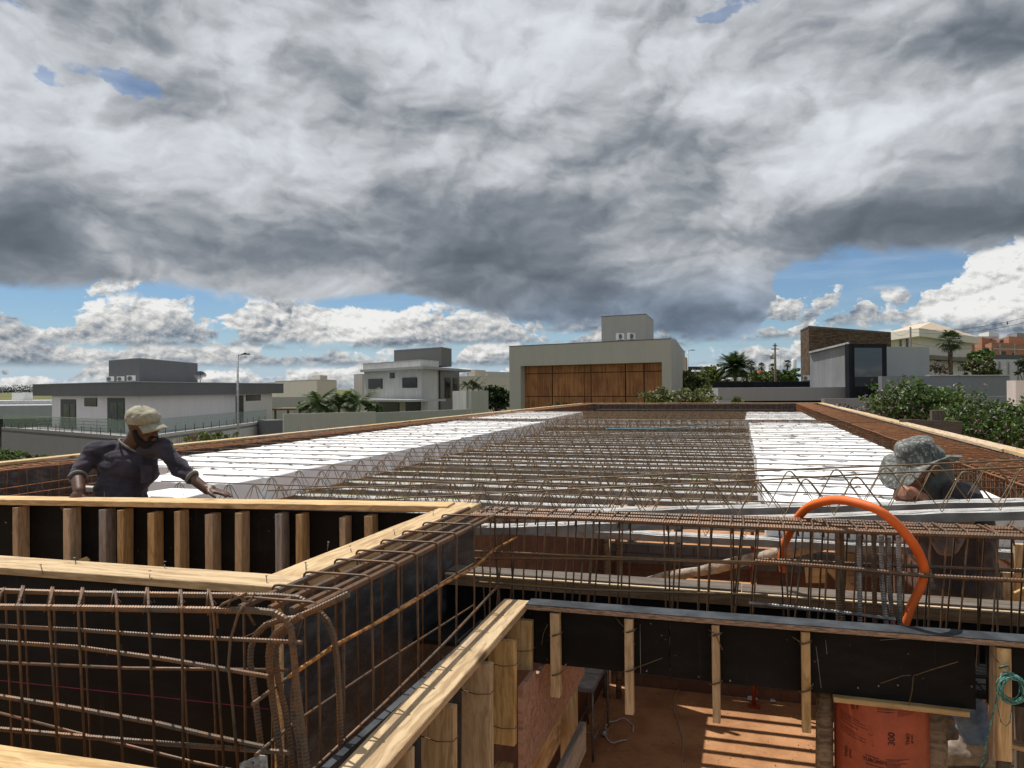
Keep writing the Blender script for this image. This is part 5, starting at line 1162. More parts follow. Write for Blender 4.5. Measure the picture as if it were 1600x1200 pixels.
put('long_wall', MB().prism(slab4(BG(1378, 41), BG(1577.5, 44), 0, .25), 0, zz(1480, 587.5, 42.5)), W_SLATE, t)
put('coping', MB().prism(slab4(BG(1453, 42.05), BG(1578, 43.95), .04, .30), zz(1480, 587.5, 42.5)+.003, zz(1480, 587.5, 42.5)+.06), CAP, t)
put('low_wall', MB().prism(slab4(BG(1288, 37.5), BG(1586, 41), 0, .25), 0, zz(1440, 621, 39)), W_SLATE, t)
n1, l1, r1 = BG(1264.5, 53), BG(1251.5, 57), BG(1393, 60)
STONE = block_mat('brown_stone_cladding', ((.20, .125, .075), (.075, .055, .042)), (.03, .024, .02), .42, .11, bump=1.0, off=.37, msize=.006)
mb = MB().prism([P2(n1), P2(r1), P2(r1+l1-n1), P2(l1)], 2.0, zz(1264, 511.5, 53)); put('stone_tower', mb, STONE, t, uv=True)
put('coping', MB().prism([P2(n1+(n1-r1)*.003), P2(r1), P2(r1+l1-n1), P2(l1+(l1-r1)*.003)], zz(1264, 511.5, 53)+.003, zz(1264, 511.5, 53)+.12), mat('dark_coping', (.1, .1, .1)), t)
ac_unit(1260.5, 586.5, 595, 47.6, 'white air conditioner at the foot of the brown stone tower')
put('boundary_pillar', MB().prism(slab4(BG(1587, 27), BG(1680, 29), 0, .3), 0, zz(1600, 594.5, 27.5)), W_PURE, label='clean white wall end at the right border, in front of the slate wall', cat='wall')
# --- cream house with hipped roof on the hill
n_, l_, r_ = BG(1437, 84), BG(1385, 92), BG(1519, 100)
t = thing('house', tuple(BG(1450, 86)), 'large cream house with a low hipped tile roof on the rise, behind the fan palm', 'house')
block(t, 'wall', n_, l_, r_, 2, zz(1437, 525, 84), W_CREAM)
block(t, 'eave_fascia', BG(1437, 82), BG(1380, 91), BG(1530, 99), zz(1437, 525, 82), zz(1437, 512.5, 82), W_CREAM)
za_, zb_ = zz(1437, 512.5, 82)+.01, zz(1455, 502, 90)
e = [BG(1437, 82), BG(1530, 99), BG(1380, 91)]; bk = e[1]+e[2]-e[0]; c1 = (e[0]+bk)/2+(e[2]-e[0])*.12; c2 = (e[0]+bk)/2+(e[1]-e[0])*.12
c1 = e[0].lerp(e[2], .5).lerp(bk.lerp(e[1], .5), .12); c2 = BG(1456, 91)
put('roof', MB().add([(*P2(e[0]), za_), (*P2(e[1]), za_), (*P2(bk), za_), (*P2(e[2]), za_), (*P2(c2), zb_), (*P2(c2+(bk-e[1])*.5), zb_)], [(0, 1, 4), (1, 2, 5, 4), (2, 3, 5), (3, 0, 4, 5)]), mat('pale_terracotta_tile', (.66, .53, .40), .9, stretch=(1, 1, 1), scale=18, var=.2, obj=False), t)
for a, b, q in ((l_, n_, (1406.5, 1409.5, 530.5, 541)), (l_, n_, (1416.5, 1420, 529, 542)), (n_, r_, (1497, 1511, 558, 580)), (n_, r_, (1460, 1470, 558, 580))):
    mb = MB(); wrect(mb, a, b, *q, .05, .02); put('window', mb, GLASS_DK, t)
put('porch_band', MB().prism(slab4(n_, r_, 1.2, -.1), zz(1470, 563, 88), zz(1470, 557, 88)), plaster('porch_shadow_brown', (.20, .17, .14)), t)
put('garden_wall', MB().prism(slab4(BG(1440, 62), BG(1560, 66), 0, .2), 1, zz(1500, 585, 64)), plaster('white_picket_wall', (.68, .67, .65), .3), label='white fence wall behind the fan palm, above the slate wall', cat='wall')
mb = MB(); A_, B_ = BG(1556, 58), BG(1660, 60); pw_ = put('garden_wall', MB().prism(slab4(A_, B_, 0, .2), 0, zz(1580, 562, 59)), plaster('lilac_white_panel_wall', (.56, .54, .56)), label='lilac-white panelled wall at the right border, below the brick houses', cat='wall')
mb = MB()
for px in (1561, 1575, 1590, 1604): wrect(mb, A_, B_, px, px+1.2, 564, 600, .12, 0)
put('pilasters', mb, plaster('lilac_pilaster', (.40, .385, .40)), pw_)
# --- unfinished brick houses
BR2 = block_mat('raw_orange_brickwork', ((.50, .235, .13), (.38, .16, .09)), (.42, .36, .31), .30, .20)
def brickhouse(lab, bx, loc):
    t = thing('brick_house', tuple(loc), lab, 'house', 'unfinished brick houses')
    for nn, ll, rr_, z0, z1 in bx:
        put('wall', MB().prism([P2(nn), P2(rr_), P2(rr_+ll-nn), P2(ll)], z0, z1), BR2, t, uv=True)
    return t
t = brickhouse('left unfinished orange brick house on the right skyline', [(BG(1535, 118), BG(1516, 124), BG(1559, 126), 3, zz(1535, 527, 118))], BG(1535, 118))
put('slab', MB().prism(slab4(BG(1514, 122), BG(1560, 122), 0, 8), zz(1535, 527, 118)+.02, zz(1535, 523, 118)), CAP, t)
t = brickhouse('right unfinished orange brick house with square holes, cut by the right border', [(BG(1577, 112), BG(1558, 120), BG(1640, 118), 3, zz(1577, 525.5, 112)), (BG(1550, 104), BG(1540, 110), BG(1660, 112), 3, zz(1580, 536, 106))], BG(1590, 112))
for a, b, q in ((BG(1550, 104), BG(1660, 112), (1566, 1572, 549, 554)), (BG(1550, 104), BG(1660, 112), (1582, 1587, 551, 556)), (BG(1558, 120), BG(1577, 112), (1563, 1569, 531, 535))):
    mb = MB(); wrect(mb, a, b, *q, .04, .02); put('window_hole', mb, FRAME_DK, t)
mb = MB(); wrect(mb, BG(1550, 104), BG(1660, 112), 1552, 1606, 545, 546.4, .05, 0)
for px in (1562, 1585): wrect(mb, BG(1550, 104), BG(1660, 112), px, px+1.2, 537, 556, .05, 0)
put('concrete_band', mb, CAP, t)
simple_house('white and grey flat roofs peeking over the brick houses', [('wall', BG(1546, 150), BG(1530, 156), BG(1562, 158), 3, zz(1546, 518, 150), W_PURE), ('wall', BG(1590, 150), BG(1575, 156), BG(1640, 158), 3, zz(1590, 520, 150), W_GREYB)], BG(1560, 150))
put('garden_wall', MB().prism(slab4(BG(1555, 84), BG(1620, 86), 0, .3), 2, zz(1580, 554.5, 85)), plaster('dark_band_wall', (.11, .12, .12)), label='dark grey wall below the brick houses', cat='wall')

# ------------------------------------------------------------------ trees and plants
def leaf_mat(name, c1, c2, c3, rough=.55, tr=.25):
    m = bpy.data.materials.new(name); m.use_nodes = True; nt = m.node_tree; g = NG(nt); bs = nt.nodes['Principled BSDF']
    r = g.n('ShaderNodeNewGeometry').outputs['Random Per Island']; p = g.n('ShaderNodeNewGeometry').outputs['Position']
    n = g.noise(p, 1.3, 3, .6).outputs[0]
    c = g.mixc(g.smooth(g.add(g.mul(r, .6), g.mul(n, .4)), .25, .7), (*c1, 1), (*c2, 1)); c = g.mixc(g.smooth(r, .86, .96), c, (*c3, 1))
    g.put(bs.inputs['Base Color'], c); bs.inputs['Roughness'].default_value = rough; bs.inputs['Specular IOR Level'].default_value = .4
    t = g.n('ShaderNodeBsdfTranslucent'); g.put(t.inputs[0], c); mx = g.n('ShaderNodeMixShader'); mx.inputs[0].default_value = tr
    out = nt.nodes['Material Output']; nt.links.new(bs.outputs[0], mx.inputs[1]); nt.links.new(t.outputs[0], mx.inputs[2]); nt.links.new(mx.outputs[0], out.inputs[0]); return m
LEAF = leaf_mat('glossy_green_leaves', (.045, .085, .022), (.12, .19, .045), (.20, .27, .08)); LEAF_D = leaf_mat('dark_green_leaves', (.018, .038, .014), (.045, .075, .022), (.08, .12, .035)); LEAF_O = leaf_mat('olive_green_leaves', (.07, .10, .03), (.16, .20, .06), (.23, .25, .09)); LEAF_Y = leaf_mat('yellow_green_leaves', (.08, .11, .02), (.17, .20, .035), (.25, .26, .05))
LEAF_E = leaf_mat('blue_dark_eucalyptus', (.012, .022, .022), (.03, .042, .035), (.04, .05, .04)); PALM = leaf_mat('palm_green', (.022, .045, .014), (.055, .09, .025), (.10, .13, .04)); BARK = mat('tree_bark', (.16, .12, .09), .95, var=.35, scale=9, bump=.8)
BLOOM = leaf_mat('pink_white_blossom', (.52, .30, .40), (.70, .56, .62), (.80, .76, .74), tr=.4)
def leafquad(mb, c, s, rr, up=.3):
    n = Vector((rr.gauss(0, 1), rr.gauss(0, 1), rr.gauss(0, 1)+up)).normalized(); u = n.orthogonal().normalized(); u = Matrix.Rotation(rr.uniform(0, 6.28), 3, n) @ u; v = n.cross(u)
    l = s*rr.uniform(.7, 1.3); w = l*rr.uniform(.45, .7); f = n*l*.18
    mb.add([c-u*l, c+v*w*.8-u*l*.1+f*.3, c+u*l, c-v*w*.8-u*l*.1+f*.3], [(0, 1, 2, 3)])
def tree(name, lab, base, crowns, leaf, nleaf, ls, trunk_r=.12, seed=1, cat='tree', group=None, bloom=0, bls=None, trunk=True, flat=1.0):
    """crowns: list of (centre, (rx,ry,rz)); leaves sit in clumps spread through each crown"""
    rr = random.Random(seed); base = Vector(base); t = thing(name, base, lab, cat, group); mb = MB(); fl = MB(); tot = sum(c[1][0]*c[1][2] for c in crowns); limbs = []
    for c, r in crowns:
        c = Vector(c); k = int(nleaf*r[0]*r[2]/tot); ncl = max(5, int(k/26)); limbs.append(c-Vector((0, 0, r[2]*.3)))
        for q in range(ncl):
            d = Vector((rr.gauss(0, 1), rr.gauss(0, 1), rr.gauss(0, 1))).normalized(); e = rr.random()**.45; lump = 1+.22*mnoise.noise(d*2.1+c)
            cc = c+Vector((d.x*r[0], d.y*r[1], d.z*r[2]*flat))*e*lump; cs = (r[0]+r[2])*.5*rr.uniform(.10, .24)
            for j in range(26):
                p = cc+Vector((rr.gauss(0, cs*.6), rr.gauss(0, cs*.6), rr.gauss(0, cs*.45))); leafquad(mb, p, ls, rr)
            if bloom and d.y < .6:
                for j in range(rr.randint(0, bloom)):
                    p = cc+Vector((rr.gauss(0, cs*.8), rr.gauss(0, cs*.8)-cs*.5, rr.gauss(0, cs*.8)+cs*.2))
                    for z in range(3): leafquad(fl, p+Vector((rr.gauss(0, .02), rr.gauss(0, .02), rr.gauss(0, .02))), bls or ls, rr)
            if q % 4 == 0: limbs.append(cc)
    put('crown', mb, leaf, t)
    if bloom: put('blossoms', fl, BLOOM, t)
    if trunk:
        tm = MB(); c0 = Vector(crowns[0][0]); z1 = min(base.z+max(.5, (c0.z-base.z)*.55), c0.z)
        fork = Vector((base.x*.6+c0.x*.4, base.y*.6+c0.y*.4, z1)); tm.tube([base-Vector((0, 0, .2)), base.lerp(fork, .5)+Vector((.04, .03, 0)), fork], [trunk_r*1.3, trunk_r, trunk_r*.8], 8)
        for L_ in limbs[:26]:
            mid = fork.lerp(L_, .5)+Vector((rr.uniform(-.1, .1), rr.uniform(-.1, .1), rr.uniform(0, .15))); tm.tube([fork, mid, L_], [trunk_r*.5, trunk_r*.28, trunk_r*.08], 5)
        put('trunk', tm, BARK, t)
    return t
def px_tree(name, lab, px0, px1, py0, py1, Z, leaf, nleaf, ls, seed, lobes=3, z_base=None, depth=None, **k):
    """a tree whose crown fills a bearing range at distance Z"""
    rr = random.Random(seed); c = BG((px0+px1)/2, Z); w = (px1-px0)/FPX*Z/2; zt, zb = zz((px0+px1)/2, py0, Z), zz((px0+px1)/2, py1, Z); h = (zt-zb)/2; d = depth or w
    side = Vector((math.cos(YAW), math.sin(YAW), 0)); fwd = Vector((-math.sin(YAW), math.cos(YAW), 0)); cr = []
    for i in range(lobes):
        s = ((i+.5)/lobes-.5)*1.25 if lobes > 1 else 0; f = .62 if lobes > 1 else 1; hh = rr.uniform(.72, 1.0) if lobes > 1 else 1
        p = c+side*(s*w)+fwd*rr.uniform(-.25, .25)*d; cr.append(((p.x, p.y, zb+h*hh*.95), (w*f, d*f, h*hh)))
    g_ = terrain_h(c.x, c.y) if z_base is None else z_base
    return tree(name, lab, (c.x, c.y, min(g_, zb)), cr, leaf, nleaf, ls, seed=seed, **k)
px_tree('flowering_tree', 'flowering shrub tree with pink blossoms in front of the slate wall, behind the site post', 1358, 1508, 576, 672, 17.5, LEAF, 8600, .050, 3, lobes=5, bloom=2, bls=.030, trunk_r=.08, depth=1.0)
px_tree('flowering_tree', 'dense green tree with few blossoms at the right border, beside the white wall end', 1470, 1660, 606, 720, 15.5, LEAF, 8200, .050, 5, lobes=5, bloom=1, bls=.03, trunk_r=.08, depth=1.1)
px_tree('flowering_shrub', 'low dark shrub with a few blossoms behind the middle of the right edge formwork', 1300, 1420, 630, 672, 21, LEAF_D, 3200, .05, 6, lobes=4, bloom=3, bls=.032, cat='shrub', depth=1.0)
px_tree('shrub', 'shrub at the left border below the lilac terrace wall', -40, 38, 684, 745, 19, LEAF, 3400, .055, 8, lobes=3, cat='shrub')
px_tree('shrub', 'small shrub right of the border shrub, in front of the terrace wall', 20, 82, 698, 740, 19.5, LEAF_O, 1800, .05, 9, lobes=3, bloom=1, cat='shrub')
px_tree('shrub', 'bright green shrub peeping over the left edge formwork below the street lamp', 285, 392, 671, 706, 24, LEAF_O, 2600, .06, 10, lobes=5, cat='shrub', depth=1.0)
px_tree('flowering_shrub', 'white-blossomed hedge beyond the far edge formwork, right of the wooden front', 1000, 1116, 604, 640, 36, LEAF_O, 6200, .08, 12, lobes=6, bloom=1, bls=.055, cat='shrub', depth=1.6)
for i, (a, b) in enumerate(((850, 930), (925, 1010))): px_tree('climbing_plant', 'dark creeper along the foot of the wooden front, %s part' % ('left' if i == 0 else 'right'), a, b, 628, 640, 38, LEAF_D, 1500, .06, 14+i, lobes=5, cat='creeper', depth=.6)
px_tree('shrub', 'tiny tree poking up before the long grey roof slab', 1145, 1160, 619, 636, 34, LEAF, 600, .05, 17, lobes=1, cat='shrub')
px_tree('broadleaf_tree', 'bright green tree right behind the corner of the wood-fronted house', 1060, 1118, 574, 640, 66, LEAF_O, 3600, .17, 20, lobes=4, group='trees on the rise')
px_tree('broadleaf_tree', 'rounded light green tree left of the black flat roof', 1085, 1116, 596, 640, 58, LEAF_Y, 1800, .15, 21, lobes=2, group='trees on the rise')
px_tree('broadleaf_tree', 'dark tree between the pale concrete house and the wood-fronted house', 757, 800, 596, 640, 88, LEAF_D, 3000, .22, 22, lobes=3)
px_tree('broadleaf_tree', 'yellow-green tree left of the date palm', 1104, 1136, 569, 600, 128, LEAF_Y, 1400, .32, 23, lobes=3, group='trees on the rise')
for i, (a, b, c, d, L_, lab) in enumerate(((1170, 1200, 575, 600, LEAF_O, 'left one of the bushy trees under the power pole'), (1194, 1226, 570, 600, LEAF_O, 'middle bushy tree under the power pole'), (1216, 1254, 572, 600, LEAF, 'right bushy tree touching the stone tower'))): px_tree('broadleaf_tree', lab, a, b, c, d, 110, L_, 1500, .26, 30+i, lobes=3, group='trees on the rise')
px_tree('broadleaf_tree', 'leafy tree with pale flowers in front of the cream house, right of the fan palm', 1508, 1560, 552, 590, 58, LEAF_O, 2600, .15, 40, lobes=3, bloom=2, bls=.09)
px_tree('broadleaf_tree', 'dark green bushy palm-like tree behind the leafy tree', 1512, 1556, 543, 566, 66, LEAF, 1600, .2, 41, lobes=3)
px_tree('broadleaf_tree', 'small open tree at the right border before the panelled wall', 1584, 1640, 552, 586, 50, LEAF_D, 1400, .12, 42, lobes=3)
px_tree('shrub', 'reddish bare shrub left of the fan palm trunk', 1453, 1480, 553, 590, 56, leaf_mat('dry_reddish_leaves', (.12, .08, .06), (.22, .16, .13), (.3, .26, .22)), 900, .08, 43, lobes=2, cat='shrub')
px_tree('shrub', 'olive garden tree between the pergola and the palms', 460, 500, 622, 644, 68, LEAF_O, 900, .13, 44, lobes=2, cat='shrub')
px_tree('shrub', 'low garden foliage right of the palms, above the boundary wall', 568, 600, 624, 650, 66, LEAF, 700, .14, 45, lobes=2, cat='shrub')
# far eucalyptus wood on the left horizon
mb = MB(); rr = random.Random(77)
for i in range(70):
    x = -30+i*1.9; c = BG(x, 1000); c.z = zz(x, 617, 1000); hgt = rr.uniform(10, 14)
    for j in range(34):
        f = rr.random(); leafquad(mb, Vector((c.x+rr.gauss(0, 1.1), c.y+rr.gauss(0, 3), c.z+hgt*(.30+.7*f))), 1.1*(1.15-f*.5), rr)
    mb.tube([(c.x, c.y, c.z-3), (c.x, c.y, c.z+hgt*.5)], .3, 4)
put('far_wood', mb, LEAF_E, kind='stuff', label='far dark eucalyptus wood on the left horizon', cat='wood')

def frond(mb, base, az, el, L, leaflets, lw, droop=.9, rr=None):
    d = Vector((math.cos(az)*math.cos(el), math.sin(az)*math.cos(el), math.sin(el))); side = Vector((-math.sin(az), math.cos(az), 0)); pts = []; p = Vector(base); v = d.copy()
    for i in range(9): pts.append(p.copy()); p = p+v*(L/8); v = (v+Vector((0, 0, -droop/8))).normalized()
    mb.tube(pts, [L*.012*(1-i/10) for i in range(9)], 4)
    for i in range(leaflets):
        s = .12+.86*i/leaflets; k = min(7, int(s*8)); q = pts[k].lerp(pts[k+1], s*8-k); t_ = (pts[k+1]-pts[k]).normalized(); ll = lw*math.sin(math.pi*min(1, s*.85+.12))**.7
        for sg in (-1, 1):
            e = (side*sg*.85+t_*.55+Vector((0, 0, -.32+rr.uniform(-.12, .12)))).normalized(); w = t_*ll*.075
            mb.add([q-w, q+w, q+e*ll], [(0, 1, 2)])
def feather_palm(lab, px, py0, Z, h_crown, n=15, seed=1, trunk_r=.12, group=None, up=.55, lwf=.32, leaf=None, leaflets=20):
    rr = random.Random(seed); c = BG(px, Z); g_ = terrain_h(c.x, c.y)-.3; zc = zz(px, py0, Z)-h_crown*.42
    t = thing('palm_tree', (c.x, c.y, g_), lab, 'palm', group); mb = MB()
    for i in range(n):
        f = i/n; frond(mb, (c.x, c.y, zc), i*2.4+rr.uniform(-.3, .3), .15+up*1.5*(1-f)-.35*f+rr.uniform(-.1, .1), h_crown*rr.uniform(.8, 1.0), leaflets, h_crown*lwf, .8+.9*f, rr)
    put('crown', mb, leaf or PALM, t); put('trunk', MB().tube([(c.x+.03*math.sin(i), c.y, g_+(zc-g_)*i/8) for i in range(9)], [trunk_r*(1.15-.3*i/8) for i in range(9)], 9), BARK, t)
for i, (px, py, h) in enumerate(((497, 612, 2.5), (529, 613, 2.3), (560, 610, 2.6))): feather_palm('%s of three feathery palms in front of the pale concrete house' % ('leftmost', 'middle one', 'rightmost')[i], px, py, 66, h, 17, 50+i, group='palms in the left garden', leaf=leaf_mat('fresh_palm_green%d' % i, (.035, .065, .02), (.09, .135, .04), (.16, .2, .07)), leaflets=24)
for i, (px, py) in enumerate(((730, 594), (739, 592), (747, 595))): feather_palm('%s of three small potted palms on the terrace of the pale concrete house' % ('leftmost', 'middle one', 'rightmost')[i], px, py, 82, 1.25, 12, 60+i, trunk_r=.06, group='terrace palms')
feather_palm('tall spreading date palm on the rise, above the parked cars', 1149, 561, 125, 3.7, 54, 70, trunk_r=.25, up=.75, lwf=.30, leaflets=30, group='palms on the rise')
feather_palm('small palm tuft left of the yellow-green tree', 1104, 572, 130, 2.4, 14, 75, group='palms on the rise')
def fan_palm(lab, px, py0, py1, Z, seed, group=None, n=34):
    """crown of fan leaves between py0 and py1"""
    rr = random.Random(seed); c = BG(px, Z); g_ = terrain_h(c.x, c.y)-.3; z1, z0 = zz(px, py0, Z), zz(px, py1, Z); R_ = (z1-z0)/2; zc = (z0+z1)/2
    t = thing('fan_palm', (c.x, c.y, g_), lab, 'palm', group); mb = MB()
    for i in range(n):
        a = i*2.4; e = 1.25-2.1*i/n+rr.uniform(-.12, .12); d = Vector((math.cos(a)*math.cos(e), math.sin(a)*math.cos(e), math.sin(e))); s = d.cross(Vector((0, 0, 1))); s = s.normalized() if s.length > .1 else Vector((1, 0, 0)); up_ = s.cross(d)
        st = R_*rr.uniform(.40, .55); hub = Vector((c.x, c.y, zc))+d*st; mb.tube([(c.x, c.y, zc), tuple(hub)], R_*.012, 4)
        for k in range(15):
            b_ = (k-7)*.19; q = (d*math.cos(b_)+s*math.sin(b_)+up_*rr.uniform(-.1, .1)).normalized(); l_ = R_*.58*(1-.03*abs(k-7)); w = (s*math.cos(b_)-d*math.sin(b_))*l_*.06; m = hub+q*l_*.6
            mb.add([hub, m+w, m-w], [(0, 1, 2)]); mb.add([m+w, hub+q*l_+Vector((0, 0, -l_*.22)), m-w], [(0, 1, 2)])
    put('crown', mb, PALM, t); put('trunk', MB().tube([(c.x, c.y, g_+(zc-g_)*i/8) for i in range(9)], [.17*(1.1-.25*i/8) for i in range(9)], 9), BARK, t)
fan_palm('tall fan palm with hanging leaves before the cream house', 1485.5, 511, 556, 54, 80)
for i, (px, a, b, lab) in enumerate(((1174, 561, 583, 'fan palm right of the date palm'), (1190, 565, 582, 'smaller fan palm left of the power pole'), (1207, 566, 582, 'low fan palm behind the power pole'), (1230.5, 560, 577, 'round-headed fan palm left of the white water tank'))): fan_palm(lab, px, a, b, 122, 81+i, 'palms on the rise', n=26)

# ------------------------------------------------------------------ lamps, poles, wires, cars, canopy
LAMP = mat('galvanised_pole', (.36, .37, .38), .5, .4)
def street_lamp(lab, px, py0, Z, side=1, group='street lamps', r=.05, arm=.62):
    c = BG(px, Z); g_ = terrain_h(c.x, c.y)-.5; z = zz(px, py0, Z); t = thing('street_lamp', (c.x, c.y, g_), lab, 'street lamp', group); s = Vector((math.cos(YAW), math.sin(YAW), 0))*side
    put('pole', MB().tube([(c.x, c.y, g_), (c.x, c.y, z)], [r*1.2, r], 10), LAMP, t)
    a = Vector((c.x, c.y, z-.03)); put('arm', MB().tube([a, a+s*arm*.4+Vector((0, 0, .03))], r*.6, 6), LAMP, t)
    M = Matrix.Rotation(math.atan2(s.y, s.x), 3, 'Z'); q = a+s*arm*.7+Vector((0, 0, .05)); put('lamp_head', MB().box(q, (arm*.6, .22, .06), M).box(q+Vector((0, 0, .05))-s*.05, (.10, .10, .05), M), FRAME_DK, t)
street_lamp('galvanised street lamp standing before the dark-roofed house', 371.5, 554, 40)
street_lamp('thin street lamp right of the wood-fronted house', 1075, 547.5, 85, r=.05, arm=.8)
street_lamp('faint street lamp above the date palm on the rise', 1159.5, 558, 150, side=-1, r=.07, arm=1.6); street_lamp('faint street lamp between the power pole and the water tank', 1219, 556, 170, side=-1, r=.07, arm=1.4)
def pole(lab, px, py0, Z, arms, trans=False, lamp=False):
    c = BG(px, Z); g_ = terrain_h(c.x, c.y)-.5; z = zz(px, py0, Z); k = Z/FPX; t = thing('power_pole', (c.x, c.y, g_), lab, 'power pole'); s = Vector((math.cos(YAW), math.sin(YAW), 0)); M = Matrix.Rotation(math.atan2(s.y, s.x), 3, 'Z')
    PM = mat('brown_grey_pole', (.14, .115, .10), .9); put('pole', MB().tube([(c.x, c.y, g_), (c.x, c.y, z)], [.2 if Z > 90 else .09, .13 if Z > 90 else .07], 8), PM, t)
    for py, w in arms: put('cross_arm', MB().box((c.x, c.y-.15, zz(px, py, Z)), (w*k, .1, .12), M), PM, t)
    if trans: put('transformer', MB().tube([Vector((c.x, c.y, zz(px, 561, Z)))-s*5*k, Vector((c.x, c.y, zz(px, 553, Z)))-s*5*k], 2.6*k, 12), LAMP, t)
    if lamp: put('lamp_arm', MB().tube([Vector((c.x, c.y, zz(px, 562, Z))), Vector((c.x, c.y, zz(px, 556, Z)))-s*9*k, Vector((c.x, c.y, zz(px, 554, Z)))-s*19*k], .05, 6), LAMP, t)
pole('wooden power pole with crossbars and a transformer, left of the stone tower', 1211.5, 536.5, 105, ((545.5, 12), (540, 7)), True, True)
pole('slim power pole in front of the cream house', 1423.5, 511, 64, ())
for (x0, y0, x1, y1, Z0, Z1, lab) in ((1424, 514, 1640, 487, 64, 40, 'upper power line running off the right border'), (1424, 519, 1640, 495, 64, 40, 'lower power line running off the right border'), (1424, 536, 1640, 533, 64, 40, 'lowest slack cable crossing the fan palm'), (1394, 518, 1424, 515, 75, 64, 'short power line between the stone tower and the slim pole')):
    a, b = B(x0, y0, Z0), B(x1, y1, Z1); put('power_line', MB().tube([a.lerp(b, i/12)+Vector((0, 0, -.45*math.sin(math.pi*i/12))) for i in range(13)], .012, 4), FRAME_DK, label=lab, cat='power line', group='power lines')
q = B(1574, 504.5, 47); put('line_spacer', MB().tube([q+Vector((0, 0, .1)), q-Vector((0, 0, .12))], .025, 6).tube([q+Vector((-.07, 0, -.01)), q+Vector((.07, 0, -.01))], .02, 6), FRAME_DK, label='small dark spacer clamped on the power lines', cat='spacer')
c = BG(1241, 240); zt_ = zz(1241, 560.5, 240); put('water_tank', MB().tube([(c.x, c.y, 0), (c.x, c.y, zt_-.3), (c.x, c.y, zt_)], [.75, .75, .45], 16), W_PURE, label='white cylindrical water tower beside the stone tower', cat='water tower')
t = thing('canopy_building', tuple(BG(1100, 150)), 'low dark building under the trees on the rise, beyond the cars', 'building')
put('roof', MB().prism(slab4(BG(1062, 150), BG(1112, 152), 0, 8), zz(1090, 577, 150), zz(1090, 572.5, 150)), FRAME_DK, t); put('wall', MB().prism(slab4(BG(1064, 151), BG(1190, 156), 0, 6), 5, zz(1100, 580, 150)), plaster('very_dark_wall', (.03, .03, .03)), t)
for px in (1064, 1075, 1086, 1097, 1108): q = BG(px, 149.5); put('column', MB().tube([(q.x, q.y, 4), (q.x, q.y, zz(px, 577, 149.5))], .15, 8), W_GREY, t)
simple_house('reddish beige house end just right of the wood-fronted house', [('wall', BG(1071, 112), BG(1062, 118), BG(1075.5, 120), 2, zz(1071, 558, 112), plaster('dusty_rose_render', (.42, .30, .25)))], BG(1070, 112))
def car(lab, px, Z, col, turn, group='cars parked on the rise'):
    c = BG(px, Z); z0 = zz(px, 597.5, Z); t = thing('parked_car', (c.x, c.y, z0), lab, 'car', group); M = Matrix.Rotation(turn, 3, 'Z')
    def T(p): v = M @ Vector(p); return (c.x+v.x, c.y+v.y, z0+v.z)
    sec = [(-2.1, .45, .72, .80), (-1.95, .30, .85, .86), (-1.2, .25, .92, .88), (-.75, .25, .96, .88), (.9, .25, 1.0, .88), (1.7, .28, .98, .86), (2.05, .35, .85, .84), (2.12, .45, .75, .78)]
    vs = [T((x, s*w, z)) for x, zl, zh, w in sec for s, z in ((-1, zl), (1, zl), (1, zh), (-1, zh))]; fs = [(i*4+k, i*4+4+k, i*4+4+(k+1) % 4, i*4+(k+1) % 4) for i in range(7) for k in range(4)]+[(3, 2, 1, 0), (28, 29, 30, 31)]
    put('body', MB().add(vs, fs, True), mat('car_paint_'+col[0], col[1], .3, coat=.6, var=.02), t)
    cs = [(-1.05, .93, .80), (-.35, 1.42, .66), (.75, 1.46, .66), (1.75, .97, .78)]; vs = [T((x, s*w, z)) for x, z, w in cs for s in (-1, 1)]+[T((x, s*.8, .9)) for x in (-1.05, 1.75) for s in (-1, 1)]
    cb = put('cabin', MB().add(vs, [(0, 1, 3, 2), (2, 3, 5, 4), (4, 5, 7, 6), (0, 2, 4, 6), (1, 7, 5, 3)]), GLASS_DK, t)
    put('roof', MB().add([T((x, s*.66, z+.012)) for x, z in ((-.33, 1.42), (.73, 1.46)) for s in (-1, 1)]+[T((x, s*.66, z+.03)) for x, z in ((-.33, 1.42), (.73, 1.46)) for s in (-1, 1)], [(0, 1, 3, 2), (4, 6, 7, 5), (0, 4, 5, 1), (2, 3, 7, 6), (0, 2, 6, 4), (1, 5, 7, 3)]), MATS['car_paint_'+col[0]], t)
    for x in (-1.35, 1.35):
        for s in (-1, 1): a, b = Vector(T((x, s*.70, .31))), Vector(T((x, s*.90, .31))); put('wheel', MB().tube([a, b], .31, 14, smooth=False), FRAME_DK, t)
car('pale blue-grey car parked left of the white one, below the date palm', 1129, 150, ('blue', (.45, .52, .60)), 1.5); car('white car parked below the date palm', 1147, 152, ('white', (.80, .80, .80)), .35)
car('grey car half hidden right of the white one', 1159, 156, ('grey', (.35, .36, .38)), .3)
t = put('awning', MB().prism(slab4(BG(1186, 118), BG(1195, 118), 0, 2), zz(1190, 583, 118), zz(1190, 579, 118)), mat('orange_awning', (.75, .22, .05), .7), label='small orange awning among the palms on the rise', cat='awning')
t = put('tarpaulin_roof', MB().prism(slab4(BG(1168, 135), BG(1186, 135), 0, 4), zz(1178, 582, 135), zz(1178, 578, 135)), mat('pale_blue_sheet', (.45, .55, .65), .6), label='pale blue shed roof among the palms on the rise', cat='roof')

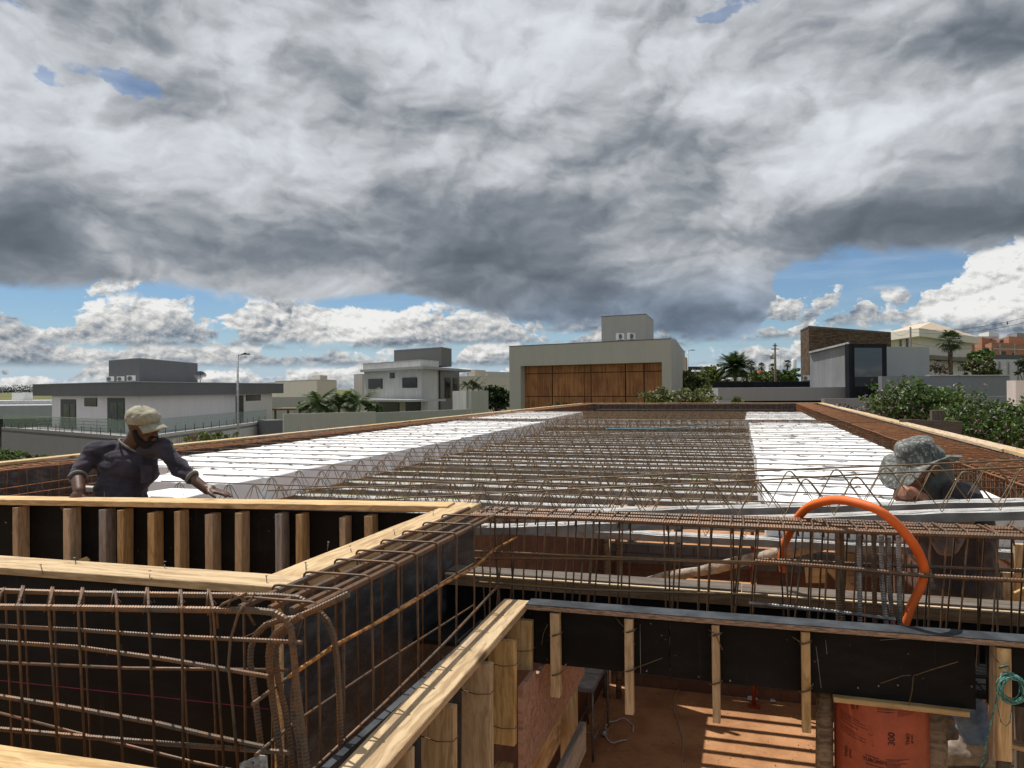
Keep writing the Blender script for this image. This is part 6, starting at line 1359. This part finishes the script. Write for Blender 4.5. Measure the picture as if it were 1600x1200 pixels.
# ================================================================== the two workers
def cap_mesh(bm, p0, p1, r0, r1, seg=14):
    p0, p1 = Vector(p0), Vector(p1); d = p1-p0; L = d.length
    for p, r in ((p0, r0), (p1, r1)):
        bmesh.ops.create_icosphere(bm, subdivisions=2, radius=r, matrix=Matrix.Translation(p))
    if L > 1e-5:
        q = d.to_track_quat('Z', 'Y').to_matrix().to_4x4(); q.translation = (p0+p1)/2
        bmesh.ops.create_cone(bm, cap_ends=True, segments=seg, radius1=r0, radius2=r1, depth=L, matrix=q)
def ell_mesh(bm, c, r, rot=None):
    M = Matrix.Translation(c) @ (rot.to_4x4() if rot is not None else Matrix.Identity(4)) @ Matrix.Diagonal((*r, 1)); bmesh.ops.create_icosphere(bm, subdivisions=3, radius=1.0, matrix=M)
def sculpt(name, prims, voxel, m, parent, label=None, smooth=2, disp=None, cut=None):
    """one continuous skin grown over overlapping volumes"""
    bm = bmesh.new()
    for p in prims:
        if p[0] == 'c': cap_mesh(bm, *p[1:])
        else: ell_mesh(bm, *p[1:])
    me = bpy.data.meshes.new(name); bm.to_mesh(me); bm.free(); o = bpy.data.objects.new(name, me); COL.objects.link(o)
    r = o.modifiers.new('r', 'REMESH'); r.mode = 'VOXEL'; r.voxel_size = voxel
    s = o.modifiers.new('s', 'SMOOTH'); s.factor = .5; s.iterations = smooth
    bpy.context.view_layer.update(); m2 = bpy.data.meshes.new_from_object(o.evaluated_get(bpy.context.evaluated_depsgraph_get())); bpy.data.objects.remove(o)
    bm = bmesh.new(); bm.from_mesh(m2); bm.normal_update()
    if disp:
        for v in bm.verts: v.co += v.normal*disp(v.co)
    if cut:
        bmesh.ops.delete(bm, geom=[f for f in bm.faces if cut(f.calc_center_median())], context='FACES')
    org = ORG[parent]; bmesh.ops.translate(bm, vec=-org, verts=bm.verts)
    for f in bm.faces: f.smooth = True
    bm.to_mesh(m2); bm.free(); m2.materials.clear(); m2.materials.append(m); m2.name = name
    o = bpy.data.objects.new(name, m2); COL.objects.link(o); o.parent = parent; ORG[o] = org
    if label: o['label'] = label
    return o
def folds(a, f=(14, 14, 26), s=0.0):
    return lambda c: a*mnoise.noise(Vector((c.x*f[0]+s, c.y*f[1], c.z*f[2]))) + a*.5*mnoise.noise(Vector((c.x*f[0]*2.3+s, c.y*f[1]*2.3, c.z*f[2]*2.3)))
def hand_prims(wr, palm_dir, out, fingers_dir, side, curl=.25, s=1.0):
    """palm, four bent fingers of unequal length and a side thumb; palm_dir runs wrist->knuckles, out is the back of the hand"""
    pd, o, sd = palm_dir.normalized(), out.normalized(), side.normalized(); P = []; kn = wr+pd*.085*s
    P += [('c', wr, wr+pd*.03*s, .024*s, .027*s)]
    for i, (off, ln) in enumerate(((-.030, .068), (-.010, .078), (.010, .074), (.028, .058))):
        a = wr+pd*.028*s+sd*off*.75*s; b = kn+sd*off*s-pd*abs(off)*.25*s; P.append(('c', a, b, .0135*s, .0112*s))
        d1 = (fingers_dir-o*curl*.5+sd*off*2.2).normalized(); d2 = (fingers_dir-o*(curl*1.6)+sd*off*1.5).normalized(); d3 = (fingers_dir-o*(curl*2.8)).normalized()
        c1 = b+d1*ln*.45*s; c2 = c1+d2*ln*.32*s; c3 = c2+d3*ln*.26*s; P += [('c', b, c1, .0102*s, .0090*s), ('c', c1, c2, .0090*s, .0080*s), ('c', c2, c3, .0080*s, .0066*s)]
    t0 = wr+pd*.022*s-sd*.024*s; t1 = t0+(pd*.7-sd*.9-o*.2).normalized()*.036*s; t2 = t1+(pd*1.0-sd*.35-o*.25).normalized()*.030*s; t3 = t2+(pd*1.0-sd*.05-o*.35).normalized()*.024*s
    P += [('c', t0, t1, .0145*s, .012*s), ('c', t1, t2, .0115*s, .010*s), ('c', t2, t3, .0098*s, .0080*s)]
    return P
def skin_mat(name, c, c2):
    m = bpy.data.materials.new(name); m.use_nodes = True; nt = m.node_tree; g = NG(nt); bs = nt.nodes['Principled BSDF']; p = g.n('ShaderNodeNewGeometry').outputs['Position']
    n = g.noise(p, 22, 5, .6).outputs[0]; g.put(bs.inputs['Base Color'], g.mixc(g.smooth(n, .35, .65), (*c2, 1), (*c, 1))); bs.inputs['Roughness'].default_value = .48; bs.inputs['Subsurface Weight'].default_value = .12; bs.inputs['Subsurface Radius'].default_value = (.02, .008, .004)
    b = g.n('ShaderNodeBump'); b.inputs['Strength'].default_value = .25; b.inputs['Distance'].default_value = .003; g.put(b.inputs['Height'], g.noise(p, 160, 4, .6).outputs[0]); g.put(bs.inputs['Normal'], b.outputs[0]); return m
def cloth_mat(name, c, c2, sc=6, rough=.9, weave=500, stain=None, stain_t=(.58, .68)):
    m = bpy.data.materials.new(name); m.use_nodes = True; nt = m.node_tree; g = NG(nt); bs = nt.nodes['Principled BSDF']; p = g.n('ShaderNodeNewGeometry').outputs['Position']
    n = g.noise(p, sc, 6, .65).outputs[0]; col = g.mixc(g.smooth(n, .35, .65), (*c2, 1), (*c, 1))
    if stain: col = g.mixc(g.mul(g.smooth(g.noise(p, sc*3, 8, .7).outputs[0], *stain_t), .8), col, (*stain, 1))
    g.put(bs.inputs['Base Color'], col); bs.inputs['Roughness'].default_value = rough; bs.inputs['Specular IOR Level'].default_value = .15; bs.inputs['Sheen Weight'].default_value = .15
    b = g.n('ShaderNodeBump'); b.inputs['Strength'].default_value = .5; b.inputs['Distance'].default_value = .006; g.put(b.inputs['Height'], g.add(g.noise(g.vmul(p, (1, 1, 1.6)), 26, 5, .6).outputs[0], g.mul(g.noise(p, weave, 2, .5).outputs[0], .15))); g.put(bs.inputs['Normal'], b.outputs[0]); return m
SKIN_D = skin_mat('dark_brown_skin', (.135, .066, .042), (.095, .044, .028)); SKIN_R = skin_mat('red_brown_skin', (.30, .135, .085), (.21, .085, .052)); BEARD = mat('black_beard_hair', (.010, .008, .007), .8, bump=.8, bscale=220)
EYEW = mat('eye_white', (.55, .50, .45), .3); EYED = mat('dark_iris', (.01, .007, .005), .15)
def head_frame(c, face, up):
    f = face.normalized(); s = up.cross(f).normalized(); u = f.cross(s).normalized(); return lambda x, y, z: c+s*x+f*y+u*z, s, f, u    # x to the figure's left, y forward, z up
def head_prims(H, s, f, u, k=1.0):
    R_ = Matrix(((s.x, f.x, u.x), (s.y, f.y, u.y), (s.z, f.z, u.z)))
    P = [('e', H(0, -.012*k, .035*k), (.074*k, .094*k, .082*k), R_), ('e', H(0, .018*k, -.010*k), (.062*k, .070*k, .078*k), R_), ('e', H(0, .032*k, -.068*k), (.046*k, .050*k, .036*k), R_), ('e', H(0, .072*k, -.094*k), (.022*k, .019*k, .017*k), R_), ('e', H(0, .074*k, .026*k), (.050*k, .018*k, .013*k), R_)]
    P += [('c', H(0, .082*k, .012*k), H(0, .107*k, -.026*k), .0075*k, .0125*k), ('e', H(-.011*k, .096*k, -.030*k), (.0085*k, .010*k, .008*k), R_), ('e', H(.011*k, .096*k, -.030*k), (.0085*k, .010*k, .008*k), R_)]
    P += [('e', H(0, .086*k, -.055*k), (.024*k, .012*k, .0065*k), R_), ('e', H(0, .083*k, -.066*k), (.021*k, .013*k, .0075*k), R_), ('e', H(.044*k, .052*k, -.016*k), (.022*k, .026*k, .018*k), R_), ('e', H(-.044*k, .052*k, -.016*k), (.022*k, .026*k, .018*k), R_)]
    for sg in (-1, 1): P += [('e', H(sg*.076*k, -.010*k, -.004*k), (.009*k, .019*k, .032*k), R_), ('e', H(sg*.081*k, -.016*k, .012*k), (.008*k, .014*k, .016*k), R_)]
    return P, R_
def add_eyes(H, R_, parent, k=1.0):
    for sg in (-1, 1):
        bm = bmesh.new(); ell_mesh(bm, H(sg*.031*k, .072*k, .008*k), (.0125*k, .0125*k, .0095*k), R_); me = bpy.data.meshes.new('eye'); bmesh.ops.translate(bm, vec=-ORG[parent], verts=bm.verts); bm.to_mesh(me); bm.free(); me.materials.append(EYEW); o = bpy.data.objects.new('eye', me); COL.objects.link(o); o.parent = parent; ORG[o] = ORG[parent]
        bm = bmesh.new(); ell_mesh(bm, H(sg*.031*k+.002, .0815*k, .0065*k), (.0062*k, .0042*k, .0062*k), R_); me = bpy.data.meshes.new('iris'); bmesh.ops.translate(bm, vec=-ORG[parent], verts=bm.verts); bm.to_mesh(me); bm.free(); me.materials.append(EYED); q = bpy.data.objects.new('iris', me); COL.objects.link(q); q.parent = o

# --- man in the cap
ZM = 4.62
def L_(px, py, dz=0.0): return B(px, py, ZM+dz)
foot_z = 3.462
t = thing('person', (L_(180, 760).x, L_(180, 760).y, foot_z), 'bearded man in a pale cap and dark long-sleeved shirt, leaning behind the well', 'person')
sh_r, sh_l = L_(148, 704, .02), L_(254, 700, -.02)         # picture left / picture right shoulder
el_r, wr_r = L_(121, 741, -.10), L_(124, 768, -.20); el_l, wr_l = L_(280, 731, -.06), L_(324, 766, -.12)
neck0, neck1 = L_(202, 706, .03), L_(217, 676, -.01); chest = L_(200, 735, .02); waist = L_(186, 800, .04); hip = L_(184, 850, .10)
hc = L_(224, 668, -.03); face = (_rt*.92+_fw*-.38-_up*.14); H, hs, hf, hu = head_frame(hc, face, Vector((0, 0, 1))-_fw*.10-_rt*.12); hp, HR = head_prims(H, hs, hf, hu, .98)
BR = Matrix(((_rt.x, _fw.x, 0), (_rt.y, _fw.y, 0), (0, 0, 1)))
kn_a, kn_b = Vector((hip.x-.10, hip.y+.05, foot_z+.48)), Vector((hip.x+.12, hip.y+.02, foot_z+.48)); an_a, an_b = Vector((hip.x-.13, hip.y+.05, foot_z+.08)), Vector((hip.x+.15, hip.y+.05, foot_z+.08))
body = hp+[('c', neck0, neck1, .062, .054), ('e', chest, (.145, .085, .13), BR), ('c', waist, hip, .13, .13), ('c', sh_r, el_r, .042, .036), ('c', el_r, wr_r, .041, .033), ('c', sh_l, el_l, .042, .034), ('c', el_l, wr_l, .036, .027)]
wr_l = wr_l+Vector((0, 0, .012))
body += hand_prims(wr_l, (L_(343, 769, -.14)-wr_l), Vector((0, 0, 1)), _rt*.98-_up*.10-_fw*.1, _fw*.8+_rt*.1, .18)
body += hand_prims(wr_r, (_rt*-.1-_fw*.45-_up*.5), Vector((0, 0, 1))-_fw*.5, -_fw*.9-_up*.15, -_rt, .12)
for a, k_, n_2 in ((hip+BR @ Vector((-.085, 0, -.02)), kn_a, an_a), (hip+BR @ Vector((.085, 0, -.02)), kn_b, an_b)): body += [('c', a, k_, .085, .055), ('c', k_, n_2, .052, .036), ('c', n_2, n_2+Vector((.02, -.17, -.035)), .04, .03)]
sculpt('body', body, .0055, SKIN_D, t, smooth=1)
add_eyes(H, HR, t, .98)
bp = [('e', H(0, .060, -.088), (.050, .040, .030), HR), ('e', H(0, .045, -.105), (.046, .042, .024), HR)]
for sg in (-1, 1): bp += [('c', H(sg*.071, .006, -.012), H(sg*.062, .022, -.062), .013, .018), ('c', H(sg*.062, .022, -.062), H(sg*.032, .060, -.095), .019, .021)]
bp += [('c', H(-.028, .084, -.046), H(0, .093, -.041), .0055, .0065), ('c', H(.028, .084, -.046), H(0, .093, -.041), .0055, .0065), ('c', H(.028, .084, -.046), H(.030, .076, -.075), .006, .010), ('c', H(-.028, .084, -.046), H(-.030, .076, -.075), .006, .010), ('e', H(0, .078, -.092), (.026, .018, .020), HR)]
sculpt('beard', bp, .004, BEARD, t, smooth=1, disp=lambda c: .0016*mnoise.noise(c*240))
for sg in (-1, 1): put('eyebrow', MB().tube([H(sg*.012, .0905, .022), H(sg*.030, .090, .028), H(sg*.050, .078, .022)], [.004, .0045, .0025], 6), BEARD, t)
SHIRT = cloth_mat('faded_dark_violet_shirt', (.060, .050, .068), (.030, .027, .038), 7, stain=(.13, .11, .125), stain_t=(.62, .76))
sp = [('e', L_(199, 735, .02), (.182, .12, .155), BR), ('e', L_(199, 714, .03), (.175, .10, .065), BR), ('c', L_(190, 762, .03), L_(184, 830, .07), .150, .148), ('e', L_(186, 800, .04), (.185, .13, .12), BR), ('c', neck0-Vector((0, 0, .02)), neck0+Vector((0, 0, .012)), .094, .076),
      ('c', L_(176, 703, .02), sh_r, .06, .062), ('c', sh_r, el_r.lerp(sh_r, .15), .064, .050), ('c', el_r.lerp(sh_r, .2), el_r.lerp(wr_r, .12), .050, .047), ('c', L_(230, 704, .0), sh_l, .06, .060), ('c', sh_l, el_l, .060, .047), ('c', el_l, el_l.lerp(wr_l, .42), .050, .043)]
def shirt_fold(c):
    return folds(.013, (9, 9, 20), 3)(c)+.010*math.sin(c.z*70+c.x*22+3*mnoise.noise(c*5))*max(0, mnoise.noise(c*4+Vector((3, 1, 0)))+.15)
sculpt('shirt', sp, .009, SHIRT, t, smooth=2, disp=shirt_fold)
CUFF = cloth_mat('pale_grey_rib_trim', (.25, .235, .21), (.16, .15, .135), 30)
def ring(c, ax, r, r2, ex=1.0, n=28):
    ax = ax.normalized(); u = ax.orthogonal().normalized(); v = ax.cross(u); return [c+(u*math.cos(k*2*math.pi/n)+v*math.sin(k*2*math.pi/n)*ex)*r for k in range(n+1)]
put('collar', MB().tube([p_ for p_ in ring(neck0.lerp(neck1, .30)+(-_fw*.008), (neck1-neck0)*1.0+_fw*.055, .079, 0, 1.0)], .0065, 7), CUFF, t)
put('cuff', MB().tube(ring(el_r.lerp(wr_r, .16), wr_r-el_r, .043, 0), .0085, 7), CUFF, t); put('cuff', MB().tube(ring(el_l.lerp(wr_l, .46), wr_l-el_l, .036, 0), .0115, 7), CUFF, t)
pk = BG(234, ZM-.12); put('pocket', MB().add([L_(219, 727, -.135), L_(238, 728, -.115), L_(237, 754, -.135), L_(220, 755, -.145), L_(219, 727, -.131), L_(238, 728, -.111), L_(237, 754, -.131), L_(220, 755, -.141)], [(0, 1, 2, 3), (7, 6, 5, 4), (0, 4, 5, 1), (1, 5, 6, 2), (2, 6, 7, 3), (3, 7, 4, 0)]), SHIRT, t)
JEAN = cloth_mat('worn_blue_jeans', (.12, .18, .30), (.06, .09, .16), 12, stain=(.30, .36, .44), stain_t=(.6, .72)); BOOT = cloth_mat('dusty_brown_boot', (.30, .25, .20), (.17, .13, .10), 16)
lp = [('e', hip, (.165, .12, .12), BR)]
for a, k_, n_2 in ((hip+BR @ Vector((-.085, 0, -.02)), kn_a, an_a), (hip+BR @ Vector((.085, 0, -.02)), kn_b, an_b)): lp += [('c', a, k_, .105, .075), ('c', k_, n_2+Vector((0, 0, .04)), .072, .062)]
sculpt('trousers', lp, .012, JEAN, t, disp=folds(.008))
for n_2 in (an_a, an_b): sculpt('boot', [('c', n_2+Vector((0, .02, .03)), n_2+Vector((0, .02, -.03)), .055, .05), ('c', n_2+Vector((0, 0, -.035)), n_2+Vector((.02, -.17, -.035)), .048, .042)], .009, BOOT, t)
CAPM = cloth_mat('washed_khaki_cap_cloth', (.40, .37, .28), (.27, .25, .185), 18, stain=(.16, .15, .12), stain_t=(.6, .75))
cp = [('e', H(0, -.006, .052), (.086, .106, .080), HR), ('e', H(0, -.03, .060), (.080, .085, .068), HR), ('e', H(0, .05, .066), (.070, .055, .052), HR)]
cobj = sculpt('cap', cp, .005, CAPM, t, smooth=3, disp=folds(.004, (30, 30, 30)), cut=lambda c: (c-H(0, 0, .030)).dot(hu+hf*-.10) < 0)
mb = MB(); vs = []; fs = []; nu, nv = 16, 7
for lay in (0, 1):
    for j in range(nv):
        for i in range(nu):
            a = (i/(nu-1)-.5)*2.35; f = j/(nv-1); x0, y0 = math.sin(a)*.078, math.cos(a)*.088; ext = .066*math.cos(a*.66)**.7; x = x0+math.sin(a)*ext*f*.25; y = y0+ext*f; vs.append(H(x, y+.006, .046-.20*x*x/.08*1.3-.012*f-.012*f*f-lay*.004))
for lay in (0, 1):
    for j in range(nv-1):
        for i in range(nu-1): a = lay*nu*nv+j*nu+i; q = (a, a+1, a+nu+1, a+nu); fs.append(q if lay == 0 else q[::-1])
for i in range(nu-1): a = (nv-1)*nu+i; fs.append((a, a+1, a+1+nu*nv, a+nu*nv))
put('visor', mb.add(vs, fs, True), CAPM, cobj); put('cap_strap', MB().tube([H(-.03, -.108, .028), H(0, -.118, .030), H(.03, -.108, .028)], .006, 6), CAPM, cobj); put('cap_button', MB().tube([H(0, -.01, .128), H(0, -.01, .136)], .007, 8), CAPM, cobj)

# --- man in the bucket hat, stooping behind the loose joists
ZW = 3.60
def W_(px, py, dz=0.0): return B(px, py, ZW+dz)
ft = 3.647
t = thing('person', (W_(1500, 900).x, W_(1500, 900).y, ft), 'stooping man in a cement-stained bucket hat and dark jacket behind the near beam cage', 'person')
hc = W_(1437, 732); face = (-_rt*.93-_fw*.25-_up*.30); H, hs, hf, hu = head_frame(hc, face, Vector((0, 0, 1))-_rt*.12); hp, HR = head_prims(H, hs, hf, hu, 1.0)
n0, n1 = W_(1478, 785, .02), W_(1452, 752, .0); s_n, s_f = W_(1505, 781, -.12), W_(1478, 790, .20)
e_n, w_n = W_(1478, 850, -.22), W_(1440, 779, -.14); e_f, w_f = W_(1436, 838, .16), W_(1420, 782, .06)
hip = W_(1515, 960, .06); BR2_ = Matrix(((_rt.x, _fw.x, 0), (_rt.y, _fw.y, 0), (0, 0, 1)))
k1, k2 = W_(1500, 1060, -.06), W_(1478, 1062, .16); a1 = W_(1520, 1166, -.04); a1.z = ft+.075; a2 = W_(1490, 1150, .22); a2.z = ft+.075
body = hp+[('c', n0, n1, .062, .056), ('c', s_n, s_f, .075, .07), ('c', W_(1490, 815, .03), hip, .13, .125), ('c', s_n, e_n, .054, .042), ('c', e_n, w_n, .042, .030), ('c', s_f, e_f, .052, .042), ('c', e_f, w_f, .041, .029)]
def fist(w, d, up_, sd, s=1.0):
    d, up_, sd = d.normalized(), up_.normalized(), sd.normalized(); P = [('c', w, w+d*.05*s, .028*s, .031*s)]
    for i in range(4):
        b = w+d*.078*s+sd*(i-1.5)*.019*s+up_*(.010-.004*abs(i-1.2))*s; ln = (.036, .041, .038, .031)[i]*s; c1 = b+(d*.35-up_*.95).normalized()*ln; c2 = c1+(-d*.95-up_*.25).normalized()*ln*.7; c3 = c2+(-d*.35+up_*.9).normalized()*ln*.4
        P += [('c', w+d*.03*s+sd*(i-1.5)*.016*s, b, .0135*s, .0118*s), ('c', b, c1, .0112*s, .0100*s), ('c', c1, c2, .0098*s, .0088*s), ('c', c2, c3, .0086*s, .0072*s)]
    t0 = w+d*.025*s-sd*.026*s; t1 = t0+(d*.9-sd*.45-up_*.4).normalized()*.036*s; t2 = t1+(d*.5+sd*.55-up_*.5).normalized()*.032*s; P += [('c', t0, t1, .0145*s, .012*s), ('c', t1, t2, .0118*s, .0088*s)]
    return P
body += fist(w_n, W_(1416, 766, -.13)-w_n, Vector((0, 0, 1)), -_fw); body += fist(w_f, W_(1404, 766, .03)-w_f, Vector((0, 0, 1)), -_fw)
for h_, k_, a_ in ((hip+BR2_ @ Vector((0, -.10, 0)), k1, a1), (hip+BR2_ @ Vector((0, .10, 0)), k2, a2)): body += [('c', h_, k_, .088, .058), ('c', k_, a_, .054, .038), ('c', a_, a_+Vector((-.12, -.04, -.038)), .036, .02)]
sculpt('body', body, .0055, SKIN_R, t, smooth=1); add_eyes(H, HR, t)
JACK = cloth_mat('dusty_dark_grey_jacket', (.060, .058, .066), (.028, .028, .034), 8, stain=(.16, .155, .16), stain_t=(.60, .74)); SLEEVE = cloth_mat('faded_grey_brown_sleeve', (.21, .185, .18), (.13, .115, .115), 9)
jp = [('c', s_n, s_f, .088, .085), ('e', W_(1500, 812, .03), (.125, .19, .12), BR2_), ('c', W_(1490, 830, .03), W_(1508, 925, .05), .165, .150), ('e', W_(1492, 905, .04), (.165, .19, .14), BR2_), ('c', n0, n0+Vector((0, 0, .01)), .088, .082), ('c', s_f, e_f, .068, .056), ('c', e_f, e_f.lerp(w_f, .55), .056, .046), ('c', W_(1508, 915, .05), W_(1515, 955, .06), .155, .150)]
sculpt('jacket', jp, .010, JACK, t, disp=folds(.013, (8, 8, 13), 1.7))
sculpt('sleeve', [('c', s_n+Vector((0, 0, .01)), s_n.lerp(e_n, .5), .078, .066), ('c', s_n.lerp(e_n, .5), e_n, .066, .056), ('c', e_n, e_n.lerp(w_n, .35), .056, .048)], .009, SLEEVE, t, disp=folds(.010, (9, 9, 18), 5))
lp = [('e', hip, (.15, .18, .13), BR2_)]
for h_, k_, a_ in ((hip+BR2_ @ Vector((0, -.10, 0)), k1, a1), (hip+BR2_ @ Vector((0, .10, 0)), k2, a2)): lp += [('c', h_, k_, .108, .080), ('c', k_, a_+Vector((.01, 0, .07)), .078, .070), ('c', a_+Vector((.01, 0, .10)), a_+Vector((.008, 0, .045)), .074, .066)]
sculpt('jeans', lp, .009, JEAN, t, disp=lambda c: folds(.010, (10, 10, 22), 9)(c)+.006*math.sin(c.z*95+mnoise.noise(c*9)*4)*max(0, 1-(c.z-ft)/.35))
for a_ in (a1, a2): sculpt('boot', [('c', a_+Vector((0, 0, .05)), a_+Vector((.01, 0, -.02)), .058, .058), ('c', a_+Vector((.02, 0, -.035)), a_+Vector((-.15, -.05, -.038)), .050, .045), ('c', a_+Vector((-.08, -.02, -.02)), a_+Vector((-.17, -.055, -.036)), .048, .038)], .008, BOOT, t, disp=folds(.004, (30, 30, 40)))
HATM = cloth_mat('cement_stained_camouflage', (.155, .16, .15), (.055, .06, .056), 20, stain=(.50, .50, .47), stain_t=(.50, .66))
NECK = cloth_mat('grey_green_neck_cloth', (.135, .15, .14), (.075, .085, .08), 10, stain=(.42, .43, .41), stain_t=(.60, .74))
cloth = [('c', H(0, -.05, .02), H(0, -.055, -.07), .088, .092), ('c', H(0, -.055, -.07), n0.lerp(n1, .45), .090, .078), ('e', H(0, -.02, .02), (.084, .085, .06), HR), ('c', H(-.05, .015, -.06), H(-.045, .0, -.13), .040, .040), ('c', H(.05, .015, -.06), H(.045, .0, -.13), .040, .040), ('c', H(0, -.01, -.12), n0+Vector((0, 0, -.01)), .075, .08)]
sculpt('neck_cloth', cloth, .007, NECK, t, smooth=3, disp=folds(.007, (16, 16, 9), 2))
mb = MB(); nu = 40; vs = []; fs = []
prof = [(.001, .142), (.045, .143), (.078, .138), (.092, .125), (.098, .085), (.101, .045), (.104, .040), (.130, .034), (.165, .027), (.198, .021), (.200, .017), (.165, .021), (.130, .027), (.103, .030), (.097, .036)]
for j, (r, z) in enumerate(prof):
    for i in range(nu):
        a = 2*math.pi*i/nu; k = max(0, (r-.104)/.096); ex = 1+.10*k*math.cos(2*a); brim = (-.062*math.sin(a)**2*0)
        x, y = math.cos(a)*r*.88, math.sin(a)*r*.95*ex; dz = k*(-.062*max(0, math.sin(a))**2-.030*max(0, -math.sin(a))**2+.040*math.cos(a)**2)+.006*mnoise.noise(Vector((math.cos(a)*2, math.sin(a)*2, z*20)))*(1+2*k)
        vs.append(H(x, y-.004, z+dz-.002))
for j in range(len(prof)-1):
    for i in range(nu): a = j*nu+i; b = j*nu+(i+1) % nu; fs.append((a, b, b+nu, a+nu))
put('bucket_hat', mb.add(vs, fs, True), HATM, t)
